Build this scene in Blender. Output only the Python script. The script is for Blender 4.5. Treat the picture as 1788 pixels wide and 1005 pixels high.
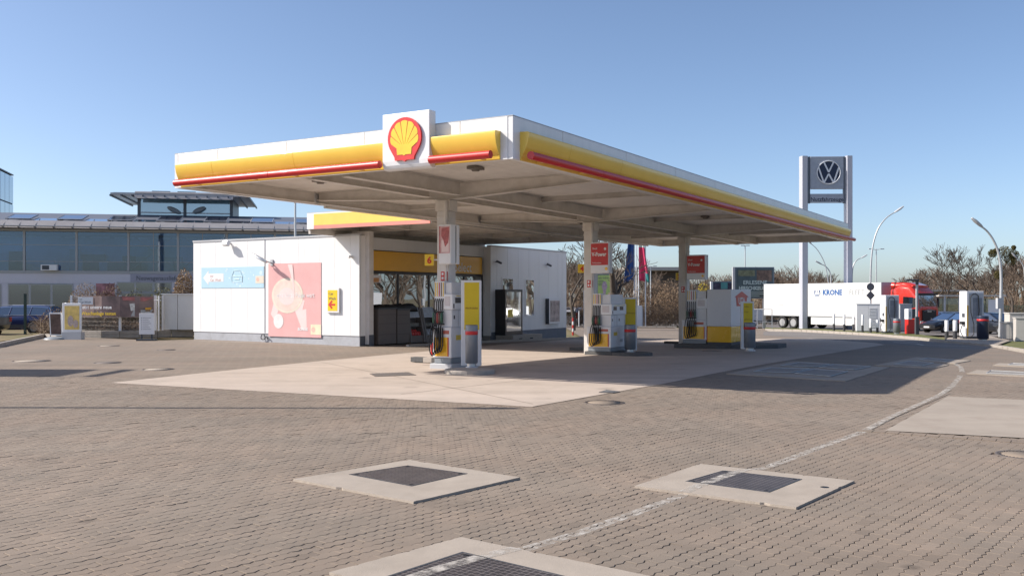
import bpy, bmesh, math, random
import numpy as np
from mathutils import Matrix, Vector, noise as mnoise
for o in list(bpy.data.objects): bpy.data.objects.remove(o)
SC = bpy.context.scene
COL = SC.collection
R = math.radians
# ------------------------------------------------------------------ camera
F = 1634.0; CX = 894.0; HZ = 516.0; EYE = 2.0
cd = bpy.data.cameras.new('camera'); cam = bpy.data.objects.new('camera', cd); COL.objects.link(cam)
cam.location = (0, 0, EYE); cam.rotation_euler = (R(90), 0, 0)
cd.sensor_width = 36.0; cd.lens = 36.0*F/1788.0
cd.shift_y = (HZ-502.5)/1788.0; cd.clip_start = 0.1; cd.clip_end = 6000
SC.camera = cam
# ------------------------------------------------------------------ sky + sun
SUNV = Vector((-1.342, 0.02, 1.0)).normalized()         # direction towards the sun
w = bpy.data.worlds.new('World'); SC.world = w; w.use_nodes = True
nt = w.node_tree; nt.nodes.clear()
sk = nt.nodes.new('ShaderNodeTexSky'); sk.sky_type = 'NISHITA'; sk.sun_disc = False
sk.sun_elevation = math.asin(SUNV.z); sk.sun_rotation = math.atan2(SUNV.x, SUNV.y)
sk.altitude = 50; sk.air_density = 0.68; sk.dust_density = 1.1; sk.ozone_density = 1.9
bg = nt.nodes.new('ShaderNodeBackground'); bg.inputs[1].default_value = 0.135
wo = nt.nodes.new('ShaderNodeOutputWorld')
nt.links.new(sk.outputs[0], bg.inputs[0]); nt.links.new(bg.outputs[0], wo.inputs[0])
sl = bpy.data.lights.new('sun', 'SUN'); sl.energy = 5.0; sl.angle = R(0.53); sl.color = (1.0, 0.93, 0.84)
so = bpy.data.objects.new('sun', sl); COL.objects.link(so)
so.rotation_euler = (-SUNV).to_track_quat('-Z', 'Y').to_euler(); so.location = (-40, 0, 40)
SC.view_settings.view_transform = 'Standard'; SC.view_settings.look = 'None'
SC.view_settings.exposure = 0.42; SC.view_settings.gamma = 1.0
SC.render.film_transparent = False

# ------------------------------------------------------------------ helpers
def lin(c): return tuple(((x/255)/12.92 if x/255 <= .04045 else ((x/255+.055)/1.055)**2.4) for x in c)
def smooth(a, b, x):
    t = min(1, max(0, (x-a)/(b-a))); return t*t*(3-2*t)
def gz(X, Y):
    t = min(Y, 112)-26
    f = 0 if t < -3 else (t+3)**2/12 if t < 3 else t
    return -0.0165*f*smooth(-14, 8, X)
def G(px, py):                                            # picture point -> ground (x, y, z)
    z = 0.0
    for _ in range(25):
        Y = F*(EYE-z)/max(1e-3, (py-HZ)); X = (px-CX)/F*Y; z = .5*z+.5*gz(X, Y)
    return (X, Y, gz(X, Y))
def Wd(px, py, Y): return ((px-CX)/F*Y, Y, EYE-(py-HZ)/F*Y)
AX, AY = 0.0183, 19.17; AU = R(59.2); U = (math.cos(AU), math.sin(AU)); V = (-U[1], U[0])
def UV(s, v): return (AX+U[0]*s+V[0]*v, AY+U[1]*s+V[1]*v)
def onU(s, px, py=516):                                   # plane s = const of the canopy frame
    r = (px-CX)/F; X0, Y0 = AX+U[0]*s, AY+U[1]*s
    v = (X0-r*Y0)/(r*V[1]-V[0]); Y = Y0+V[1]*v
    return v, EYE-(py-HZ)/F*Y
def onV(v, px, py=516):
    r = (px-CX)/F; X0, Y0 = AX+V[0]*v, AY+V[1]*v
    s = (X0-r*Y0)/(r*U[1]-U[0]); Y = Y0+U[1]*s
    return s, EYE-(py-HZ)/F*Y
ANG_U = AU; ANG_E = AU-R(90)

class MB:
    def __init__(s): s.v = []; s.f = []; s.sm = []; s.mi = []; s.T = None; s.cm = 0
    def add(s, vs, fs, smooth=False):
        b = len(s.v)
        if s.T is not None: vs = [tuple(s.T @ Vector(p)) for p in vs]
        s.v += [tuple(p) for p in vs]
        for f in fs: s.f.append(tuple(i+b for i in f)); s.sm.append(smooth); s.mi.append(s.cm)
        return s
    def box(s, x0, x1, y0, y1, z0, z1):
        return s.add([(x0,y0,z0),(x1,y0,z0),(x1,y1,z0),(x0,y1,z0),(x0,y0,z1),(x1,y0,z1),(x1,y1,z1),(x0,y1,z1)],
              [(0,3,2,1),(4,5,6,7),(0,1,5,4),(1,2,6,5),(2,3,7,6),(3,0,4,7)])
    def cyl(s, p0, p1, r0, r1=None, n=12, caps=True, smooth=True):
        return s.tube([p0, p1], [r0, r0 if r1 is None else r1], n, caps, smooth)
    def tube(s, pts, r, n=6, caps=True, smooth=True):
        pts = [Vector(p) for p in pts]; m = len(pts)
        if not isinstance(r, (list, tuple)): r = [r]*m
        vs = []; up = None
        for i, p in enumerate(pts):
            d = (pts[min(i+1, m-1)]-pts[max(i-1, 0)])
            if d.length < 1e-9: d = Vector((0,0,1))
            d.normalize()
            if up is None: up = Vector((0,0,1)) if abs(d.z) < .9 else Vector((1,0,0))
            a = d.cross(up)
            if a.length < 1e-4: a = d.cross(Vector((0,1,0)))
            a.normalize(); b = a.cross(d); up = b
            for k in range(n):
                t = 2*math.pi*k/n; vs.append(tuple(p+(a*math.cos(t)+b*math.sin(t))*r[i]))
        fs = []
        for i in range(m-1):
            for k in range(n):
                k2 = (k+1) % n; fs.append((i*n+k, (i+1)*n+k, (i+1)*n+k2, i*n+k2))
        b0 = len(s.f)
        s.add(vs, fs, smooth)
        if caps:
            bb = len(s.v)-len(vs); c0 = s.v[bb:bb+n]; c1 = s.v[bb+(m-1)*n:bb+m*n]; e = len(s.v); s.v += c0+c1
            s.f.append(tuple(e+k for k in range(n))); s.f.append(tuple(e+n+n-1-k for k in range(n)))
            s.sm += [False]*2; s.mi += [s.cm]*2
        return s
    def prism(s, poly, y0, y1, holes=None):               # XZ outline (counter-clockwise seen from -Y), extruded along y
        n = len(poly)
        vs = [(p[0], y0, p[1]) for p in poly]+[(p[0], y1, p[1]) for p in poly]
        fs = [tuple(range(n)), tuple(range(2*n-1, n-1, -1))]
        for i in range(n):
            j = (i+1) % n; fs.append((i, i+n, j+n, j))
        return s.add(vs, fs)
    def slab(s, poly, z0, z1):                            # XY outline ccw
        n = len(poly)
        z0f = z0 if callable(z0) else (lambda p: z0); z1f = z1 if callable(z1) else (lambda p: z1)
        vs = [(p[0], p[1], z0f(p)) for p in poly]+[(p[0], p[1], z1f(p)) for p in poly]
        fs = [tuple(range(n-1, -1, -1)), tuple(range(n, 2*n))]
        for i in range(n):
            j = (i+1) % n; fs.append((i, j, j+n, i+n))
        return s.add(vs, fs)
    def xprof(s, prof, x0, x1, sm=False):                           # (y,z) profile extruded along x
        n = len(prof)
        vs = [(x0, p[0], p[1]) for p in prof]+[(x1, p[0], p[1]) for p in prof]
        if sm: return s.loft([vs[:n], vs[n:]], True)
        fs = [tuple(range(n)), tuple(range(2*n-1, n-1, -1))]
        for i in range(n):
            j = (i+1) % n; fs.append((i, i+n, j+n, j))
        return s.add(vs, fs)
    def loft(s, rings, smooth=True, closed=True, caps=True):
        n = len(rings[0]); vs = [p for r in rings for p in r]; fs = []
        for i in range(len(rings)-1):
            for k in range(n if closed else n-1):
                k2 = (k+1) % n; fs.append((i*n+k, i*n+k2, (i+1)*n+k2, (i+1)*n+k))
        s.add(vs, fs, smooth)
        if caps:
            b = len(s.v)-len(vs); c0 = s.v[b:b+n]; c1 = s.v[b+(len(rings)-1)*n:b+len(rings)*n]; e = len(s.v); s.v += c0+c1
            s.f.append(tuple(e+k for k in range(n-1, -1, -1))); s.f.append(tuple(e+n+k for k in range(n)))
            s.sm += [False]*2; s.mi += [s.cm]*2
        return s
    def ball(s, c, r, nu=12, nv=8, sq=(1,1,1)):
        rings = []
        for i in range(nv+1):
            t = -math.pi/2+math.pi*i/nv
            rings.append([(c[0]+sq[0]*r*math.cos(t)*math.cos(2*math.pi*k/nu), c[1]+sq[1]*r*math.cos(t)*math.sin(2*math.pi*k/nu), c[2]+sq[2]*r*math.sin(t)) for k in range(nu)])
        return s.loft(rings, True, True, False)
    def lathe(s, c, prof, n=20, smooth=True, caps=True):             # prof [(r,z)]
        return s.loft([[(c[0]+r*math.cos(2*math.pi*k/n), c[1]+r*math.sin(2*math.pi*k/n), c[2]+z) for k in range(n)] for r, z in prof], smooth, True, caps)
    def mesh(s, name, mats, fix=True):
        me = bpy.data.meshes.new(name); me.from_pydata(s.v, [], s.f)
        me.polygons.foreach_set('use_smooth', s.sm)
        if isinstance(mats, (list, tuple)):
            for m in mats: me.materials.append(m)
            me.polygons.foreach_set('material_index', s.mi)
        elif mats: me.materials.append(mats)
        if fix:
            bm = bmesh.new(); bm.from_mesh(me); bmesh.ops.recalc_face_normals(bm, faces=bm.faces); bm.to_mesh(me); bm.free()
        me.update(); return me
    def build(s, name, mats, parent=None, bevel=0, kind=None, label=None, fix=True):
        return link(name, s.mesh(name, mats, fix), parent, bevel, kind, label)
def link(name, me, parent=None, bevel=0, kind=None, label=None, loc=None, rz=0):
    o = bpy.data.objects.new(name, me); COL.objects.link(o)
    if parent: o.parent = parent
    if loc: o.location = loc
    if rz: o.rotation_euler.z = rz
    if bevel:
        m = o.modifiers.new('bevel', 'BEVEL'); m.width = bevel; m.segments = 2; m.limit_method = 'ANGLE'; m.harden_normals = False
    if kind: o['kind'] = kind
    if label: o['label'] = label
    return o
def thing(name, label, cat, loc=(0,0,0), rz=0, group=None):
    o = bpy.data.objects.new(name, None); COL.objects.link(o); o.location = loc; o.rotation_euler = (0,0,rz); o.empty_display_size = .2
    return tag(o, label, cat, group)
def tag(o, label, cat, group=None):
    o['label'] = label; o['category'] = cat
    if group: o['group'] = group
    return o
def kids(o): return [c for c in list(COL.objects) if c.parent == o]
def dup(root, loc, rz, label=None, group=None, kidmap=None):
    r = root.copy(); COL.objects.link(r); r.location = loc; r.rotation_euler = (0,0,rz)
    if label: r['label'] = label
    if group: r['group'] = group
    for ch in kidmap[0]:
        c = ch.copy(); COL.objects.link(c); c.parent = r
        for g in kidmap[1].get(ch.name, []):
            d = g.copy(); COL.objects.link(d); d.parent = c
    return r
def kmap(root):
    k = kids(root); return (k, {c.name: kids(c) for c in k})
# ---- text
def text(s, size, x, y, z, mat, parent, align='LEFT', bold=0.0, ext=0.002, name='lettering', T=None, sx=1.0):
    c = bpy.data.curves.new('t', 'FONT'); c.body = s; c.size = size; c.align_x = align; c.extrude = ext; c.offset = bold; c.resolution_u = 2
    to = bpy.data.objects.new('t', c); COL.objects.link(to)
    bpy.context.view_layer.update()
    dg = bpy.context.evaluated_depsgraph_get()
    me = bpy.data.meshes.new_from_object(to.evaluated_get(dg)); bpy.data.objects.remove(to); bpy.data.curves.remove(c)
    M = Matrix.Translation((x, y, z)) @ Matrix.Rotation(R(90), 4, 'X') @ Matrix.Diagonal((sx, 1, 1, 1))
    if T is not None: M = T @ M
    me.transform(M); me.materials.clear(); me.materials.append(mat)
    return link(name, me, parent)
# ---- materials
MATS = {}
def mat(name, col, rough=.6, metal=0, var=.12, scale=3.0, bump=0.0, bscale=60, spec=.5, dirt=0.0, coat=0, trans=0, emit=0, streak=0):
    if name in MATS: return MATS[name]
    m = bpy.data.materials.new(name); m.use_nodes = True; MATS[name] = m
    N = m.node_tree; b = N.nodes['Principled BSDF']
    b.inputs['Roughness'].default_value = rough; b.inputs['Metallic'].default_value = metal
    b.inputs['Specular IOR Level'].default_value = spec
    b.inputs['Coat Weight'].default_value = coat
    if trans: b.inputs['Transmission Weight'].default_value = trans
    c = lin(col) if max(col) > 1.001 else tuple(col)
    if emit:
        b.inputs['Emission Color'].default_value = (*c, 1); b.inputs['Emission Strength'].default_value = emit
    tc = N.nodes.new('ShaderNodeTexCoord')
    n1 = N.nodes.new('ShaderNodeTexNoise'); n1.inputs['Scale'].default_value = scale; n1.inputs['Detail'].default_value = 6; n1.inputs['Roughness'].default_value = .65
    if streak:
        mp = N.nodes.new('ShaderNodeMapping'); mp.inputs['Scale'].default_value = (streak, streak, .12)
        N.links.new(tc.outputs['Object'], mp.inputs[0]); N.links.new(mp.outputs[0], n1.inputs['Vector'])
    else: N.links.new(tc.outputs['Object'], n1.inputs['Vector'])
    mr = N.nodes.new('ShaderNodeMapRange'); mr.inputs['From Min'].default_value = .3; mr.inputs['From Max'].default_value = .7
    mr.inputs['To Min'].default_value = 1-var; mr.inputs['To Max'].default_value = 1+var*.6
    N.links.new(n1.outputs['Fac'], mr.inputs[0])
    vm = N.nodes.new('ShaderNodeVectorMath'); vm.operation = 'SCALE'; vm.inputs[0].default_value = c
    N.links.new(mr.outputs[0], vm.inputs['Scale'])
    out = vm.outputs[0]
    if dirt:
        n2 = N.nodes.new('ShaderNodeTexNoise'); n2.inputs['Scale'].default_value = scale*.4; n2.inputs['Detail'].default_value = 8
        N.links.new(tc.outputs['Object'], n2.inputs['Vector'])
        r2 = N.nodes.new('ShaderNodeMapRange'); r2.inputs['From Min'].default_value = .5; r2.inputs['From Max'].default_value = .75; r2.inputs['To Max'].default_value = dirt
        N.links.new(n2.outputs['Fac'], r2.inputs[0])
        mx = N.nodes.new('ShaderNodeMix'); mx.data_type = 'RGBA'; mx.inputs[7].default_value = (c[0]*.45, c[1]*.4, c[2]*.35, 1)
        N.links.new(r2.outputs[0], mx.inputs[0]); N.links.new(out, mx.inputs[6]); out = mx.outputs[2]
    N.links.new(out, b.inputs['Base Color'])
    rr = N.nodes.new('ShaderNodeMapRange'); rr.inputs['To Min'].default_value = max(0, rough-.08); rr.inputs['To Max'].default_value = min(1, rough+.1)
    N.links.new(n1.outputs['Fac'], rr.inputs[0]); N.links.new(rr.outputs[0], b.inputs['Roughness'])
    if bump:
        n3 = N.nodes.new('ShaderNodeTexNoise'); n3.inputs['Scale'].default_value = bscale; n3.inputs['Detail'].default_value = 4
        N.links.new(tc.outputs['Object'], n3.inputs['Vector'])
        bp = N.nodes.new('ShaderNodeBump'); bp.inputs['Strength'].default_value = bump; bp.inputs['Distance'].default_value = .01
        N.links.new(n3.outputs['Fac'], bp.inputs['Height']); N.links.new(bp.outputs[0], b.inputs['Normal'])
    return m
def glass(name, col, refl=.35, rough=.02):
    m = bpy.data.materials.new(name); m.use_nodes = True; N = m.node_tree; b = N.nodes['Principled BSDF']
    b.inputs['Base Color'].default_value = (*lin(col), 1); b.inputs['Roughness'].default_value = .1; b.inputs['Specular IOR Level'].default_value = .5
    g = N.nodes.new('ShaderNodeBsdfGlossy'); g.inputs['Roughness'].default_value = rough; g.inputs[0].default_value = (.9, .95, 1, 1)
    tc = N.nodes.new('ShaderNodeTexCoord'); n = N.nodes.new('ShaderNodeTexNoise'); n.inputs['Scale'].default_value = .7; n.inputs['Detail'].default_value = 1
    bp = N.nodes.new('ShaderNodeBump'); bp.inputs['Strength'].default_value = .06; bp.inputs['Distance'].default_value = .05
    N.links.new(tc.outputs['Object'], n.inputs[0]); N.links.new(n.outputs[0], bp.inputs['Height']); N.links.new(bp.outputs[0], g.inputs['Normal'])
    fr = N.nodes.new('ShaderNodeLayerWeight'); fr.inputs[0].default_value = .35
    ad = N.nodes.new('ShaderNodeMath'); ad.operation = 'MULTIPLY_ADD'; ad.inputs[1].default_value = .6; ad.inputs[2].default_value = refl; ad.use_clamp = True
    N.links.new(fr.outputs['Fresnel'], ad.inputs[0])
    mx = N.nodes.new('ShaderNodeMixShader'); N.links.new(ad.outputs[0], mx.inputs[0]); N.links.new(b.outputs[0], mx.inputs[1]); N.links.new(g.outputs[0], mx.inputs[2])
    N.links.new(mx.outputs[0], N.nodes['Material Output'].inputs[0]); return m
def clearglass(name, col=(210,225,225), refl=.12):
    m = bpy.data.materials.new(name); m.use_nodes = True; N = m.node_tree
    t = N.nodes.new('ShaderNodeBsdfTransparent'); t.inputs[0].default_value = (*lin(col), 1)
    g = N.nodes.new('ShaderNodeBsdfGlossy'); g.inputs['Roughness'].default_value = .02
    fr = N.nodes.new('ShaderNodeLayerWeight'); fr.inputs[0].default_value = .35
    ad = N.nodes.new('ShaderNodeMath'); ad.operation = 'ADD'; ad.inputs[1].default_value = refl; ad.use_clamp = True
    N.links.new(fr.outputs['Fresnel'], ad.inputs[0])
    mx = N.nodes.new('ShaderNodeMixShader'); N.links.new(ad.outputs[0], mx.inputs[0]); N.links.new(t.outputs[0], mx.inputs[1]); N.links.new(g.outputs[0], mx.inputs[2])
    N.links.new(mx.outputs[0], N.nodes['Material Output'].inputs[0]); return m

WHITE = mat('white_panel', (.78,.78,.78), .45, var=.03, scale=1.2, streak=2)
WHITEP = mat('white_plastic', (.76,.76,.77), .35, var=.03)
FASW = mat('fascia_white', (.78,.78,.79), .35, var=.07, scale=1.0, streak=3, dirt=.12)
YEL = mat('yellow_fascia', (.90,.60,.09), .3, var=.04, scale=1.0, coat=.2, streak=1.5)
YELS = mat('yellow_sign', (.82,.56,.02), .3, var=.03)
YELP = mat('pale_yellow_band', (.88,.60,.12), .5, var=.05)
RED = mat('red_bar', (.55,.02,.02), .38, var=.06, coat=.1)
REDS = mat('red_sign', (.55,.03,.03), .35, var=.05)
PINK = mat('faded_red_stripe', (.78,.27,.22), .5, var=.05)
STEEL = mat('painted_steel', (.68,.64,.59), .5, var=.08, scale=4, dirt=.3)
DECK = mat('ceiling_sheet', (.80,.76,.71), .5, var=.06, scale=2, dirt=.2)
COLM = mat('column_paint', (.66,.63,.60), .5, var=.06, scale=3, dirt=.25)
GREY = mat('grey_paint', (.24,.26,.28), .45, var=.06)
LGREY = mat('light_grey', (.46,.47,.49), .45, var=.05)
DGREY = mat('dark_grey', (.06,.065,.075), .5, var=.1)
BLACK = mat('black_rubber', (.012,.012,.013), .55, var=.2)
SILV = mat('silver_metal', (.52,.53,.55), .3, metal=.8, var=.06)
GALV = mat('galvanised_metal', (.50,.51,.52), .42, metal=.4, var=.04, scale=2)
PLINTH = mat('plinth_grey', (.40,.41,.44), .7, var=.08, scale=5, dirt=.3)
CONC = mat('concrete', (.46,.39,.32), .85, var=.07, scale=2.5, bump=.25, bscale=90, dirt=.2)
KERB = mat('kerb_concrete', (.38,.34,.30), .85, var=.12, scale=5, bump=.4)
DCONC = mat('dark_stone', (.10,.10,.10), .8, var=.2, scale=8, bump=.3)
TXTG = mat('grey_ink', (.10,.11,.13), .6)
TXTW = mat('white_ink', (.80,.80,.80), .5)
TXTR = mat('red_ink', (.60,.04,.02), .5)
# ------------------------------------------------------------------ ground
def frame_nodes(N, ang):
    geo = N.nodes.new('ShaderNodeNewGeometry'); mp = N.nodes.new('ShaderNodeMapping'); mp.vector_type = 'POINT'
    mp.inputs['Rotation'].default_value = (0, 0, ang); N.links.new(geo.outputs['Position'], mp.inputs[0])
    sp = N.nodes.new('ShaderNodeSeparateXYZ'); N.links.new(mp.outputs[0], sp.inputs[0]); return geo, sp
def M_(N, op, a, b=None, c=None, clamp=False):
    n = N.nodes.new('ShaderNodeMath'); n.operation = op; n.use_clamp = clamp
    for i, x in enumerate((a, b, c)):
        if x is None: continue
        if isinstance(x, (int, float)): n.inputs[i].default_value = x
        else: N.links.new(x, n.inputs[i])
    return n.outputs[0]
ROWA = R(90-40)                     # direction of the paver rows, measured from +X
RA = (math.cos(ROWA), math.sin(ROWA)); RB = (math.sin(ROWA), -math.cos(ROWA))
SL, SW, SD = .225, .1125, .011
PAVC = (.229, .187, .149)
def paver_material(name, pattern):
    m = bpy.data.materials.new(name); m.use_nodes = True; N = m.node_tree; b = N.nodes['Principled BSDF']
    b.inputs['Roughness'].default_value = .85; b.inputs['Specular IOR Level'].default_value = .3
    geo = N.nodes.new('ShaderNodeNewGeometry')
    def nz(scale, detail=5, rough=.6):
        n = N.nodes.new('ShaderNodeTexNoise'); n.inputs['Scale'].default_value = scale; n.inputs['Detail'].default_value = detail; n.inputs['Roughness'].default_value = rough
        N.links.new(geo.outputs['Position'], n.inputs['Vector']); return n.outputs['Fac']
    big = nz(.28, 5); mid = nz(2.2, 6); fine = nz(70, 4, .7); vfine = nz(260, 2)
    val = M_(N, 'MULTIPLY_ADD', big, .50, .75)
    val = M_(N, 'MULTIPLY', val, M_(N, 'MULTIPLY_ADD', mid, .28, .86))
    val = M_(N, 'MULTIPLY', val, M_(N, 'MULTIPLY_ADD', fine, .35, .83))
    val = M_(N, 'MULTIPLY', val, M_(N, 'MULTIPLY_ADD', vfine, .5, .75))
    # worn wheel tracks, darker patches and small oil drips
    mpt = N.nodes.new('ShaderNodeMapping'); mpt.inputs['Rotation'].default_value = (0,0,R(-62)); mpt.inputs['Scale'].default_value = (.10, 1.1, 1); N.links.new(geo.outputs['Position'], mpt.inputs[0])
    nt_ = N.nodes.new('ShaderNodeTexNoise'); nt_.inputs['Scale'].default_value = 1.0; nt_.inputs['Detail'].default_value = 6; N.links.new(mpt.outputs[0], nt_.inputs['Vector'])
    val = M_(N, 'MULTIPLY', val, M_(N, 'MULTIPLY_ADD', nt_.outputs['Fac'], .34, .83))
    pt = N.nodes.new('ShaderNodeMapRange'); pt.inputs['From Min'].default_value = .56; pt.inputs['From Max'].default_value = .72; pt.inputs['To Min'].default_value = 1; pt.inputs['To Max'].default_value = .80; N.links.new(nz(.75, 9, .7), pt.inputs[0]); val = M_(N, 'MULTIPLY', val, pt.outputs[0])
    vo = N.nodes.new('ShaderNodeTexVoronoi'); vo.inputs['Scale'].default_value = .9; N.links.new(geo.outputs['Position'], vo.inputs['Vector'])
    dd = M_(N, 'ADD', vo.outputs['Distance'], M_(N, 'MULTIPLY', M_(N, 'SUBTRACT', nz(9, 4), .5), .12))
    dr = N.nodes.new('ShaderNodeMapRange'); dr.inputs['From Min'].default_value = .03; dr.inputs['From Max'].default_value = .085; dr.inputs['To Min'].default_value = .66; dr.inputs['To Max'].default_value = 1; N.links.new(dd, dr.inputs[0]); val = M_(N, 'MULTIPLY', val, dr.outputs[0])
    oi = N.nodes.new('ShaderNodeObjectInfo')
    if pattern == 0:
        rnd = M_(N, 'FRACT', M_(N, 'ADD', geo.outputs['Random Per Island'], oi.outputs['Random']))
        val = M_(N, 'MULTIPLY', val, M_(N, 'MULTIPLY_ADD', rnd, .07, .965))
        odd = M_(N, 'SUBTRACT', 1, M_(N, 'MULTIPLY', M_(N, 'GREATER_THAN', rnd, .982), .17)); val = M_(N, 'MULTIPLY', val, odd)
        odd2 = M_(N, 'ADD', 1, M_(N, 'MULTIPLY', M_(N, 'LESS_THAN', rnd, .02), .12)); val = M_(N, 'MULTIPLY', val, odd2)
        h = fine
    else:
        mp = N.nodes.new('ShaderNodeMapping'); mp.inputs['Rotation'].default_value = (0, 0, -ROWA); N.links.new(geo.outputs['Position'], mp.inputs[0])
        sp = N.nodes.new('ShaderNodeSeparateXYZ'); N.links.new(mp.outputs[0], sp.inputs[0])
        tri = M_(N, 'PINGPONG', M_(N, 'MULTIPLY', sp.outputs[0], 2/SW), 1)
        bb = M_(N, 'DIVIDE', M_(N, 'ADD', sp.outputs[1], M_(N, 'MULTIPLY', tri, SD*2)), SW)
        fr = M_(N, 'ABSOLUTE', M_(N, 'SUBTRACT', M_(N, 'FRACT', bb), .5))
        ln = M_(N, 'GREATER_THAN', fr, .455)
        gp = N.nodes.new('ShaderNodeSeparateXYZ'); N.links.new(geo.outputs['Position'], gp.inputs[0])
        cc = M_(N, 'FRACT', M_(N, 'DIVIDE', M_(N, 'ADD', gp.outputs[0], M_(N, 'MULTIPLY', gp.outputs[1], .2475)), .375))
        ln = M_(N, 'MULTIPLY', ln, M_(N, 'MULTIPLY_ADD', M_(N, 'LESS_THAN', cc, .76), .45, .1))
        val = M_(N, 'MULTIPLY', val, M_(N, 'SUBTRACT', 1, ln))
        h = M_(N, 'SUBTRACT', fine, ln)
    vm = N.nodes.new('ShaderNodeVectorMath'); vm.operation = 'SCALE'; N.links.new(val, vm.inputs['Scale'])
    mx = N.nodes.new('ShaderNodeMix'); mx.data_type = 'RGBA'; mx.inputs[6].default_value = (*PAVC, 1)
    mx.inputs[7].default_value = (PAVC[0]*1.03, PAVC[1]*.985, PAVC[2]*.96, 1)
    r2 = N.nodes.new('ShaderNodeMapRange'); r2.inputs['From Min'].default_value = .4; r2.inputs['From Max'].default_value = .65; N.links.new(nz(.55, 3), r2.inputs[0])
    N.links.new(r2.outputs[0], mx.inputs[0]); N.links.new(mx.outputs[2], vm.inputs[0]); N.links.new(vm.outputs[0], b.inputs['Base Color'])
    bp = N.nodes.new('ShaderNodeBump'); bp.inputs['Strength'].default_value = .35; bp.inputs['Distance'].default_value = .004
    N.links.new(h, bp.inputs['Height']); N.links.new(bp.outputs[0], b.inputs['Normal'])
    return m
def gmat(name, col, var=.2, s1=.3, s2=3, s3=60, rough=.9, bump=.3, stain=None, drip=0):
    m = bpy.data.materials.new(name); m.use_nodes = True; N = m.node_tree; b = N.nodes['Principled BSDF']
    b.inputs['Roughness'].default_value = rough; b.inputs['Specular IOR Level'].default_value = .3
    geo = N.nodes.new('ShaderNodeNewGeometry')
    def nz(scale, detail=5, rough=.6):
        n = N.nodes.new('ShaderNodeTexNoise'); n.inputs['Scale'].default_value = scale; n.inputs['Detail'].default_value = detail; n.inputs['Roughness'].default_value = rough
        N.links.new(geo.outputs['Position'], n.inputs['Vector']); return n.outputs['Fac']
    f = nz(s3, 4, .7)
    v = M_(N, 'MULTIPLY', M_(N, 'MULTIPLY_ADD', nz(s1), var*2, 1-var), M_(N, 'MULTIPLY', M_(N, 'MULTIPLY_ADD', nz(s2, 7), var*2, 1-var), M_(N, 'MULTIPLY_ADD', f, var*1.6, 1-var*.8)))
    if drip:
        vo = N.nodes.new('ShaderNodeTexVoronoi'); vo.inputs['Scale'].default_value = .55; N.links.new(geo.outputs['Position'], vo.inputs['Vector'])
        dd = M_(N, 'ADD', vo.outputs['Distance'], M_(N, 'MULTIPLY', M_(N, 'SUBTRACT', nz(6, 5), .5), .2))
        dr = N.nodes.new('ShaderNodeMapRange'); dr.inputs['From Min'].default_value = .02; dr.inputs['From Max'].default_value = .16; dr.inputs['To Min'].default_value = 1-drip; dr.inputs['To Max'].default_value = 1; N.links.new(dd, dr.inputs[0]); v = M_(N, 'MULTIPLY', v, dr.outputs[0])
        mpt = N.nodes.new('ShaderNodeMapping'); mpt.inputs['Rotation'].default_value = (0,0,R(-59)); mpt.inputs['Scale'].default_value = (.07, 1.3, 1); N.links.new(geo.outputs['Position'], mpt.inputs[0])
        nt_ = N.nodes.new('ShaderNodeTexNoise'); nt_.inputs['Scale'].default_value = 1.0; nt_.inputs['Detail'].default_value = 7; N.links.new(mpt.outputs[0], nt_.inputs['Vector']); v = M_(N, 'MULTIPLY', v, M_(N, 'MULTIPLY_ADD', nt_.outputs['Fac'], .40, .80))
    vm = N.nodes.new('ShaderNodeVectorMath'); vm.operation = 'SCALE'; N.links.new(v, vm.inputs['Scale'])
    if stain:
        mx = N.nodes.new('ShaderNodeMix'); mx.data_type = 'RGBA'; mx.inputs[6].default_value = (*col, 1); mx.inputs[7].default_value = (*stain, 1)
        r2 = N.nodes.new('ShaderNodeMapRange'); r2.inputs['From Min'].default_value = .48; r2.inputs['From Max'].default_value = .7; N.links.new(nz(s1*2.3, 8), r2.inputs[0])
        N.links.new(r2.outputs[0], mx.inputs[0]); N.links.new(mx.outputs[2], vm.inputs[0])
    else: vm.inputs[0].default_value = col
    N.links.new(vm.outputs[0], b.inputs['Base Color'])
    bp = N.nodes.new('ShaderNodeBump'); bp.inputs['Strength'].default_value = bump; bp.inputs['Distance'].default_value = .01
    N.links.new(f, bp.inputs['Height']); N.links.new(bp.outputs[0], b.inputs['Normal']); return m
PAV0 = paver_material('paver_stone', 0); PAV1 = paver_material('paver_surface', 1)
SAND = gmat('joint_sand', (.13,.10,.08))
GRASS = gmat('dry_grass', (.20,.155,.085), .3, .2, 2, 25, stain=(.11,.12,.045))
GREENG = gmat('green_grass', (.12,.13,.045), .3, .6, 6, 40, stain=(.20,.17,.07))
ASPH = gmat('asphalt', (.20,.18,.165), .12, .2, 2, 80, stain=(.19,.17,.155))
APR = gmat('apron_concrete', (.46,.385,.325), .10, .35, 2.5, 80, stain=(.40,.335,.28), bump=.2, drip=.30)
PADC = gmat('pad_concrete', (.35,.30,.25), .08, .5, 3, 80, stain=(.31,.26,.215), bump=.2, drip=.22)
PAINT = mat('road_paint', (.62,.58,.53), .8, var=.2, scale=9)

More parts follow.
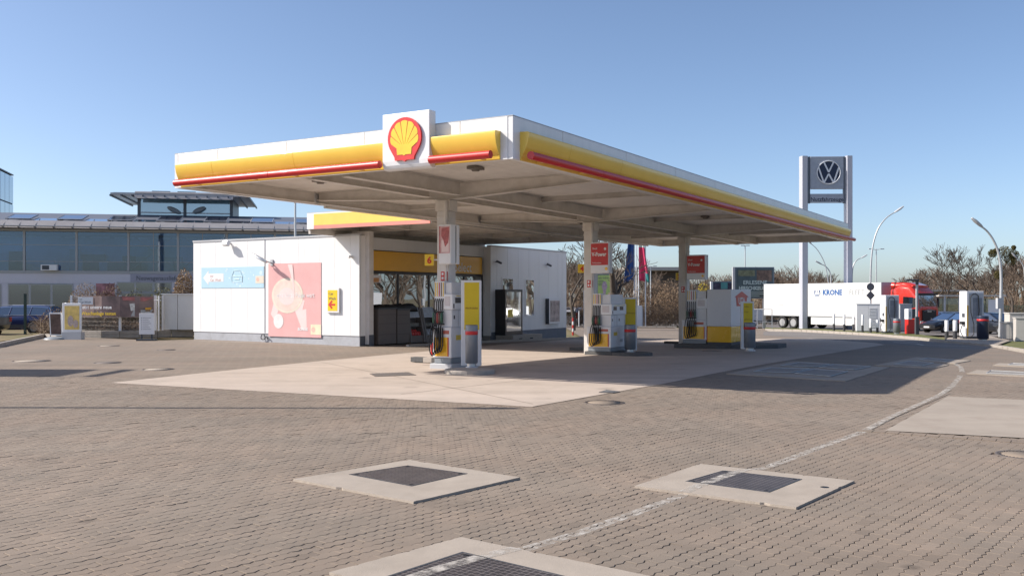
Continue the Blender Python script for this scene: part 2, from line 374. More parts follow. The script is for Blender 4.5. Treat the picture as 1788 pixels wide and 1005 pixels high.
def sheet(name, poly, dz, m, step=4.0, kind='structure', parent=None, label=None):
    bm = bmesh.new(); vs = [bm.verts.new((p[0], p[1], 0)) for p in poly]; bm.faces.new(vs)
    xs = [p[0] for p in poly]; ys = [p[1] for p in poly]
    for ax, lo, hi in ((0, min(xs), max(xs)), (1, min(ys), max(ys))):
        k = math.floor(lo/step)*step+step
        while k < hi:
            if ax == 0 and not (-16 <= k <= 10): k += step; continue
            if ax == 1 and not (20 <= k <= 114): k += step; continue
            co = [0,0,0]; no = [0,0,0]; co[ax] = k; no[ax] = 1
            bmesh.ops.bisect_plane(bm, geom=bm.verts[:]+bm.edges[:]+bm.faces[:], plane_co=co, plane_no=no); k += step
    bmesh.ops.recalc_face_normals(bm, faces=bm.faces)
    for v in bm.verts: v.co.z = gz(v.co.x, v.co.y)+dz
    for f in bm.faces:
        if f.normal.z < 0: f.normal_flip()
    me = bpy.data.meshes.new(name); bm.to_mesh(me); bm.free(); me.materials.append(m)
    return link(name, me, parent, kind=kind, label=label)
def PX(*pts): return [G(*p)[:2] for p in pts]
STEP = 2.0
sheet('ground', [(-900,-60),(900,-60),(900,1500),(-900,1500)], -.12, GRASS, 2.0)
YN = 23.5
def xl(y): return -.565*y-2.0
def xr(y): return .565*y+2.0
# far pavement, flat sheets with the paver pattern carried by the material
pl = PX((985,590),(1335,576),(1335,592),(1600,612),(1745,606))
sheet('pavement', [(-30,YN),(-30,41),G(0,606)[:2],G(78,586)[:2],G(280,594)[:2],(-13,44),(-9.5,52),(4,52),G(985,571)[:2],G(1335,573)[:2],G(1345,583)[:2],G(1610,603)[:2],G(1740,607)[:2],G(1788,616)[:2],(26,34),(26,YN)], 0, PAV1, 2.0)
sheet('pavement_side_left', [(-26,2),(xl(2),2),(xl(YN),YN),(-26,YN)], 0, PAV1)
sheet('pavement_side_right', [(xr(2),2),(26,2),(26,YN),(xr(YN),YN)], 0, PAV1)
sheet('pavement_behind', [(-26,-12),(26,-12),(26,2),(-26,2)], 0, PAV1)
sheet('joint_bed', [(xl(2),2),(xr(2),2),(xr(YN),YN),(xl(YN),YN)], -.016, SAND)
# rigid slabs lying in the paving (picture corners)
SLABS = {
 'A': [(575,1003),(805,941),(1180,1019),(930,1120)],
 'B': [(512,839),(715,805),(908,836),(722,879)],
 'C': [(1108,851),(1222,812),(1492,842),(1390,889)],
}
APRON = PX((193,668),(930,710),(1150,671.5),(1545,601.5),(1480,590),(1000,592),(760,611.5))
RPAD = PX((1545,752),(1655,692),(1800,699),(2000,712),(2000,790),(1790,765))
def inpoly(p, poly):
    c = False; n = len(poly)
    for i in range(n):
        x1, y1 = poly[i]; x2, y2 = poly[(i+1) % n]
        if (y1 > p[1]) != (y2 > p[1]) and p[0] < (x2-x1)*(p[1]-y1)/(y2-y1)+x1: c = not c
    return c
def ccw(poly):
    a = sum(poly[i][0]*poly[(i+1) % len(poly)][1]-poly[(i+1) % len(poly)][0]*poly[i][1] for i in range(len(poly)))
    return poly if a > 0 else poly[::-1]
slabw = {k: ccw(PX(*v)) for k, v in SLABS.items()}
MANH = [G(1055,702.5), G(1790,794)]
def shrink(poly, k):
    cx = sum(p[0] for p in poly)/len(poly); cy = sum(p[1] for p in poly)/len(poly)
    return [(cx+(p[0]-cx)*k, cy+(p[1]-cy)*k) for p in poly]
EXCL = [shrink(p, .87) for p in slabw.values()]+[shrink(APRON, .985), shrink(RPAD, .985)]
# painted line path
LINE = PX((560,1070),(754,1001),(838,977),(920,957),(1015,928),(1100,898),(1193,863.5),(1215,852.5),(1258,837),(1300,822.5),(1342,814),(1374,802),(1440,777),(1502,755),(1560,726),(1640,690),(1662,674),(1674,660),(1680,649),(1678,641),(1668,635))
LW = .062
segs = []
for i in range(len(LINE)-1):
    (x1, y1), (x2, y2) = LINE[i], LINE[i+1]; d = math.hypot(x2-x1, y2-y1); nx, ny = -(y2-y1)/d*LW, (x2-x1)/d*LW
    segs.append(ccw([(x1+nx, y1+ny), (x1-nx, y1-ny), (x2-nx, y2-ny), (x2+nx, y2+ny)]))
def clip(poly, q):
    out = poly
    for i in range(len(q)):
        a, b = q[i], q[(i+1) % len(q)]; inp = out; out = []
        if not inp: return []
        def side(p): return (b[0]-a[0])*(p[1]-a[1])-(b[1]-a[1])*(p[0]-a[0])
        for j in range(len(inp)):
            p, r = inp[j], inp[(j+1) % len(inp)]; sp_, sr = side(p), side(r)
            if sp_ >= 0: out.append(p)
            if (sp_ >= 0) != (sr >= 0):
                t = sp_/(sp_-sr); out.append(tuple(p[k]+(r[k]-p[k])*t for k in range(3)))
    return out
# stones
rng = random.Random(5)
def outline(gap, ch=0):
    h = SW/2; L = SL/2; pts = []
    def zz(a): return SD*(1-2*abs(((a/SW) % 1)*2-1)) if True else 0
    As = [-L, -L/2, 0, L/2, L]
    def off(a): return {0: -SD, 1: SD}[round((a+L)/(SW/2)) % 2]
    aa = [-L, -L+SW/2, 0, L-SW/2, L]
    for a in aa: pts.append((a, -h+off(a)))
    for a in reversed(aa): pts.append((a, h+off(a)))
    out = []
    for a, b in pts:
        sa = 1 if a > 0 else -1 if a < 0 else 0; sb = 1 if b > 0 else -1
        out.append((a-sa*(gap/2+ch) if abs(abs(a)-L) < 1e-6 else a, b-sb*(gap/2+ch)))
    return out
OUTS = {}
for band in (0, 1):
    g, c = ((.0075, .004) if not band else (.0014, .0014))
    OUTS[band] = (outline(g), outline(g, c), c)
stones = []
amin, amax, bmin, bmax = 1e9, -1e9, 1e9, -1e9
for (x, y) in [(xl(2),2),(xr(2),2),(xr(YN),YN),(xl(YN),YN)]:
    a = x*RA[0]+y*RA[1]; b = x*RB[0]+y*RB[1]
    amin = min(amin, a); amax = max(amax, a); bmin = min(bmin, b); bmax = max(bmax, b)
for j in range(int(bmin/SW)-1, int(bmax/SW)+2):
    for i in range(int(amin/SL)-1, int(amax/SL)+2):
        a = (i+.5*(j % 2))*SL; b = j*SW
        x = a*RA[0]+b*RB[0]; y = a*RA[1]+b*RB[1]
        if not (5.6 < y < YN+.1) or not (xl(y) < x < xr(y)): continue
        if any(inpoly((x, y), p) for p in EXCL): continue
        if any((x-m[0])**2+(y-m[1])**2 < .33**2 for m in MANH): continue
        stones.append((x, y, a, b))
def bandof(x, y):
    c = ((x+.2475*y)/.375) % 1.0
    q = mnoise.noise(Vector((x*.8, y*.8, 3)))
    return 1 if c > .68+.08*q or q > .55 else 0
vis = [s for s in stones if abs(s[0]) < .545*s[1] and s[1] > 6.65]
vis.sort(key=lambda s: s[1]+.0*abs(s[0]))
near = set(id(s) for s in vis[:300])
pave = bpy.data.objects.new('pavement_near', None); COL.objects.link(pave); pave['kind'] = 'structure'
def stone_geo(band, full=True):
    o, t, c = OUTS[band]; n = len(o)
    vs = [(p[0], p[1], -c*.8) for p in o]+[(p[0], p[1], 0) for p in t]
    fs = [tuple(range(n, 2*n))]+[(i, (i+1) % n, (i+1) % n+n, i+n) for i in range(n)]
    if full:
        vs += [(p[0], p[1], -.03) for p in o]; fs += [(i+2*n, (i+1) % n+2*n, (i+1) % n, i) for i in range(n)]
    return vs, fs
nearmesh = {}
for band in (0, 1):
    vs, fs = stone_geo(band); me = bpy.data.meshes.new('paver'); me.from_pydata([(p[0]*RA[0]+p[1]*RB[0], p[0]*RA[1]+p[1]*RB[1], p[2]) for p in vs], [], [f[::-1] for f in fs])
    me.materials.append(PAV0); me.update(); nearmesh[band] = me
AV = {}; AF = {}; paintv = []; paintf = []
allv = []; allf = []; base = 0
NP = {(b, f): stone_geo(b, f) for b in (0, 1) for f in (True, False)}
for s in stones:
    x, y, a, b = s; band = bandof(x, y); zt = rng.uniform(-.0022, .0012) if rng.random() > .03 else rng.uniform(-.006, -.003)
    tx, ty = rng.gauss(0, .0035), rng.gauss(0, .0035)
    inpaint = None
    for q in segs:
        cx = sum(p[0] for p in q)/4; cy = sum(p[1] for p in q)/4
        if (x-cx)**2+(y-cy)**2 < 4.0: inpaint = True; break
    if inpaint:
        tp = [(x+p[0]*RA[0]+p[1]*RB[0], y+p[0]*RA[1]+p[1]*RB[1], zt+p[0]*tx+p[1]*ty+.0012) for p in OUTS[band][1]]
        for q in segs:
            if min((x-(q[0][0]+q[2][0])/2)**2, 99) > 6: continue
            r_ = clip(ccw(tp), q)
            if len(r_) > 2:
                bb = len(paintv); paintv += r_; paintf.append(tuple(range(bb, bb+len(r_))))
    if id(s) in near:
        o = bpy.data.objects.new('paver', nearmesh[band]); COL.objects.link(o); o.parent = pave
        o.location = (x, y, zt); o.rotation_euler = (ty*RA[1]-0, -tx*RA[0], 0); continue
    vs, fs = NP[(band, y < 13)]
    allv += [(x+p[0]*RA[0]+p[1]*RB[0], y+p[0]*RA[1]+p[1]*RB[1], zt+p[2]+p[0]*tx+p[1]*ty) for p in vs]
    allf += [tuple(i+base for i in f[::-1]) for f in fs]; base += len(vs)
me = bpy.data.meshes.new('pavers'); me.from_pydata(allv, [], allf); me.materials.append(PAV0); me.update()
po = link('paver_field', me, pave, kind='stuff')
# painted line: pieces on each stone, plain strips beyond and on slabs
WPAINT = bpy.data.materials.new('worn_paint'); WPAINT.use_nodes = True
N = WPAINT.node_tree; b_ = N.nodes['Principled BSDF']; b_.inputs['Base Color'].default_value = (.50,.46,.41,1); b_.inputs['Roughness'].default_value = .8
geo = N.nodes.new('ShaderNodeNewGeometry'); n1 = N.nodes.new('ShaderNodeTexNoise'); n1.inputs['Scale'].default_value = 9; n1.inputs['Detail'].default_value = 9; n1.inputs['Roughness'].default_value = .75
N.links.new(geo.outputs['Position'], n1.inputs['Vector']); mr = N.nodes.new('ShaderNodeMapRange'); mr.inputs['From Min'].default_value = .42; mr.inputs['From Max'].default_value = .60; mr.inputs['To Min'].default_value = .12; mr.inputs['To Max'].default_value = .92
N.links.new(n1.outputs['Fac'], mr.inputs[0]); N.links.new(mr.outputs[0], b_.inputs['Alpha'])
segfar = [q for q in segs if q[0][1] > YN-.4]
for q in segfar:
    bb = len(paintv); paintv += [(p[0], p[1], gz(p[0], p[1])+.004) for p in q]; paintf.append((bb, bb+1, bb+2, bb+3))
SLZ = .022
for sp_ in slabw.values():
    for q in segs:
        r_ = clip([(p[0], p[1], SLZ+.003) for p in q], sp_)
        if len(r_) > 2: bb = len(paintv); paintv += r_; paintf.append(tuple(range(bb, bb+len(r_))))
me = bpy.data.meshes.new('painted_line'); me.from_pydata(paintv, [], paintf); me.materials.append(WPAINT); me.update()
bm = bmesh.new(); bm.from_mesh(me)
for f in bm.faces:
    f.normal_update()
    if f.normal.z < 0: f.normal_flip()
bm.to_mesh(me); bm.free()
link('painted_line', me, kind='structure')
sheet('concrete_apron', APRON, .004, APR, 2.0)
sheet('concrete_pad', RPAD, .008, PADC, 2.0)
# apron joints and channel stones
jm = MB()
def strip(mb, p, q, w, dz):
    d = math.hypot(q[0]-p[0], q[1]-p[1]); nx, ny = -(q[1]-p[1])/d*w/2, (q[0]-p[0])/d*w/2
    n = max(1, int(d/2)); 
    for i in range(n):
        a = [p[k]+(q[k]-p[k])*i/n for k in (0, 1)]; b = [p[k]+(q[k]-p[k])*(i+1)/n for k in (0, 1)]
        vs = [(a[0]-nx, a[1]-ny), (b[0]-nx, b[1]-ny), (b[0]+nx, b[1]+ny), (a[0]+nx, a[1]+ny)]
        mb.add([(x, y, gz(x, y)+dz) for x, y in vs], [(0, 1, 2, 3)])
for a, b in (((335,655),(760,640)),((560,632),(930,705)),((850,664),(1500,612)),((700,688),(1050,648)),((1150,671),(930,710)),((380,648),(760,612)),((760,612),(1000,592))):
    strip(jm, G(*a), G(*b), .02, .0075)
jm.build('apron_joint', mat('joint_tar', (.24,.195,.16), .8), kind='structure')
# ------------------------------------------------------------------ things in the paving
TREAD = bpy.data.materials.new('tread_plate'); TREAD.use_nodes = True
def _tread():
    N = TREAD.node_tree; b = N.nodes['Principled BSDF']; b.inputs['Metallic'].default_value = .35; b.inputs['Roughness'].default_value = .5
    tc = N.nodes.new('ShaderNodeTexCoord'); sp = N.nodes.new('ShaderNodeSeparateXYZ'); N.links.new(tc.outputs['Object'], sp.inputs[0])
    fx = M_(N, 'PINGPONG', M_(N, 'MULTIPLY', sp.outputs[0], 1/.0275), 1); fy = M_(N, 'PINGPONG', M_(N, 'MULTIPLY', sp.outputs[1], 1/.0275), 1)
    g = M_(N, 'MAXIMUM', M_(N, 'GREATER_THAN', fx, .82), M_(N, 'GREATER_THAN', fy, .82))
    n = N.nodes.new('ShaderNodeTexNoise'); n.inputs['Scale'].default_value = 5; n.inputs['Detail'].default_value = 8; N.links.new(tc.outputs['Object'], n.inputs[0])
    v = M_(N, 'MULTIPLY', M_(N, 'MULTIPLY_ADD', g, 1.3, .55), M_(N, 'MULTIPLY_ADD', n.outputs[0], 1.2, .4))
    vm = N.nodes.new('ShaderNodeVectorMath'); vm.operation = 'SCALE'; vm.inputs[0].default_value = (.10,.085,.08); N.links.new(v, vm.inputs['Scale']); N.links.new(vm.outputs[0], b.inputs['Base Color'])
    bp = N.nodes.new('ShaderNodeBump'); bp.inputs['Strength'].default_value = .7; bp.inputs['Distance'].default_value = .006; N.links.new(g, bp.inputs['Height']); N.links.new(bp.outputs[0], b.inputs['Normal'])
_tread()
GR = {'A': [(645,1020),(807,967),(1050,1025),(940,1080)], 'B': [(608,831),(712,815),(818,829.5),(719,852)], 'C': [(1196,843),(1262,824),(1402,839.5),(1344,863)]}
LB = {'A': 'square concrete slab with ribbed steel cover cut off by the bottom edge of the picture',
      'B': 'square concrete slab with dark steel cover left of the white line',
      'C': 'square concrete slab with ribbed steel cover crossed by the worn white line on the right'}
CS = mat('slab_concrete', (.37,.315,.26), .85, var=.10, scale=3, bump=.3, bscale=120, dirt=.25)
for k, q in slabw.items():
    cx = sum(p[0] for p in q)/4; cy = sum(p[1] for p in q)/4
    t = thing('access_cover', LB[k], 'access cover', (cx, cy, 0), 0, 'concrete access slabs in the paving')
    loc = [(p[0]-cx, p[1]-cy) for p in q]
    g = [(p[0]-cx, p[1]-cy) for p in ccw(PX(*GR[k]))]
    mb = MB(); mb.slab(loc, -.06, SLZ-.002); 
    # top with a rebate for the lid : ring of four quads
    big = loc; 
    def nearest(p): return min(range(4), key=lambda i: (g[i][0]-p[0])**2+(g[i][1]-p[1])**2)
    s0 = nearest(big[0]); gg = [g[(s0+i) % 4] for i in range(4)]
    ring = MB()
    for i in range(4):
        j = (i+1) % 4
        a, b, c_, d = big[i], big[j], gg[j], gg[i]; NE = 34; ed_ = []
        for q_ in range(NE+1):
            f_ = q_/NE; px_, py_ = a[0]+(b[0]-a[0])*f_, a[1]+(b[1]-a[1])*f_
            if 0 < q_ < NE:
                e_ = rng.uniform(0, .005)+(rng.uniform(.01, .028) if rng.random() < .07 else 0); l_ = math.hypot(px_, py_); px_ -= px_/l_*e_; py_ -= py_/l_*e_
            ed_.append((px_, py_))
        n_ = NE+1
        ring.add([(p[0],p[1],SLZ) for p in ed_]+[(p[0]*1.004,p[1]*1.004,-.05) for p in ed_]+[(c_[0],c_[1],SLZ), (d[0],d[1],SLZ), (c_[0],c_[1],SLZ-.015), (d[0],d[1],SLZ-.015)],
                 [tuple(range(n_))+(2*n_, 2*n_+1)]+[(q_, q_+n_, q_+n_+1, q_+1) for q_ in range(NE)]+[(2*n_+1, 2*n_, 2*n_+2, 2*n_+3)])
    ring.build('slab', CS, t)
    fr = MB(); sh = shrink(gg, .985); sh2 = shrink(gg, .955)
    for i in range(4):
        j = (i+1) % 4; fr.slab([sh[i], sh[j], sh2[j], sh2[i]], SLZ-.02, SLZ+.003)
    fr.build('frame', DGREY, t)
    ang = math.atan2(gg[1][1]-gg[0][1], gg[1][0]-gg[0][0])
    lid = MB(); Mi = Matrix.Rotation(-ang, 4, 'Z'); pts = [tuple((Mi @ Vector((p[0], p[1], 0)))[:2]) for p in sh2]
    lid.slab(ccw(pts), SLZ-.02, SLZ+.001)
    lo = lid.build('lid', TREAD, t); lo.rotation_euler.z = ang
    if k == 'C': hh = MB(); hx, hy = G(1440,853.5)[:2]; hh.cyl((hx-cx,hy-cy,SLZ-.002),(hx-cx,hy-cy,SLZ+.0015),.045,n=14); hh.build('lifting_hole', BLACK, t)
    hb = MB()
    for i in range(4):
        p = shrink(gg, .86)[i]; hb.cyl((p[0], p[1], SLZ-.004), (p[0], p[1], SLZ+.004), .022, n=10)
        hb.build('lid_bolt', BLACK, t); hb = MB()
for (px, py), lb, rr in (((1055,702.5),'round iron manhole with toothed rim beside the apron corner',.38),((1790,794),'round manhole with dark iron rim at the right edge of the picture',.34),
                     ((190,603.5),'pale round manhole cover in front of the low block wall',.42),((55,630),'pale wide manhole cover at the far left of the paving',.55),((188,633),'dark thin round manhole left of the apron tip',.4),((276,644.5),'pale manhole cover just behind the apron edge',.42),((290,610.5),'small manhole cover near the corner of the white building',.35),((1243,613),'dull manhole in the canopy shadow near the third pump',.4)):
    x, y, z = G(px, py); t = thing('manhole', lb, 'manhole', (x, y, z), 0, 'manhole covers')
    mb = MB(); mb.lathe((0,0,0), [(rr,-.05),(rr,.007),(rr-.035,.007),(rr-.04,-.004),(rr-.075,-.004)], 40)
    for k in range(40):
        a = 2*math.pi*k/40; mb.T = Matrix.Rotation(a, 4, 'Z'); mb.box(rr-.055, rr-.025, -.008, .008, -.01, .009)
    mb.T = None; mb.build('rim', mat('iron', (.12,.10,.09), .6, metal=.3), t)
    m2 = MB(); m2.lathe((0,0,0), [(rr-.076,-.05),(rr-.076,.005),(.02,.005)], 40); m2.build('lid', PADC if 'pale' in lb else PAV0 if 'toothed' in lb or 'edge' in lb else mat('lid_iron', (.17,.14,.12), .7), t)
for q, lb in (([(645,652.5),(713,650),(727,655),(655,657.5)],'dark rectangular channel grate in the sunlit apron left of the nearest pump'),([(1045,685.5),(1060,681),(1083,684),(1070,686.5)],'small dark drain grate at the apron edge above the round manhole')):
    p = ccw(PX(*q)); cx = sum(a[0] for a in p)/4; cy = sum(a[1] for a in p)/4
    t = thing('drain_grate', lb, 'drain grate', (cx, cy, .0), 0, 'drain grates'); mb = MB(); mb.slab([(a[0]-cx, a[1]-cy) for a in p], -.03, .012); mb.build('frame', mat('grate_metal', (.15,.125,.105), .85, metal=0, var=.3, scale=40), t)
    m2 = MB(); pp = [(a[0]-cx, a[1]-cy) for a in p]
    for i in range(1, 12):
        k = i/12; a = [pp[0][j]+(pp[1][j]-pp[0][j])*k for j in (0,1)]; b = [pp[3][j]+(pp[2][j]-pp[3][j])*k for j in (0,1)]
        m2.tube([(a[0],a[1],.014),(b[0],b[1],.014)], .006, 4)
    m2.build('bars', DGREY, t, kind='stuff')
# pale concrete slabs with metal lids in the canopy shadow and beyond
MSL = mat('lid_metal', (.24,.22,.20), .8, metal=0, var=.1, dirt=.2)
def flat_slab(q, lids, lb):
    p = ccw(PX(*q)); cx = sum(a[0] for a in p)/4; cy = sum(a[1] for a in p)/4; z = gz(cx, cy)
    zf = lambda dz: (lambda a: gz(a[0]+cx, a[1]+cy)-z+dz)
    t = thing('tank_slab', lb, 'concrete slab', (cx, cy, z), 0, 'tank cover slabs'); mb = MB(); mb.slab([(a[0]-cx, a[1]-cy) for a in p], zf(-.08), zf(.02)); mb.build('slab', PADC, t)
    for l in lids:
        lp = ccw(PX(*l)); m2 = MB(); m2.slab([(a[0]-cx, a[1]-cy) for a in lp], zf(.0), zf(.028)); m2.build('lid', MSL, t)
        m3 = MB(); n = len(lp)
        for i in range(n):
            a = lp[i]; b = lp[(i+1) % n]; m3.tube([(a[0]-cx, a[1]-cy, zf(.03)((a[0]-cx,a[1]-cy))), (b[0]-cx, b[1]-cy, zf(.03)((b[0]-cx,b[1]-cy)))], .012, 4)
        m3.build('lid_frame', mat('lid_edge', (.42,.42,.42), .6), t)
flat_slab([(1268,653),(1385,631),(1553,642),(1476,666)], [[(1363,639.5),(1395,634),(1448,637),(1424,641.5)],[(1430,642.5),(1456,637.5),(1520,641),(1492,647)],[(1316,650),(1345,643.5),(1414,645.5),(1382,652)],[(1388,653),(1420,646),(1480,650),(1450,658.5)]], 'pale slab with four metal lids lying in the canopy shadow')
flat_slab([(1527,638),(1580,628),(1657,637.5),(1630,643.5)], [[(1560,637),(1590,631.5),(1630,635),(1610,640)]], 'pale slab with one lid at the right of the canopy shadow')
flat_slab([(1570,629.5),(1600,624),(1695,630),(1668,635)], [[(1605,629),(1620,626),(1665,629.5),(1650,632)]], 'farthest pale slab near the tip of the canopy shadow')
flat_slab([(1688,652.5),(1706,646.5),(1830,653),(1830,660)], [[(1722,653),(1730,648.5),(1830,653.5),(1830,657)]], 'sunlit slab with dark lid at the right edge of the picture')
flat_slab([(1734,638),(1745,634.5),(1830,638.5),(1830,643)], [[(1760,638),(1768,635.5),(1830,638.5),(1830,641)]], 'thin sunlit slab with dark lid farther back at the right edge')
# setts edging the right hand pad
sp0 = G(1500,752.5); sp1 = G(1900,782); t = bpy.data.objects.new('sett_edging', None); COL.objects.link(t); t['kind'] = 'structure'
L_ = math.hypot(sp1[0]-sp0[0], sp1[1]-sp0[1]); ang = math.atan2(sp1[1]-sp0[1], sp1[0]-sp0[0])
st = MB(); st.box(.005,.175,.0,.22,-.05,.008); sm_ = st.mesh('sett', PAV0)
for i in range(int(L_/.18)):
    o = link('sett', sm_, t, loc=(sp0[0]+math.cos(ang)*i*.18, sp0[1]+math.sin(ang)*i*.18, rng.uniform(-.003,.004)), rz=ang)
c0 = G(1508,752); c1 = G(1652,690); L_ = math.hypot(c1[0]-c0[0], c1[1]-c0[1]); ang = math.atan2(c1[1]-c0[1], c1[0]-c0[0])
st = MB(); st.box(.004,.496,.0,.15,-.05,.006); sm_ = st.mesh('channel_stone', PAV0)
ct = bpy.data.objects.new('drain_channel', None); COL.objects.link(ct); ct['kind'] = 'structure'
for i in range(int(L_/.5)+1):
    link('channel_stone', sm_, ct, loc=(c0[0]+math.cos(ang)*i*.5, c0[1]+math.sin(ang)*i*.5, 0), rz=ang)

cp = MB()
for a, c in ((G(1512,751),G(1560,726.5)),(G(1560,726.5),G(1640,690.5)),(G(1640,690.5),G(1656,680))): strip(cp, a, c, .11, .013)
co_ = cp.build('channel_paint', WPAINT, kind='structure', fix=False)

# ------------------------------------------------------------------ main canopy
ZB, ZT, CL, CW = 4.8, 5.684, 33.75, 10.27
can = thing('canopy', 'big flat forecourt canopy with white, yellow and red fascia over the pumps', 'canopy', (AX, AY, 0), ANG_U)
RE = Matrix.Rotation(R(-90), 4, 'Z')            # front view frame for the end face: x -> -v, y -> +u
m = MB(); xs = [0, 2.2]+[2.2+3.505*i for i in range(1, 10)]
for i in range(len(xs)-1):
    b = MB(); b.box(xs[i]+.008, xs[i+1]-.008, 0, .12, ZB, ZT); b.build('white_fascia_panel', FASW, can, bevel=.008)
b = MB(); b.box(0, CL, CW-.12, CW, ZB, ZT); b.build('white_fascia_panel', FASW, can)
b = MB(); b.box(CL-.12, CL, .121, CW-.121, ZB, ZT); b.build('white_fascia_panel', FASW, can)
vs_ = [.121, 1.3, 3.9, 6.3, 8.66, CW-.121]
for i in range(5):
    b = MB(); b.box(0, .12, vs_[i]+.004, vs_[i+1]-.004, ZB, ZT); b.build('white_fascia_panel', FASW, can, bevel=.008)
b = MB(); b.box(.0,CL,.0,CW,ZT+.002,ZT+.02); b.build('roof_sheet', LGREY, can)
prof = [(0,5.395),(-.06,5.392),(-.13,5.389),(-.19,5.386),(-.205,5.382),(-.212,5.372)]+[(-.215*math.cos(t*.5*math.pi)**.75 if t < .97 else -.03, 5.36-.50*t) for t in [i/16 for i in range(16)]]+[(-.035,ZB+.03),(-.03,ZB+.002),(0,ZB+.002)]
def yellow(x0, x1, T=None):
    b = MB(); b.T = T; b.xprof(prof, x0+.004, x1-.004, True); o = b.build('yellow_panel', YEL, can)
xs = [.28, 2.2, 5.0]+[5.0+3.16*i for i in range(1, 10)]
for i in range(len(xs)-1): yellow(xs[i], min(xs[i+1], 33.6))
for v0, v1 in ((.296,1.93),(3.2,5.9),(5.9,8.66),(8.66,10.0)): yellow(-v1, -v0, RE)
def bar(x0, x1, T=None):
    n = max(1, round((x1-x0)/3.3)); d = (x1-x0)/n
    for i in range(n):
        b = MB(); b.T = T; b.cyl((x0+i*d+.008, -.27, 4.885), (x0+(i+1)*d-.008, -.27, 4.885), .085, n=20); b.build('red_light_bar', RED, can)
        c = MB(); c.T = T
        for k in (.2, .8):
            c = MB(); c.T = T; x = x0+(i+k)*d; c.box(x-.03, x+.03, -.25, -.02, 4.815, 4.84); c.build('bar_bracket', YEL, can)
bar(.25, 33.95)
for v0, v1 in ((.36,1.9),(3.24,9.93)): bar(-v1, -v0, RE)
# structure under the deck
def ibeam(mb, p, q, z0, z1, w=.20, tf=.018):
    d = Vector((q[0]-p[0], q[1]-p[1], 0)); L = d.length; mb.T = Matrix.Translation((p[0], p[1], 0)) @ Matrix.Rotation(math.atan2(d.y, d.x), 4, 'Z')
    za, zb = (z0 if isinstance(z0, tuple) else (z0, z0))
    mb.add([(0,-.007,za+.02),(L,-.007,zb+.02),(L,-.007,z1-.02),(0,-.007,z1-.02),(0,.007,za+.02),(L,.007,zb+.02),(L,.007,z1-.02),(0,.007,z1-.02)], [(0,1,2,3),(7,6,5,4)])
    mb.add([(0,-w/2,za),(L,-w/2,zb),(L,w/2,zb),(0,w/2,za),(0,-w/2,za+tf),(L,-w/2,zb+tf),(L,w/2,zb+tf),(0,w/2,za+tf)], [(0,3,2,1),(4,5,6,7),(0,1,5,4),(1,2,6,5),(2,3,7,6),(3,0,4,7)])
    mb.box(0, L, -w/2, w/2, z1-tf, z1); mb.T = None
SC_ = [5.1, 14.3, 23.9]; VC = 5.2
for v in (.24, CW-.24):
    e = [.14]+SC_+[CL-.14]
    for i in range(4):
        b = MB(); ibeam(b, (e[i]+.11, v), (e[i+1]-.11, v), 4.82, 5.14, .18); b.build('edge_beam', STEEL, can)
for v in (VC-.52, VC+.52):
    e = [.14]+SC_+[CL-.14]
    for i in range(4):
        b = MB(); ibeam(b, (e[i]+.11, v), (e[i+1]-.11, v), 4.76, 5.14, .20); b.build('main_beam', STEEL, can)
for s in SC_:
    b = MB(); ibeam(b, (s, VC), (s, .34), (4.66, 4.90), 5.14, .22); b.build('cross_beam', STEEL, can)
    b = MB(); ibeam(b, (s, VC), (s, CW-.34), (4.66, 4.90), 5.14, .22); b.build('cross_beam', STEEL, can)
for s in (.24, CL-.24):
    b = MB(); ibeam(b, (s, .35), (s, CW-.35), 4.84, 5.14, .14); b.build('end_beam', STEEL, can)
for s in (9.7, 19.1, 28.8):
    b = MB(); ibeam(b, (s, .34), (s, CW-.34), 4.98, 5.14, .12); b.build('purlin', STEEL, can)
pr = []; k = 0; x = .13; dk = MB()
while x < CL-.25:
    pr += [(x, 5.145), (x+.15, 5.145), (x+.16, 5.205), (x+.21, 5.205)]; x += .22
rings = [[(a, .13, z) for a, z in pr], [(a, CW-.13, z) for a, z in pr]]
dk.loft(rings, False, False, False); dk.build('deck_sheet', DECK, can, fix=False)
for s, v in ((2.6,7.6),(2.6,2.6),(9.9,2.5),(9.9,7.9),(19.0,2.5),(19.0,7.9),(28.5,5.2)):
    b = MB(); b.box(s-.2,s+.2,v-.13,v+.13,5.06,5.13); b.cyl((s,v,5.06),(s,v,5.02),.11,.09,n=16); b.build('ceiling_lamp', mat('lamp_brown', (.16,.14,.12), .5), can)
# conduit runs
b = MB(); b.tube([(1.0,6.9,4.99),(14,6.9,4.99),(30,6.9,4.99)], .025, 6); b.tube([(5.4,.6,5.0),(5.4,9.6,5.0)], .025, 6); b.tube([(5.3,9.9,4.72),(31,9.9,4.72)], .04, 8)
b.build('conduit', STEEL, can)
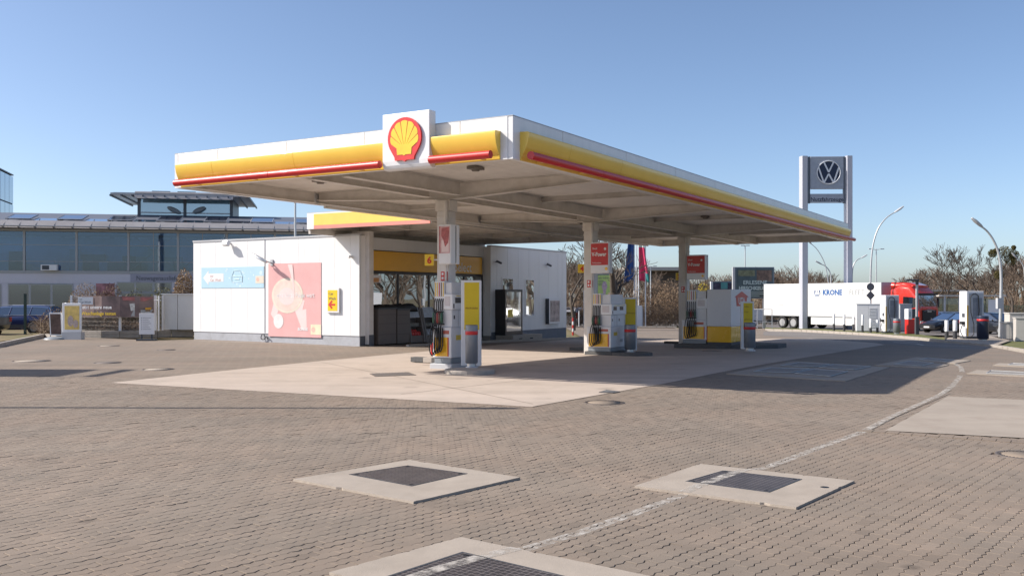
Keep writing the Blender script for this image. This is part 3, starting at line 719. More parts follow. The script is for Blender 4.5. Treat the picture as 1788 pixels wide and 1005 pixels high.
# brand box with the shell emblem
bx = MB(); bx.T = RE
q = [(-.235,4.93),(-.235,5.97),(-.005,5.97),(-.005,4.745),(-.13,4.745),(-.19,4.775),(-.225,4.84)]
bx.xprof(q, -3.2, -1.93); lb_ = bx.build('sign_box', FASW, can, bevel=.012)
def pecten(s=1.0, cx=0, cz=0):
    out = []
    A0 = -38
    for i in range(29):
        a = R(A0+(180-2*A0)*i/28); r = .5
        out.append((r*1.0*math.cos(a), r*.99*math.sin(a)))
    ring = [(x*s+cx, z*s+cz) for x, z in out]
    ring += [(p[0]*s+cx, p[1]*s+cz) for p in ((-.30,-.45),(-.285,-.53),(-.06,-.53),(0,-.565),(.06,-.53),(.285,-.53),(.30,-.45))]
    return ring
def shell_logo(parent, cx, cz, S, y, T=None, prefix='emblem'):
    e = MB(); e.T = T; e.prism(pecten(S, cx, cz)[::-1], y-.045, y)
    rp = e.build('emblem', mat('emblem_red', (.72,.03,.02), .3, coat=.4), parent)
    f = MB(); f.T = T; yy = y-.05; hub = (0, -.36)
    ribs = 7; span = (-22, 202)
    n = ribs
    def rp_(a, r): return (cx+S*r*math.cos(R(a)), cz+S*r*math.sin(R(a)))
    step = (span[1]-span[0])/n
    for k in range(n):
        a0 = span[0]+k*step+1.6; a1 = span[0]+(k+1)*step-1.6
        outer = [rp_(a0+(a1-a0)*j/6, .405+.018*math.sin(math.pi*j/6)) for j in range(7)]
        hc0 = (cx+S*(-.13+.26*( (n-1-k)/n))+S*.26/n*.9, cz-S*.17); hc1 = (cx+S*(-.13+.26*((n-1-k)/n))+S*.26/n*.1, cz-S*.17)
        poly = [hc1, hc0]+outer
        f.prism(poly[::-1], yy, y-.04)
    base = [(-.21,-.40),(-.05,-.40),(0,-.425),(.05,-.40),(.21,-.40),(.225,-.24),(.36,-.15),(.15,-.155),(0,-.15),(-.15,-.155),(-.36,-.15),(-.225,-.24)]
    f.prism([(cx+S*p[0], cz+S*p[1]) for p in base][::-1], yy-.004, y-.0405)
    f.build('shell_ribs', mat('emblem_yellow', (.88,.60,.05), .3), rp if parent is can else parent)
shell_logo(can, -2.565, 5.41, .90, -.24, RE)
# columns
for i, s in enumerate(SC_):
    x, y = UV(s, VC); z = gz(x, y)
    t = thing('canopy_column', ['white canopy column behind the nearest pump, carrying sign 6', 'white canopy column behind the middle pump, carrying sign 4', 'white canopy column at the farthest pump, carrying sign 2'][i], 'column', (x, y, z), ANG_U, 'canopy columns')
    b = MB(); b.box(-.17,.17,-.20,.20,0,4.35-z); b.build('shaft', COLM, t, bevel=.015)
    b = MB(); b.box(-.20,.20,-.24,.24,4.351-z,4.66-z); b.build('head', STEEL, t, bevel=.01)
    b = MB(); b.box(-.19,.19,-.22,.22,3.98-z,4.0-z); b.box(-.19,.19,-.22,.22,4.2-z,4.22-z); b.cyl((-.26,-.16,3.9-z),(-.26,-.16,4.62-z),.055); b.cyl((-.26,-.16,.3),(-.26,-.16,3.9-z),.03); b.box(-.3,-.17,-.19,-.13,3.95-z,4.05-z)
    b.build('downpipe', STEEL, t)
    b = MB(); T = Matrix.Rotation(R(-90), 4, 'Z'); b.T = T; b.box(-.06,.16,-.186,-.171,2.42-z*0,2.68); b.build('safety_sign', REDS, t)
    b = MB(); b.T = T
    for (a, c) in ((-.03,2.58),(-.03,2.46),(.07,2.46)): b.box(a,a+.06,-.19,-.186,c,c+.07)
    b.build('safety_symbol', TXTW, t)

# ------------------------------------------------------------------ link canopy in front of the shop
ZL0, ZL1 = 4.645, 5.28
lk = thing('shop_canopy', 'lower flat canopy with pale yellow and faded red fascia in front of the shop', 'canopy', (AX, AY, 0), ANG_U)
b = MB(); b.box(11.41, 11.5, CW+.03, 16.35, ZL0, ZL1); b.build('white_fascia', FASW, lk)
b = MB(); b.T = RE; b.box(-15.95, -CW-.02, 11.37, 11.41, ZL0+.14, ZL1-.05); b.build('yellow_band', YELP, lk)
b = MB(); b.T = RE; b.box(-15.95, -CW-.02, 11.37, 11.41, ZL0+.0, ZL0+.138); b.build('red_stripe', PINK, lk)
b = MB(); b.box(11.5, 24.5, 16.25, 16.35, ZL0-.18, ZL1); b.box(24.4,24.5,CW+.03,16.24,ZL0,ZL1); b.build('rear_fascia', STEEL, lk)
b = MB(); b.box(11.41, 24.5, CW+.03, 16.35, ZL1+.002, ZL1+.02); b.build('roof_sheet', LGREY, lk)
pr = []; x = 11.51
while x < 24.2: pr += [(x, 5.0), (x+.12, 5.0), (x+.15, 5.04), (x+.19, 5.04)]; x += .22
d2 = MB(); d2.loft([[(a, CW+.04, z) for a, z in pr], [(a, 16.24, z) for a, z in pr]], False, False, False); d2.build('deck_sheet', DECK, lk, fix=False)
for s in (11.62, 14.3, 17.5, 20.7, 24.2):
    b = MB(); ibeam(b, (s, CW+.05), (s, 16.2), 4.68, 4.98, .14); b.build('roof_beam', STEEL, lk)
for v in (CW+.2, 13.4, 16.1):
    b = MB(); ibeam(b, (11.8, v), (24.3, v), 4.70, 4.98, .12); b.build('roof_beam', STEEL, lk)

# ------------------------------------------------------------------ shop building
BS0, BV0, BV1, BS1, BZ = 13.0, 14.97, 24.8, 31.1, 4.45
SH = 23.05; RV = 15.40                             # shop window recess from s=13.65 to SH at v=RV
bld = thing('shop_building', 'low white panelled station shop and wash building', 'building', (AX, AY, 0), ANG_U)
core = MB(); core.box(BS0+.02, BS0+.4, BV0+.02, BV1, -.3, BZ-.02); core.box(BS0+.4, SH, RV+3.2, BV1, -.3, BZ-.02); core.box(SH+.02, BS1-.02, BV0+.02, BV1, -.5, BZ-.02)
core.box(BS0+.4, SH, RV+.02, RV+3.2, 3.95, BZ-.02)
core.build('core', mat('inner_wall', (.30,.29,.28), .8), bld)
# end wall panels (normal -u)
ed = [onU(BS0, p)[0] for p in (628,612,585,558,531.5,522,490.5,463,433,404,377,351,338)]
for i in range(len(ed)-1):
    b = MB(); b.T = RE; b.box(-ed[i+1]+0.004 if True else 0, -ed[i]-.004, 12.985, 13.03, .36, BZ); 
    b.T = Matrix.Rotation(R(-90), 4, 'Z'); b.build('wall_panel', WHITE, bld, bevel=.003)
b = MB(); b.box(BS0+.012, BS0+.05, BV0+.02, BV1, -.3, .355); b.build('plinth', PLINTH, bld)
b = MB(); b.box(BS0-.05, BS0+.06, BV0-.04, BV1+.03, BZ, BZ+.07); b.box(BS0+.061, BS1, BV0+3.0, BV1+.02, BZ, BZ+.05); b.build('parapet_cap', LGREY, bld)
# side walls (normal -v)
b = MB(); b.box(BS0+.055, 13.36, BV0-.0, BV0+.3, .36, BZ-.001); b.build('wall_panel', WHITE, bld)
b = MB(); b.box(13.361, 13.64, BV0-.2, RV+.3, .0, 4.64); b.build('pilaster', COLM, bld, bevel=.01)
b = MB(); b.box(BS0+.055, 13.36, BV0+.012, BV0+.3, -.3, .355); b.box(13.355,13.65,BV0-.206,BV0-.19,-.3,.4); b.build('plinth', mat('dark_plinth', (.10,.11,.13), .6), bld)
ed = [onV(BV0, p)[0] for p in (856,867,885.6,904.3,923,940.7,957.5,973.6,981,988.6)]
for i in range(len(ed)-1):
    b = MB(); b.box(ed[i]+.006, ed[i+1]-.006, BV0-.02, BV0+.03, .18, BZ); b.build('wall_panel', WHITE, bld, bevel=.003)
b = MB(); b.box(SH-.06, SH-.0, BV0-.0, RV+.1, .0, BZ); b.build('wall_panel', WHITE, bld)
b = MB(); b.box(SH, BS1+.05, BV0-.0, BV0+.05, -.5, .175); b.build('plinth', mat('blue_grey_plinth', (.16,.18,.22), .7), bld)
b = MB(); b.box(SH-.1, BS1+.05, BV0-.06, BV0+.2, BZ+.002, BZ+.07); b.build('parapet_cap', LGREY, bld)
b = MB(); b.box(BS1-.02, BS1, BV0+.04, BV1, -.5, BZ); b.build('wall_panel', WHITE, bld)
# recess: wall above, yellow band, windows
b = MB(); b.box(13.64, SH-.06, RV, RV+.05, 3.93, BZ); b.build('upper_wall', WHITE, bld)
x = 13.7
b = MB(); b.box(13.65, SH-.35, RV-.12, RV-.002, 3.06, 3.89); b.build('yellow_band', mat('shop_band', (.80,.42,.03), .3, var=.05, coat=.3), bld, bevel=.01)
text('Select', .62, 20.25, RV-.125, 3.16, TXTW, bld, bold=.0, name='lettering')
FRM = mat('window_frame', (.045,.045,.05), .4)
SG = glass('shop_glass', (28,26,24), .30, .01)
we = [13.66, 16.1, 18.4, 20.3, 21.3, 22.2, SH-.1]
for i in range(len(we)-1):
    b = MB(); x0, x1 = we[i], we[i+1]; zb_ = 1.0 if i < 3 else .03
    b.box(x0,x1,RV+.0,RV+.08,2.93,3.05); b.box(x0,x1,RV,RV+.08,zb_-.06,zb_); b.box(x0,x0+.05,RV,RV+.08,zb_,2.93); b.box(x1-.05,x1,RV,RV+.08,zb_,2.93)
    w_ = b.build('window', FRM, bld); g = MB(); g.box(x0+.051,x1-.051,RV+.03,RV+.045,zb_+.001,2.929); g.build('pane', SG, w_)
b = MB(); b.box(13.66, 20.3, RV, RV+.05, -.1, .93); b.build('sill_wall', mat('brown_panel', (.10,.085,.075), .5), bld)
b = MB(); b.box(13.6, SH, RV+2.9, RV+3.0, 0, 3.9); b.box(13.6,SH,RV+.1,RV+3.0,-.1,0.0); b.build('shop_interior', mat('shop_inside', (.12,.10,.08), .8), bld)
# narrow mirror window, wall display etc on the right-hand wall
def wallpanel(px0, px1, r0, r1, v, name, m, th=.03, frame=None, mf=None):
    s0, z1 = onV(v, px0, r0); s1, _ = onV(v, px1, r0); z0 = onV(v, (px0+px1)/2, r1)[1]; z1 = onV(v, (px0+px1)/2, r0)[1]
    b = MB(); b.box(s0, s1, v-th, v, z0, z1)
    return b, s0, s1, z0, z1
b, s0, s1, z0, z1 = wallpanel(916.5, 933, 487, 553, BV0-.021, 'w', None, .02)
wf = b.build('window', WHITEP, bld); g = MB(); g.box(s0+.1, s1-.1, BV0-.046, BV0-.042, z0+.08, z1-.06); g.build('pane', glass('mirror_glass', (60,62,66), .6, .01), wf)
b, s0, s1, z0, z1 = wallpanel(875, 897, 484, 582, BV0-.021, 'w', None, .02)
wf = b.build('door', WHITEP, bld); g = MB(); g.box(s0+.12, s1-.12, BV0-.046, BV0-.042, z0+.08, z1-.08); g.build('pane', glass('door_glass', (40,40,44), .3, .01), wf)

# things fixed to the wall
def on_end(name, lb, cat, px0, px1, r0, r1, off=.02):
    v0, _ = onU(BS0-off, px1); v1, _ = onU(BS0-off, px0); vm_, z1 = onU(BS0-off, (px0+px1)/2, r0); _, z0 = onU(BS0-off, (px0+px1)/2, r1)
    x, y = UV(BS0-off, v1); t = thing(name, lb, cat, (x, y, 0), ANG_E); return t, v1-v0, z0, z1
BLU = mat('faded_blue_print', (.44,.64,.76), .5, var=.04, scale=2); PNK = mat('faded_pink_print', (.72,.40,.39), .5, var=.07, scale=1.6)
PNK2 = mat('paler_pink_print', (.79,.62,.60), .5, var=.05, scale=3); BL2 = mat('pale_blue_print', (.62,.76,.82), .5)
t, w_, z0, z1 = on_end('car_wash_banner', 'faded light blue banner with white arrow on the white wall', 'banner', 352, 461, 466, 502.5)
b = MB(); b.box(0,w_,-.012,0,z0,z1); b.build('board', BLU, t); h = z1-z0
b = MB(); zc = (z0+z1)/2; b.prism([(.12,zc),(.48,zc-h*.36),(.48,zc-h*.2),(1.45,zc-h*.2),(1.45,zc+h*.2),(.48,zc+h*.2),(.48,zc+h*.36)], -.016, -.0125); b.build('arrow', WHITEP, t)
text('zur', .17, .58, -.018, zc+.03, mat('faded_red_ink', (.62,.40,.38), .6), t); text('Car Wash', .17, .58, -.018, zc-.16, mat('faded_red_ink', (.6,.4,.38), .6), t)
cz = zc+.02; cr = MB(); x0 = 2.3
cr.tube([(x0-.32,-.016,cz-.22),(x0-.34,-.016,cz+.02),(x0-.2,-.016,cz+.28),(x0+.2,-.016,cz+.28),(x0+.34,-.016,cz+.02),(x0+.32,-.016,cz-.22),(x0-.32,-.016,cz-.22)], .012, 4)
cr.tube([(x0-.34,-.016,cz+.02),(x0+.34,-.016,cz+.02)], .012, 4); cr.tube([(x0-.15,-.016,cz-.1),(x0+.15,-.016,cz-.1)], .02, 4)
cr.build('car_outline', BL2, t); b = MB()
for k in range(26):
    x = rng.uniform(1.6, w_-.1); z = rng.uniform(z0+.08, z1-.08); r_ = rng.uniform(.015,.05); b.cyl((x,-.0125,z),(x,-.015,z),r_*(2 if x > 3.2 and z > zc+.1 else 1),n=10)
b.build('foam_bubbles', BL2, t, kind='stuff'); b = MB(); b.box(w_-.5,w_,-.018,-.0125,z0+.2,z0+.52); b.build('corner_label', mat('cream_print', (.74,.66,.55), .5), t)
b = MB(); b.cyl((w_-.36,-.018,z0+.36),(w_-.36,-.021,z0+.36),.09,n=14); b.build('corner_emblem', mat('faded_orange', (.75,.48,.40), .5), t)
t, w_, z0, z1 = on_end('coffee_poster', 'tall faded pink coffee poster with a cup seen from above on the white wall', 'poster', 469, 561, 459, 588)
b = MB(); b.box(0,w_,-.014,0,z0,z1); b.build('board', PNK, t); h = z1-z0
b = MB(); cx, cz = w_*.37, z0+h*.56
def disc(mb, cx, cz, rx, rz, y0, y1, n=32): mb.prism([(cx+rx*math.cos(-2*math.pi*i/n), cz+rz*math.sin(-2*math.pi*i/n)) for i in range(n)][::-1], y0, y1)
b.prism([(w_*.60,cz-.15),(w_*.50,cz-.55),(w_*.64,z0+.35),(w_*.74,z0+.3),(w_*.73,z0+1.2),(w_*.66,cz-.6),(w_*.70,cz-.2)][::-1], -.018, -.0145); b.prism([(w_*.13,cz-.1),(w_*.2,z0+1.1),(w_*.12,z0+.7),(w_*.05,cz-.8)][::-1], -.018, -.0145); b.build('hand_print', PNK2, t)
b = MB(); disc(b, cx, cz, w_*.30, h*.24, -.022, -.0185); b.build('cup_rim', mat('cream_print', (.7,.6,.5), .5), t)
b = MB(); disc(b, cx, cz, w_*.265, h*.21, -.025, -.0225); b.build('cup_inside', mat('coffee_print', (.78,.60,.53), .5), t)
b = MB(); disc(b, cx-.02, cz-.03, w_*.15, h*.12, -.028, -.0255); b.build('milk_foam', PNK2, t)
b = MB(); b.prism([(w_*.38,z1-.06),(w_*.44,z1-.5),(w_*.475,z1-.9),(w_*.49,cz),(w_*.515,cz),(w_*.50,z1-.9),(w_*.49,z1-.45),(w_*.47,z1-.06)], -.0305, -.0285); b.build('milk_stream', PNK2, t)
b = MB(); disc(b, w_*.2, z0+h*.21, w_*.095, h*.10, -.022, -.0185); b.build('round_label', mat('off_white_print', (.76,.73,.72), .5), t)
text('eine kurze Pause wert', .30, w_*.17, -.03, cz-.08, TXTW, t, sx=.80); text('BONUS', .17, w_*.57, -.022, z0+.28, TXTW, t, bold=.006)
b = MB(); b.box(w_*.81,w_,-.02,-.0145,z0+.12,z0+.55); b.build('corner_label', mat('pale_yellow_print', (.80,.70,.50), .5), t)
b = MB(); b.cyl((w_*.86,-.02,z0+.33),(w_*.86,-.023,z0+.33),.11,n=14); b.build('corner_emblem', mat('faded_orange', (.7,.4,.3), .5), t)
t, w_, z0, z1 = on_end('car_wash_sign', 'small yellow box sign with red left arrow on the white wall', 'sign', 570, 592, 502, 546, .10)
b = MB(); b.box(0,w_,0,.09,z0,z1); b.build('casing', WHITEP, t, bevel=.02)
b = MB(); b.box(.07,w_-.09,-.006,0,z0+.08,z1-.1); b.build('face', YELS, t); text('Car', .17, .12, -.010, z1-.30, TXTG, t); text('Wash', .17, .12, -.010, z1-.50, TXTG, t)
b = MB(); zc = z0+.34; b.prism([(.1,zc),(.28,zc-.18),(.35,zc-.13),(.26,zc-.04),(.48,zc-.04),(.48,zc+.04),(.26,zc+.04),(.35,zc+.13),(.28,zc+.18)], -.011, -.0065); b.build('arrow', TXTR, t)
# gooseneck lamp, floodlight, camera, cable
x, y = UV(BS0-.02, onU(BS0, 476)[0]); t = thing('wall_lamp', 'grey wing shaped lamp on a short arm over the coffee poster', 'wall lamp', (x, y, 0), ANG_E)
z = onU(BS0, 476, 459)[1]; b = MB(); b.box(-.07,.07,-.05,0,z-.12,z+.14); b.tube([(0,-.03,z),(-.02,-.3,z+.05),(-.1,-.5,z+.14)], .03, 8); b.build('bracket', LGREY, t)
b = MB(); b.T = Matrix.Translation((-.1,-.5,z+.15)) @ Matrix.Rotation(R(24),4,'Y'); b.loft([[(a*.0+x_, yy*wd, zz*th) for yy, zz in ((-1,0),(-.5,-1),(.5,-1),(1,0),(.6,.8),(-.6,.8))] for x_, wd, th, a in ((.30,.05,.05,0),(.1,.12,.06,0),(-.25,.15,.05,0),(-.55,.1,.03,0),(-.68,.03,.01,0))]); b.build('head', SILV, t)
x, y = UV(BS0-.02, onU(BS0, 403)[0]); z = onU(BS0, 403, 425)[1]; t = thing('floodlight', 'small white floodlight at the top edge of the white wall', 'floodlight', (x, y, 0), ANG_E)
b = MB(); b.T = Matrix.Translation((0,-.25,z)) @ Matrix.Rotation(R(-25),4,'X'); b.box(-.16,.16,-.1,.1,-.12,.1); b.build('housing', WHITEP, t, bevel=.02); b = MB(); b.box(-.03,.03,-.2,0,z-.02,z+.03); b.build('arm', LGREY, t)
x, y = UV(BS0-.02, onU(BS0, 615)[0]); z = onU(BS0, 615, 448)[1]; t = thing('wall_camera', 'small white camera near the right end of the sunlit white wall', 'camera', (x, y, 0), ANG_E, 'wall cameras')
b = MB(); b.cyl((0,0,z),(0,-.14,z),.05); b.build('mount', WHITEP, t); b = MB(); b.ball((0,-.15,z-.01),.06); b.build('dome', WHITEP, t)
for px, py in ((865,457),(953,462)):
    s, z = onV(BV0-.02, px, py); x, y = UV(s, BV0-.02); t = thing('wall_camera', 'dark bullet camera on the shaded wall '+('near its left end' if px < 900 else 'right of the narrow window'), 'camera', (x, y, 0), ANG_U, 'wall cameras')
    b = MB(); b.cyl((0,0,z),(0,-.16,z),.03); b.build('mount', LGREY, t); b = MB(); b.cyl((-.12,-.16,z+.03),(.2,-.22,z-.06),.055); b.build('body', DGREY, t)
x, y = UV(BS0-.028, onU(BS0, 463)[0]); t = thing('lightning_cable', 'thin vertical conductor on the white wall with a coiled end at its foot', 'cable', (x, y, 0), ANG_E)
b = MB(); b.tube([(0,0,BZ+.08),(0,-.0,.4)], .012, 6); b.build('rod', GALV, t); b = MB(); b.tube([(.0+.12*math.cos(a)-.05,-.05-.02*math.sin(a*2),.22+.12*math.sin(a)) for a in [i*.5 for i in range(14)]]+[(.2,-.06,.2),(.25,-.05,.1)], .022, 6); b.build('coil', DGREY, t)
# ------------------------------------------------------------------ pump islands
YB = mat('board_yellow', (.72,.52,.01), .4, var=.03)
PW = mat('pump_white', (.66,.66,.68), .3, var=.03)
PD = mat('pump_display', (.05,.055,.07), .15)
PSEAM = mat('seam_grey', (.25,.25,.26), .5)
PY = mat('pump_yellow', (.82,.45,.02), .25, var=.03, coat=.3)
BINM = mat('bin_metal', (.23,.245,.27), .38, metal=.3, var=.05, streak=6)
def waste_bin(px, py, lb, group='round waste bins', h=1.12, r=.165, m=None, zoff=0):
    x, y, z = G(px, py); t = thing('waste_bin', lb, 'waste bin', (x, y, z+zoff), R(-20), group)
    b = MB(); b.lathe((0,0,0), [(r*.8,.10),(r,.12),(r,h-.26)], 28); b.lathe((0,0,0), [(r,h-.16),(r,h-.04),(r*.97,h),(.02,h+.005)], 28); b.build('body', m or BINM, t)
    b = MB(); b.lathe((0,0,0), [(r*.99,h-.26),(r+.004,h-.255),(r+.004,h-.165),(r*.99,h-.16)], 28); b.build('red_band', mat('bin_red', (.62,.03,.03), .4), t)
    b = MB(); b.lathe((0,0,0), [(r*.75,.0),(r*.75,.1)], 20); b.lathe((0,0,0), [(r*1.0,.0),(r*1.0,.02),(.05,.025)], 20); b.build('foot', SILV, t); return t
def board(px0, px1, r0, rbase, lb, lines, w3=False):
    x0, y0, z = G((px0+px1)/2, rbase); W_ = (px1-px0)/F*y0; H_ = (rbase-r0)/F*y0
    t = thing('product_board', lb, 'info board', (x0-W_/2, y0, z+.11), R(-4), 'yellow product boards')
    b = MB(); b.box(0,W_,0,.16,0,H_-.11); b.build('casing', WHITEP, t, bevel=.012)
    f0 = (H_-.11)*.42; b = MB(); b.box(.09,W_-.05,-.008,0,f0,H_-.17); b.build('yellow_face', YB, t)
    for i, (s, zz) in enumerate(lines): text(s, .072, .12, -.011, f0+(H_-.17-f0)*zz, mat('board_ink', (.30,.14,.01), .5), t, sx=.85)
    return t
def nozzle(parent, x, z, y, col):
    g = mat(col[0], col[1], .4); b = MB()
    b.loft([[(x+dx*sx, y+dy, z+dz) for dx, dy in ((-.024,-.03),(.024,-.03),(.024,.03),(-.024,.03))] for sx, dz in ((.6,-.16),(1,-.10),(1.2,.0),(1,.08),(.6,.13))]); b.cyl((x,y-.02,z+.1),(x,y+.09,z+.17),.014)
    return b.build('nozzle', g, parent)
def pump(loc, W1, D, lb, nh=5, H=2.36, big=False):
    # front-view frame of the end face: x to the right (towards the lane), y into the island
    t = thing('fuel_pump', lb, 'fuel pump', loc, ANG_E, 'fuel pumps')
    b = MB(); b.box(-W1+.03,-.03,.03,D-.03,.14,.30); b.build('plinth', GREY, t, bevel=.02)
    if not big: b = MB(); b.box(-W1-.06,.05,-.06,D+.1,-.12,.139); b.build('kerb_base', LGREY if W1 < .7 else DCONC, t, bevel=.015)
    b = MB(); b.box(-W1,0,0,D,.301,1.14); b.build('lower_cabinet', PW, t, bevel=.02)
    b = MB(); b.box(-W1+.08,-.12,-.012,0,.34,.86); b.build('yellow_panel', PY, t, bevel=.005)
    b = MB(); b.box(-.12,-.09,-.013,0,.34,.86); b.build('red_strip', TXTR, t)
    b = MB(); b.box(-W1+.30 if W1 > .7 else -W1+.1,-.02,.06,D-.04,1.141,1.62); b.build('upper_cabinet', PW, t, bevel=.015)
    b = MB(); b.box(-W1*.42,.03,.01,D+.02,1.621,2.05); b.build('display_head', WHITEP, t, bevel=.025)
    hx0 = -W1+.22 if W1 > .7 else -W1+.02; hx1 = -W1*.42-.005
    b = MB(); b.box(hx0,hx1,.05,.42,1.62,H-.02); b.box(hx1+.001,-.06,.10,D-.08,2.051,H-.06); b.build('hose_mast', PW, t, bevel=.01)
    # displays on the lane face (x = .03 plane)
    for k, (a, c) in enumerate(((.14,.42),(.68,.98))):
        if c > D: continue
        b = MB(); b.box(.031,.036,a,c,1.80,1.95); b.build('display', PD, t)
    b = MB(); b.box(.031,.036,.05,.10,1.66,1.78); b.box(-.0195,-.016,.14,.20,1.36,1.46); b.box(-.0195,-.016,.70,.78,1.36,1.46); b.build('keypad', PD, t)
    b = MB()
    for a in (.36,.52,.56): b.box(-.0195,-.017,a,a+.012,1.16,1.60)
    b.box(.0005,.002,.02,D-.02,1.10,1.104); b.box(.0005,.002,D*.55,D*.55+.004,.32,1.1); b.build('panel_seam', PSEAM, t)
    b = MB(); b.box(.0005,.003,D*.18,D*.42,.78,.92); b.build('price_label', mat('label_yellow', (.7,.5,.05), .5), t)
    b = MB(); b.box(.0005,.003,D*.6,D*.8,.5,.62); b.build('warning_sticker', mat('sticker_grey', (.35,.36,.38), .5), t)
    b = MB(); b.box(-W1*.95,-W1*.6,-.0145,-.0125,.90,1.02) if W1 < 0 else b.box(-W1*.5,-W1*.12,-.003,-.0005,.95,1.05); b.build('instruction_sticker', mat('sticker_red', (.45,.12,.08), .5), t)
    b = MB(); b.box(.031,.0345,D*.15,D*.9,1.98,2.0); b.build('head_trim', mat('label_yellow', (.7,.5,.05), .5), t)
    b = MB(); b.box(-W1*.36,-W1*.08,.003,.0095,1.72,1.98); b.build('front_display', mat('panel_print', (.6,.55,.55), .4), t)
    cols = [('nozzle_green',(.02,.09,.05)),('nozzle_black',(.02,.02,.02)),('nozzle_red',(.25,.03,.03)),('nozzle_brown',(.10,.05,.03)),('nozzle_green',(.02,.09,.05))]
    stripe = [(.75,.5,.05),(.75,.5,.05),(.5,.03,.06),(.15,.10,.05),(.75,.5,.05)]
    n = nh; xs = [hx0+.035+(hx1-hx0-.07)*i/(n-1) for i in range(n)]
    for i, x in enumerate(xs):
        b = MB(); b.box(x-.014,x+.014,.044,.05,H-.44,H-.06); b.build('grade_stripe', mat('stripe_%d' % i if False else 'stripe_'+['amber','amber','crimson','umber','amber'][i], stripe[i], .5), t)
        no = nozzle(t, x, 1.40, -.03, cols[i]); b = MB(); b.box(x-.03,x+.03,.0,.06,1.20,1.24); b.build('holster', DGREY, t)
        pts = [(x,.05,H-.5),(x,.0,H-.62),(x,-.0,1.62),(x,-.02,1.54)]
        b = MB(); b.tube(pts, .014, 6)
        sw = -.07*(1-i/(n-1))-.01
        dz = .40+.03*i
        lp = [(x,-.04,1.28),(x+sw*.6,-.09,1.08),(x+sw,-.12,.78),(x+sw,-.13,dz+.16),(x+sw*.4,-.13,dz),(x+.03,-.12,dz-.04),(x+.07,-.09,dz+.12),(x+.05,-.05,.8),(x+.03,-.03,1.2)]
        q = []
        for a in range(len(lp)-1):
            for s_ in range(4):
                f_ = s_/4; p0 = lp[max(a-1,0)]; p1 = lp[a]; p2 = lp[a+1]; p3 = lp[min(a+2,len(lp)-1)]
                q.append(tuple(.5*((2*p1[k])+(-p0[k]+p2[k])*f_+(2*p0[k]-5*p1[k]+4*p2[k]-p3[k])*f_*f_+(-p0[k]+3*p1[k]-3*p2[k]+p3[k])*f_**3) for k in range(3)))
        b.tube(q, .0165, 6); b.build('hose', BLACK, t)
    return t
def island(cx, cy, lb, L, W_, big=1.42):
    z = gz(cx, cy); t = thing('pump_island', lb, 'kerb island', (cx, cy, z), ANG_E, 'raised pump islands'); return t, z
ISL = KERB
# ---- island 1
x, y, z = G(820, 651.5)
t = thing('pump_island', 'round ended pale kerb island under the nearest yellow board and bin', 'kerb island', (x, y, z), ANG_E, 'raised pump islands')
pts = [( .66*math.cos(a), .62*math.sin(a)) for a in [2*math.pi*i/28 for i in range(28)]]
b = MB(); b.slab(pts, -.05, .11); b.build('kerb_stone', ISL, t, bevel=.02)
c1x, c1y = UV(4.6, 4.69)
pump((c1x, c1y, .0), .62, 1.25, 'nearest fuel pump with black hoses beside the sign numbered 6', H=2.42)
x, y, z = G(737, 633); t = thing('kerb_block', 'black and white kerb block left of the nearest pump', 'kerb block', (x, y, 0), ANG_E)
for i, (a, c, m_) in enumerate(((-.36,.1,DCONC),(.101,.42,KERB),(.421,.7,DCONC))):
    b = MB(); b.box(a,c,-.1,.15,0,.15); b.build('block', m_, t, bevel=.01)
board(805, 840, 489, 645, 'yellow board on the island of the nearest pump', [('Alle Produkte', .44)])
waste_bin(823.5, 648, 'grey bin with red band in front of the yellow board at the nearest pump', zoff=.11)
# ---- island 2
x, y, z = G(1098, 620); t = thing('pump_island', 'shaded round ended kerb island under the middle pump board', 'kerb island', (x, y, z), ANG_E, 'raised pump islands')
pts = [(.75*math.cos(a)+.1, .7*math.sin(a)) for a in [2*math.pi*i/28 for i in range(28)]]
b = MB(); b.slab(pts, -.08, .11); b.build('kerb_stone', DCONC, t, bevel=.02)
c2x, c2y = UV(13.66, 4.10); z2 = gz(c2x, c2y)
pp_ = pump((c2x, c2y, z2), .95, 1.25, 'middle fuel pump with black hoses beside the sign numbered 4', H=2.5); pp_.scale.z = .88
x, y, z = G(1012, 612); t = thing('kerb_block', 'dark low kerb block left of the middle pump', 'kerb block', (x, y, z), ANG_E)
b = MB(); b.box(-.4,.4,-.1,.12,0,.12); b.build('block', DCONC, t, bevel=.01)
board(1087.5, 1112, 519, 617, 'yellow board at the shaded middle pump', [('Alle Produkte', .5)])
waste_bin(1100, 619.5, 'grey bin with red band in front of the board at the middle pump', h=.98, r=.20, zoff=.1)
# ---- island 3
c3x, c3y = UV(21.4, 2.23); z3 = gz(c3x, c3y)
x, y, z = G(1300, 611); t = thing('pump_island', 'long dark kerb island of the farthest pump', 'kerb island', (c3x, c3y, z3), ANG_E, 'raised pump islands')
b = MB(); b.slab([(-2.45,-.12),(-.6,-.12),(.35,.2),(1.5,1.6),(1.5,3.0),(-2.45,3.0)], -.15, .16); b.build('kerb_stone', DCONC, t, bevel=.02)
t3 = pump((c3x+V[0]*1.05, c3y+V[1]*1.05, z3+.05), 1.10, 1.25, 'farthest fuel pump with black hoses joined to the big white cabinet', H=2.42)
t = thing('card_kiosk', 'large white and yellow pump cabinet with red emblem beside the farthest pump', 'pump cabinet', (c3x, c3y, z3+.05), ANG_E)
b = MB(); b.box(-1.02,0,0,2.8,.0,.22); b.build('plinth', DGREY, t); b = MB(); b.box(-1.04,0,-.01,2.8,.221,.88); b.build('yellow_base', PY, t, bevel=.02)
b = MB(); b.box(-1.04,0,0,2.8,.881,2.42); b.build('cabinet', PW, t, bevel=.02)
b = MB(); b.box(-1.04,-1.01,-.014,-.0105,.25,.88); b.build('red_strip', TXTR, t)
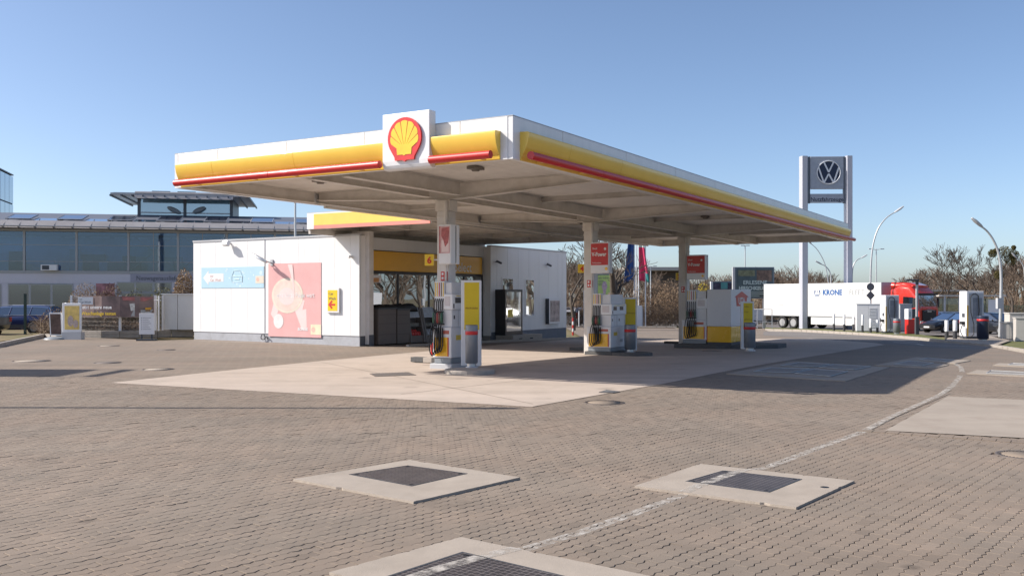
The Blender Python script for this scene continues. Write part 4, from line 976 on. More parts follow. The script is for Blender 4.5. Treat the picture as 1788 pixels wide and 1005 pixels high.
UT = Matrix.Translation((0,0,0)) @ Matrix.Rotation(R(90), 4, 'Z')
b = MB(); b.T = UT; b.prism([(.75,1.72),(2.1,1.72),(2.2,2.1),(2.45,2.1),(1.45,2.34),(.45,2.1),(.65,2.1)], -.012, 0); b.build('emblem', REDS, t)
text('UTA', .40, 1.42, -.015, 1.80, PW, t, 'CENTER', .012, T=UT, name='emblem_lettering', sx=1.15)
board(1294, 1316, 526, 614, 'yellow price board with four lines at the farthest pump', [('AdBlue', .84), ('Diesel', .64), ('LKW Diesel', .34), ('Alle Karten', .1)])
waste_bin(1309, 616.5, 'grey bin with red band in front of the board at the farthest pump', h=1.05, r=.215, zoff=.1)
x, y, z = G(1176, 600); t = thing('kerb_block', 'dark low kerb block left of the farthest pump', 'kerb block', (x, y, z), ANG_E)
b = MB(); b.box(-.45,.45,-.1,.12,0,.12); b.build('block', DCONC, t, bevel=.01)
# number signs and hanging advert boxes
def numsign(s, n, px, r0, r1, w_, lb, group='lane number signs'):
    x, y, _ = Wd(px, r1, 0) if False else (0,0,0)
    cxx, cyy = UV(SC_[s], VC+.2); Y = cyy; t = thing('number_sign', lb, 'number sign', ((px-CX)/F*Y, Y, 0), R(-8), group)
    z0 = EYE-(r1-HZ)/F*Y; z1 = EYE-(r0-HZ)/F*Y; W_ = w_/F*Y
    b = MB(); b.box(0,W_,0,.08,z0,z1); b.build('sign_box', YELS, t, bevel=.01); text(n, (z1-z0)*.80, W_*.52, -.006, z0+(z1-z0)*.2, TXTR, t, 'CENTER', .01)
    b = MB(); b.box(W_,W_+.1,.02,.06,(z0+z1)/2-.02,(z0+z1)/2+.02); b.build('arm', COLM, t)
numsign(0, '6', 741.5, 443.5, 463.5, 16, 'yellow lane sign with red 6 on the nearest column')
numsign(1, '4', 1009, 461, 476, 14, 'yellow lane sign with red 4 on the middle column')
numsign(2, '2', 1180, 476, 489, 11, 'yellow lane sign with orange 2 on the farthest column')
def advert(s, px, r0, r1, lb, kind, Wf, D):
    cxx, cyy = UV(SC_[s]-.62, VC-.25); Y = cyy; x = (px-CX)/F*Y; z0 = EYE-(r1-HZ)/F*Y; z1 = EYE-(r0-HZ)/F*Y
    t = thing('hanging_light_box', lb, 'advert box', (x, Y, 0), ANG_E, 'advert boxes on the canopy columns')
    b = MB(); b.box(0,Wf,0,D*.55,z0,z1); b.build('casing', WHITEP, t, bevel=.02); b = MB(); b.box(.04,Wf-.04,D*.55+.001,D*.72,z0+.03,z1-.03); b.build('core', GREY, t)
    b = MB(); b.box(0,Wf,D*.72+.001,D,z0,z1); b.build('rear_casing', WHITEP, t, bevel=.01)
    h = z1-z0
    if kind == 0:
        b = MB(); b.box(.02,Wf-.03,-.008,0,z0+h*.26,z1-.05); b.build('poster', REDS, t)
        text('Shell', .10, .08, -.011, z1-.26, TXTW, t); text('V-Power', .20, .06, -.011, z1-.50, TXTW, t, bold=.006, sx=.78); text('Performance', .075, .08, -.011, z1-.76, TXTW, t, sx=.9)
        e = MB(); e.prism(pecten(.09, Wf*.80, z1-.24)[::-1], -.011, -.0085); e.build('emblem', TXTW, t)
        e = MB(); e.prism(pecten(.11, Wf*.86, z0+.16)[::-1], -.011, -.0005); e.build('emblem', PY, t)
    else:
        b = MB(); b.box(.02,Wf-.03,-.008,0,z0+h*.27,z1-.05); b.build('poster', mat('poster_pink', (.66,.40,.40), .5, var=.3, scale=5), t)
        b = MB(); b.box(.02,.06,-.011,-.0085,z0+h*.27,z1-.05); b.prism([(Wf*.25,z1-.1),(Wf*.22,z1-.32),(Wf*.4,z1-.42),(Wf*.55,z1-.62),(Wf*.8,z1-.5),(Wf*.88,z1-.2),(Wf*.85,z1-.08)], -.012, -.0085); b.build('poster_print', mat('poster_red_faded', (.48,.13,.13), .5, var=.5, scale=7), t)
        b = MB(); b.box(Wf*.25,Wf*.85,-.011,-.0085,z0+h*.3,z0+h*.6); b.build('poster_print', PNK2, t)
advert(0, 766, 392, 461, 'box advert with pink and white poster on the nearest column', 1, .40, .42)
advert(1, 1031, 423, 477, 'red light box with V-Power lettering on the middle column', 0, .72, .30)
advert(2, 1199, 445, 488, 'red light box with V-Power lettering on the farthest column', 0, .86, .40)
def extinguisher(px, py, lb):
    x, y, z = G(px, py); t = thing('fire_extinguisher', lb, 'fire extinguisher', (x, y, z+.22), 0, 'red fire extinguishers'); t.scale = (.8,.8,.75)
    b = MB(); b.lathe((0,0,0), [(.07,0),(.085,.02),(.085,.42),(.06,.49),(.02,.52)], 16); b.build('cylinder', mat('ext_red', (.5,.01,.01), .3), t)
    b = MB(); b.cyl((0,0,.5),(0,0,.58),.025); b.tube([(0,-.02,.55),(.09,-.03,.5),(.1,-.03,.2)], .012, 6); b.build('valve', DGREY, t)
extinguisher(756, 634, 'red extinguisher beside the nearest pump'); extinguisher(1189, 594, 'red extinguisher left of the farthest pump')
x, y, z = G(1021, 590); 
t = thing('air_service_box', 'narrow white service box with orange label left of the middle pump', 'service box', (x, y, z+.6), R(-6)); b = MB(); b.box(-.08,.22,0,.22,0,2.1); b.build('casing', WHITEP, t, bevel=.02); b = MB(); b.box(-.02,.16,-.006,0,.9,1.5); b.build('label', mat('orange_label', (.5,.16,.08), .5), t); b = MB(); b.box(-.05,.2,.02,.2,-.62,-.001); b.build('post', LGREY, t)

# ------------------------------------------------------------------ shop front things
waste_bin(652.5, 600.5, 'grey bin with red band leaning at the shop corner pilaster', h=1.0, r=.15)
BRN = mat('kiosk_brown', (.13,.11,.10), .45, var=.06)
def counter(px0, px1, r0, rb, lb, kind):
    s0 = onV(14.75, px0)[0]; s1 = onV(14.75, px1)[0]; z1 = onV(14.75, px0, r0)[1]
    x, y = UV(s0, 14.75); t = thing('display_counter', lb, 'display counter', (x, y, gz(x, y)), ANG_U, 'counters below the shop window'); W_ = s1-s0; z1 -= gz(x, y)
    if kind == 0:
        b = MB(); b.box(0,W_,0,.5,.05,z1); b.build('body', BRN, t, bevel=.01); b = MB()
        for k in (.3,.6,.85): b.box(.02,W_-.02,-.004,-.0005,z1*k,z1*k+.008)
        b.build('drawer_seam', BLACK, t); b = MB(); b.box(-.02,W_+.02,-.03,.5,z1+.001,z1+.06); b.build('top', DGREY, t)
    else:
        b = MB(); b.xprof([(-.05,.05),(.5,.05),(.5,z1),(.25,z1),(-.02,.38)], 0, .12); b.xprof([(-.05,.05),(.5,.05),(.5,z1),(.25,z1),(-.02,.38)], W_-.12, W_); b.build('side_panel', BRN, t)
        b = MB(); b.box(.121,W_-.121,.0,.5,.05,.36); b.box(.121,W_-.121,.40,.5,.361,z1); b.build('back_panel', BRN, t)
        b = MB(); b.box(.13,W_-.13,.08,.40,.74,.76); b.box(.13,W_-.13,.16,.40,1.04,1.06); b.build('shelf', DGREY, t)
        b = MB(); b.T = Matrix.Translation((0,.2,z1-.42)) @ Matrix.Rotation(R(-15),4,'X'); b.box(.14,W_-.14,-.02,0,0,.48); b.build('price_poster', mat('blue_white_card', (.42,.48,.56), .5, var=.25, scale=8), t)
        for k in range(7):
            b = MB(); c = (.2+.0+(W_-.4)*((k % 4)+.5)/4, .14+.1*(k//4), .42+.1*(k//4)); b.ball(c, .13, 8, 6, (1,.8,.9)); b.build('goods_bag', mat(('bag_red' if kind == 1 else 'bag_white'), ((.5,.04,.04) if kind == 1 else (.42,.46,.52)), .4, var=.4, scale=9), t)
        for k in range(5):
            b = MB(); c = .2+(W_-.4)*(k+.5)/5; b.box(c-.08,c+.08,.18,.34,.761,.90); b.build('goods_box', mat('mixed_goods', (.22,.22,.2), .6, var=.5, scale=20), t)
counter(661, 692, 540, 596, 'plain brown counter at the left below the shop window', 0)
counter(694, 716, 541, 598, 'brown counter block between the plain counter and the goods shelf', 0)
counter(716, 742, 538, 592, 'open goods shelf with red bags below the shop window', 1)
counter(743, 768, 538, 590, 'open goods shelf with pale bags just left of the pump hoses', 2)
x, y = UV(onV(RV-.4, 690)[0], RV-.3); t = thing('covered_goods', 'low black covered pile of goods on the shop window ledge', 'goods', (x, y, 1.3), ANG_U)
b = MB(); b.loft([[(-1.0+.02*k, yy, zz) for yy, zz in ((-.2,0),(.15,0),(.12,h_),(-.15,h_*.9))] if False else [(x_, yy, zz) for yy, zz in ((-.2,0),(.15,0),(.12,h_),(-.15,h_*.9))] for x_, h_ in ((-1.3,.15),(-1.0,.3),(-.3,.34),(.4,.3),(1.2,.38),(1.5,.2))]); b.build('cover', BLACK, t)
# yellow open sign in window
x, y = UV(14.3, RV-.03); t = thing('window_sign', 'white and orange hanging sign inside the left shop window', 'sign', (x, y, 2.55), ANG_U); b = MB(); b.box(-.55,.55,-.02,0,0,.32); b.build('board', WHITEP, t); b = MB(); b.box(-.5,.4,-.024,-.0205,.02,.2); b.build('orange_strip', mat('orange_label2', (.6,.28,.1), .5), t)
# vending machine
s0, _ = onV(14.6, 875); s1, _ = onV(14.6, 905); x, y = UV(s0, 14.35); z = gz(x, y)
t = thing('vending_machine', 'black vending machine with glass front against the shaded wall', 'vending machine', (x, y, z+.25), ANG_U); W_ = s1-s0; H_ = onV(14.4, 875, 505)[1]-z-.25
b = MB(); b.box(0,W_,.03,.6,0,H_); b.box(0,.12,0,.03,0,H_); b.box(W_-.1,W_,0,.03,0,H_); b.box(.12,W_-.1,0,.03,H_-.12,H_); b.box(.12,W_-.1,0,.03,0,.2); b.build('housing', mat('machine_black', (.015,.015,.017), .3), t)
b = MB(); b.box(.12,W_-.1,.012,.024,.2,H_-.12); b.build('glass_front', glass('vend_glass', (70,72,74), .45, .03), t)
b = MB(); b.box(.25,.75,-.008,.01,.9,1.3); b.build('yellow_sticker', YB, t)
t2 = thing('kerb_block', 'pale stepped concrete block under the vending machine', 'kerb block', (x, y, z), ANG_U); b = MB(); b.box(-.1,W_+1.2,-.5,.5,0,.249); b.build('block', KERB, t2, bevel=.01); b = MB(); b.box(.5,.8,-.51,-.3,.0,.1); b.box(1.6,1.9,-.51,-.3,0,.1); b.build('recess', BLACK, t2)
# A sign 2,-
s0, _ = onV(13.9, 905); s1, _ = onV(13.9, 927); x, y = UV(s0, 13.9); z = gz(x, y); W_ = .75
x, y = G(916, 583)[:2]; t = thing('price_stand', 'upright poster stand showing a large red 2 beside the vending machine', 'poster stand', (x-.35, y, gz(x,y)+.12), R(-5)); H_ = (580-550)/F*y
b = MB(); b.box(0,.76,0,.08,0,H_+.1); b.build('frame', mat('stand_frame', (.30,.27,.26), .5), t); b = MB(); b.box(.05,.71,-.006,0,.05,H_+.05); b.build('poster', mat('poster_beige', (.52,.42,.36), .5), t)
text('2,-', .55, .12, -.010, .25, TXTR, t, bold=.02); b = MB(); b.box(.1,.66,-.2,.3,-.12,-.001); b.build('foot', DGREY, t)
# display case on wall
s0, z1 = onV(14.75, 958, 521); s1, _ = onV(14.75, 978, 521); z0 = onV(14.75, 968, 565)[1]; x, y = UV(s0, 14.72); t = thing('wall_display_case', 'white wall display case with colourful poster near the right end of the shaded wall', 'display case', (x, y, 0), ANG_U)
b = MB(); b.box(0,s1-s0,.0,.22,z0,z1); b.build('case', WHITEP, t, bevel=.02); b = MB(); b.box(-.012,-.001,.0,.22,z0,z1); b.build('dark_side', DGREY, t)
b = MB(); b.box(.12,s1-s0-.12,-.006,0,z0+.12,z1-.12); b.build('poster', mat('poster_photo', (.45,.36,.34), .4, var=.7, scale=3), t)
# kerb in front of shop
k0 = G(342, 594.5); k1 = G(560, 603.5); k2 = G(750, 605)
mb = MB()
for a, c in ((G(338,594),G(600,605.2)),(G(600,605.2),G(760,600))): strip(mb, a, c, .16, .006)
mb.build('kerb_line', KERB, kind='structure')
mb = MB(); a = UV(14.2, 12.9); c = UV(31.5, 12.9)
n = 18
kb = bpy.data.objects.new('kerb', None); COL.objects.link(kb); kb['kind'] = 'structure'
for i in range(n):
    s_ = 14.2+i*.98; x, y = UV(s_, 13.4); m_ = MB(); m_.box(.004,.976,0,.14,-.2,.09); link('kerb_stone', m_.mesh('kerb_stone', KERB), kb, loc=(x, y, gz(x, y)), rz=ANG_U)
# ------------------------------------------------------------------ vegetation
BARK = mat('bark', (.09,.07,.055), .9, var=.25, scale=8); TWIG = mat('twig', (.15,.11,.082), .9, var=.3, scale=2); TWIGD = mat('dark_twig', (.085,.065,.05), .9, var=.3, scale=2)
def skeleton(seed, H, levels=5, spread=.55, trunk=.25, first=None, up=.25, kmin=2, kmax=3, r0=None):
    rg = random.Random(seed); segs_ = []
    def grow(p, d, L, r, lv):
        n = 3; pts = [p]; rs = [r]; q = p; dd = d.copy()
        for i in range(n):
            dd = (dd+Vector((rg.gauss(0,.13), rg.gauss(0,.13), rg.gauss(.02,.08)+up*.12))).normalized(); q = q+dd*(L/n); pts.append(q); rs.append(r*(1-.35*(i+1)/n))
        segs_.append((pts, rs, lv))
        if lv >= levels: return
        k = rg.randint(kmin, kmax) if lv < levels-1 else kmax+1
        for i in range(k):
            a = rg.uniform(0, 2*math.pi); tl = rg.uniform(spread*.6, spread*1.35)
            ax = dd.cross(Vector((math.cos(a), math.sin(a), .3))).normalized(); nd = (Matrix.Rotation(tl, 3, ax) @ dd).normalized()
            f = 1 if i == 0 else rg.uniform(.45, 1); j = min(n, max(1, round(f*n))); st_ = pts[j]
            grow(st_, nd, L*rg.uniform(.62,.88), rs[j]*.66, lv+1)
    grow(Vector((0,0,0)), Vector((0,0,1)), H*trunk, r0 or H*.022, 0)
    return segs_
def tree_meshes(seed, H, **kw):
    sg = skeleton(seed, H, **kw); top = max(p.z for s in sg for p in s[0]); k = H/top
    tr, cr = MB(), MB()
    for pts, rs, lv in sg:
        pts = [p*k for p in pts]
        if lv <= 1: tr.tube(pts, [max(r*k, .03) for r in rs], 6, False)
        else: cr.tube([pts[0], pts[2], pts[3]] if lv > 3 else pts, ([max(r*k, .020) for r in (rs[0], rs[2], rs[3])] if lv > 3 else [max(r*k, .026) for r in rs]), 3, False)
    return tr, cr
def bare_tree(px, pbase, ptop, Y, lb, seed, mb_=None, group='bare trees beyond the road', **kw):
    x = (px-CX)/F*Y; z = gz(x, Y)-.05; H = EYE+(HZ-ptop)/F*Y-z
    tr, cr = tree_meshes(seed, H, **kw); t = thing('bare_tree', lb, 'tree', (x, Y, z), seed*1.3, group)
    tr.build('trunk', mb_ or BARK, t, fix=False); cr.build('crown', mb_ or TWIGD, t, fix=False); return t, H
bare_tree(1648, 580, 432, 105, 'wide bare tree with forked boughs right of the red lorry', 11, levels=6, spread=.5)
bare_tree(1716, 580, 424, 112, 'bare forked tree behind the right hand charging column', 23, levels=6, spread=.5, trunk=.22)
tm, Hm = bare_tree(1768, 580, 428, 118, 'bare tree with dark mistletoe balls at the far right', 37, levels=6, spread=.42, trunk=.3)
MIS = mat('mistletoe', (.09,.075,.02), .9, var=.4, scale=6)
def leafball(mb, c, r, n, s, rg, flat=1.0):
    for _ in range(n):
        d = Vector((rg.gauss(0,1), rg.gauss(0,1), rg.gauss(0,1))).normalized()*r*(rg.random()**.35); d.z *= flat; p = Vector(c)+d
        a = Vector((rg.gauss(0,1), rg.gauss(0,1), rg.gauss(0,1))).normalized(); b = a.cross(Vector((rg.gauss(0,1), rg.gauss(0,1), rg.gauss(0,1)))).normalized()
        e = s*rg.uniform(.5, 1.3); mb.add([tuple(p+a*e), tuple(p+b*e*.5), tuple(p-a*e), tuple(p-b*e*.5)], [(0,1,2,3)])
rg = random.Random(3)
for px, py, r_ in ((1733,442,14),(1754,440,21),(1770,444,17),(1765,453,19),(1740,438,10),(1770,432,7),(1744,480,15)):
    w_ = Wd(px, py, 117); b = MB(); r_m = r_/2/F*117*1.1; leafball(b, (0,0,0), r_m, 900, .08, rg)
    o = b.build('mistletoe_ball', MIS, tm, fix=False); o.matrix_parent_inverse = Matrix.Identity(4)
    Mi = (Matrix.Translation(tm.location) @ Matrix.Rotation(tm.rotation_euler.z, 4, 'Z')).inverted(); o.location = Mi @ Vector(w_)
bare_tree(1001, 575, 398, 74, 'tall bare tree between the shop and the middle column', 41, levels=6, spread=.45, trunk=.3)
bare_tree(1068, 560, 405, 78, 'bare many-stemmed tree behind the middle light box', 52, levels=6, spread=.5, trunk=.10)
bare_tree(965, 575, 425, 95, 'bare tree crown showing just above the flat shop roof', 61, levels=5, spread=.5)
bare_tree(1040, 575, 430, 96, 'thin bare tree glimpsed beside the middle column', 63, levels=5, spread=.5)
bare_tree(1082, 575, 435, 100, 'bare tree behind the yellow board of the middle pump', 64, levels=5, spread=.55)
# distant woodland: many small bare trees as one mass
def merged(name, protos, places, m, kind='stuff'):
    VV, FF, b0 = [], [], 0
    arr = []
    for p in protos:
        arr.append((np.array(p.v, dtype=np.float64), p.f))
    for k, x, y, z, s, a in places:
        v, f = arr[k]; c, s_ = math.cos(a), math.sin(a)
        q = np.empty_like(v); q[:,0] = (v[:,0]*c-v[:,1]*s_)*s+x; q[:,1] = (v[:,0]*s_+v[:,1]*c)*s+y; q[:,2] = v[:,2]*s+z
        VV.append(q); FF += [tuple(i+b0 for i in g) for g in f]; b0 += len(v)
    me = bpy.data.meshes.new(name); me.from_pydata(np.concatenate(VV).tolist(), [], FF); me.materials.append(m); me.update()
    return link(name, me, kind=kind)
protos = []
for sd in (1,2,3,4):
    sg = skeleton(sd*7, 10, levels=5, spread=.6, trunk=.16, kmin=2, kmax=3, r0=.13); top = max(p.z for s in sg for p in s[0]); k = 10/top; b = MB()
    for pts, rs, lv in sg:
        b.tube([pts[0]*k, pts[3]*k], [max(rs[0]*k,.038), max(rs[3]*k,.026)], 3, False)
    protos.append(b)
rg = random.Random(8); pl = []
def topline(px):
    pts = [(940,436),(1130,470),(1180,488),(1240,478),(1300,470),(1360,462),(1420,468),(1500,500),(1560,498),(1590,478),(1620,462),(1660,470),(1720,474),(1790,440),(2100,430)]
    for i in range(len(pts)-1):
        if pts[i][0] <= px < pts[i+1][0]: f = (px-pts[i][0])/(pts[i+1][0]-pts[i][0]); return pts[i][1]*(1-f)+pts[i+1][1]*f
    return 480
for i in range(330):
    px = rg.uniform(945, 2050); Y = rg.uniform(135, 210); tp = topline(px)-3+abs(rg.gauss(0, 9)); H = max(4, 3.1+(HZ-tp)/F*Y); pl.append((rg.randrange(4), (px-CX)/F*Y, Y, -1.15, H/10, rg.uniform(0, 6.3)))
print('wood faces', sum(len(protos[p[0]].f) for p in pl))
wo_ = merged('distant_woodland', protos, pl, TWIG); tag(wo_, 'brown leafless woodland in the far distance', 'woodland')
pl = []
for i in range(150):
    yy = rg.uniform(8, 135); xx = rg.uniform(78, 100)+max(0, yy-60)*.25; pl.append((rg.randrange(4), xx, yy, -1.15, rg.uniform(.9, 1.5), rg.uniform(0, 6.3)))
sw = merged('side_woodland', protos, pl, TWIG); tag(sw, 'leafless woodland continuing beyond the right edge of the picture', 'woodland')
# undergrowth mass
def twig_bush(name, lb, x, y, z, W_, D, H, n, m, seed, leaf=None, nl=0, ls=.05, group=None, cat='bush', mm=None, L=(.5,1.2), r=.008):
    rg = random.Random(seed); t = thing(name, lb, cat, (x, y, z), 0, group); b = MB()
    for i in range(n):
        a = rg.uniform(0, 6.28); q = math.sqrt(rg.random()); p = Vector((q*W_/2*math.cos(a), q*D/2*math.sin(a), 0)); hh = H*(1-.5*q*q)*rg.uniform(.5, 1.05); p.z = rg.uniform(0, .55)*hh
        d = Vector((rg.gauss(0,.5), rg.gauss(0,.5), rg.uniform(.1,1))).normalized(); e = p+d*rg.uniform(*L)
        e.z = min(e.z, hh*1.1); mid = (p+e)/2+Vector((rg.gauss(0,.07), rg.gauss(0,.07), rg.gauss(.05,.05))); b.tube([p, mid, e], [r, r*.8, r*.4], 3, False)
    b.build('twigs', m, t, fix=False, kind='stuff')
    if leaf:
        b = MB()
        for i in range(nl):
            a = rg.uniform(0, 6.28); q = rg.random()**.4; zz = rg.random(); hh = H*(1-.45*q*q); p = Vector((q*W_/2*math.cos(a), q*D/2*math.sin(a), hh*zz**.7+.02))
            u_ = Vector((rg.gauss(0,1), rg.gauss(0,1), rg.gauss(0,1))).normalized(); v_ = u_.cross(Vector((rg.gauss(0,1), rg.gauss(0,1), rg.gauss(0,1)))).normalized(); e = ls*rg.uniform(.5,1.4)
            b.add([tuple(p+u_*e), tuple(p+v_*e*.5), tuple(p-u_*e), tuple(p-v_*e*.5)], [(0,1,2,3)])
        b.build('leaves', leaf, t, fix=False, kind='stuff')
    return t
BRL = mat('dry_leaf', (.19,.12,.07), .8, var=.4, scale=3); BRL2 = mat('tan_leaf', (.32,.22,.13), .8, var=.35, scale=3); OLV = mat('olive_leaf', (.13,.12,.035), .8, var=.4, scale=3); YLF = mat('yellow_leaf', (.42,.32,.03), .8, var=.3, scale=3)
def bush_px(px, w_px, top, Y, lb, seed, leaf=BRL, n=260, nl=1200, ls=.07, name='bush', group='bare bushes across the road', D=None, m=TWIG, zb=None, r=.016):
    x = (px-CX)/F*Y; z = gz(x, Y)-.05 if zb is None else zb; H = EYE+(HZ-top)/F*Y-z; W_ = w_px/F*Y
    return twig_bush(name, lb, x, Y, z, W_, D or W_*.6, H, n, m, seed, leaf, nl, ls, group, r=r)
for i, (px, w_, tp, Y, lf, lb) in enumerate(((1150,78,488,98,BRL,'large rounded brown thicket behind the middle board'),(1172,60,484,105,BRL2,'lower tan thicket left of the farthest column'),(1118,50,500,100,BRL,'brown thicket behind the flag poles'),(1050,60,480,103,BRL2,'brown thicket behind the middle column'),(995,60,492,100,BRL,'brown thicket right of the shop'),(1228,34,490,80,YLF,'yellow flowering bush behind the white cabinet'),(1255,50,500,99,BRL2,'tan thicket behind the small billboard'),(1330,60,500,110,BRL,'brown thicket left of the lorry'),(1620,70,505,118,BRL,'brown thicket right of the lorry cab'),(1700,90,500,122,BRL2,'tan thicket above the pale green wall'),(1775,80,500,122,BRL,'brown thicket at the right edge of the picture'))):
    bush_px(px, w_, tp, Y, lb, 100+i, leaf=lf, n=700, nl=3800, ls=.065)
# ------------------------------------------------------------------ street side ground
sheet('street', PX((880,563),(980,559),(1180,556),(1340,556.5),(1560,560),(1800,563),(2300,572),(2300,590),(1788,588),(1592,584),(1440,577.5),(1335,571),(1130,568),(985,569)), .0, ASPH)
sheet('driveway', PX((1333,578),(1400,579.3),(1530,586.5),(1648,598),(1745,606.5),(1700,610.5),(1600,604),(1450,593),(1333,585)), .005, ASPH)
sheet('verge_grass', PX((1336,571.5),(1440,574.5),(1600,583),(1655,591),(1640,594.5),(1500,582.5),(1400,577),(1336,575.5)), .015, GREENG)
sheet('verge_grass', PX((1742,606),(1760,597),(1795,593),(2100,600),(2100,650),(1790,615)), .03, GREENG)
def kerb_run(pts, lb=None, w_=.14, h=.12, L=1.0):
    kb = bpy.data.objects.new('kerb', None); COL.objects.link(kb); kb['kind'] = 'structure'
    m_ = MB(); m_.box(.005,L-.005,0,w_,-.3,h); me = m_.mesh('kerb_stone', KERB); carry = 0
    for i in range(len(pts)-1):
        (x1,y1),(x2,y2) = pts[i], pts[i+1]; d = math.hypot(x2-x1,y2-y1); a = math.atan2(y2-y1,x2-x1); n = max(1, round(d/L))
        for k in range(n):
            f = k/n; link('kerb_stone', me, kb, loc=(x1+(x2-x1)*f, y1+(y2-y1)*f, gz(x1+(x2-x1)*f, y1+(y2-y1)*f)), rz=a)
kerb_run(PX((1336,576),(1400,577.6),(1500,583.2),(1590,590.5),(1645,597),(1690,601.5),(1742,607),(1800,617)))
kerb_run(PX((1080,571),(1180,571.5)))
sheet('charger_pad', PX((1655,591.5),(1730,589),(1765,597),(1742,605.5),(1690,600.5),(1652,596.5)), .09, PADC)
sheet('flower_bed', PX((1072,569),(1168,569.5),(1180,572),(1080,572.5)), .02, mat('soil', (.07,.05,.035), .9))
sheet('flower_bed', PX((988,569),(1030,569.5),(1030,571.8),(988,571.5)), .02, mat('soil', (.07,.05,.035), .9))
mk = MB()
for a, c in ((G(985,563.5),G(1340,561.5)),(G(1085,566),G(1200,565.2)),(G(1560,597.5),G(1602,600.5)),(G(1602,600.5),G(1612,602.5)),(G(1612,602.5),G(1745,606)),(G(1360,582),G(1520,588)),(G(1540,593),G(1600,598))): strip(mk, a, c, .12, .012)
mk.build('road_marking', PAINT, kind='structure')
for (a,b_,c,d) in (((1340,566),(1420,570),(1420,571),(1340,567)),):
    pass

# ------------------------------------------------------------------ vehicles
CGL = glass('car_glass', (14,18,22), .22, .02); TYRE = mat('tyre', (.02,.02,.022), .8); ALLOY = mat('alloy_rim', (.5,.5,.52), .3, metal=.7); HEADL = glass('headlight_glass', (190,195,200), .35, .05); TAILL = mat('tail_light', (.4,.01,.01), .2, coat=.5)
def carpaint(name, c): return mat(name, c, .28, metal=.25, var=.03, coat=.8)
def wheel(par, x, y, r, side, w_=.2, spokes=7):
    b = MB(); b.lathe((0,0,0), [(r*.66,-w_/2),(r*.93,-w_/2),(r,-w_/2+.03),(r,w_/2-.03),(r*.93,w_/2),(r*.66,w_/2),(r*.66,-w_/2)], 24, True, False); b.T = None
    t_ = b; T = Matrix.Translation((x, y, r)) @ Matrix.Rotation(R(90), 4, 'X'); t_.v = [tuple(T @ Vector(p)) for p in t_.v]; w = t_.build('wheel', TYRE, par)
    b = MB(); s = -1 if side > 0 else 1; b.T = Matrix.Translation((x, y, r)) @ Matrix.Rotation(R(90), 4, 'X')
    zf = s*w_/2; b.lathe((0,0,0), [(r*.66,zf*.9),(r*.60,zf*.85),(r*.60,zf*.3)], 20); b.cyl((0,0,zf*.3),(0,0,zf*.85),r*.16)
    for k in range(spokes):
        b.T = Matrix.Translation((x, y, r)) @ Matrix.Rotation(R(90), 4, 'X') @ Matrix.Rotation(2*math.pi*k/spokes, 4, 'Z'); b.box(.03, r*.62, -r*.075, r*.075, min(zf*.6,zf*.8), max(zf*.6,zf*.8))
    b.build('rim', ALLOY, w); return w
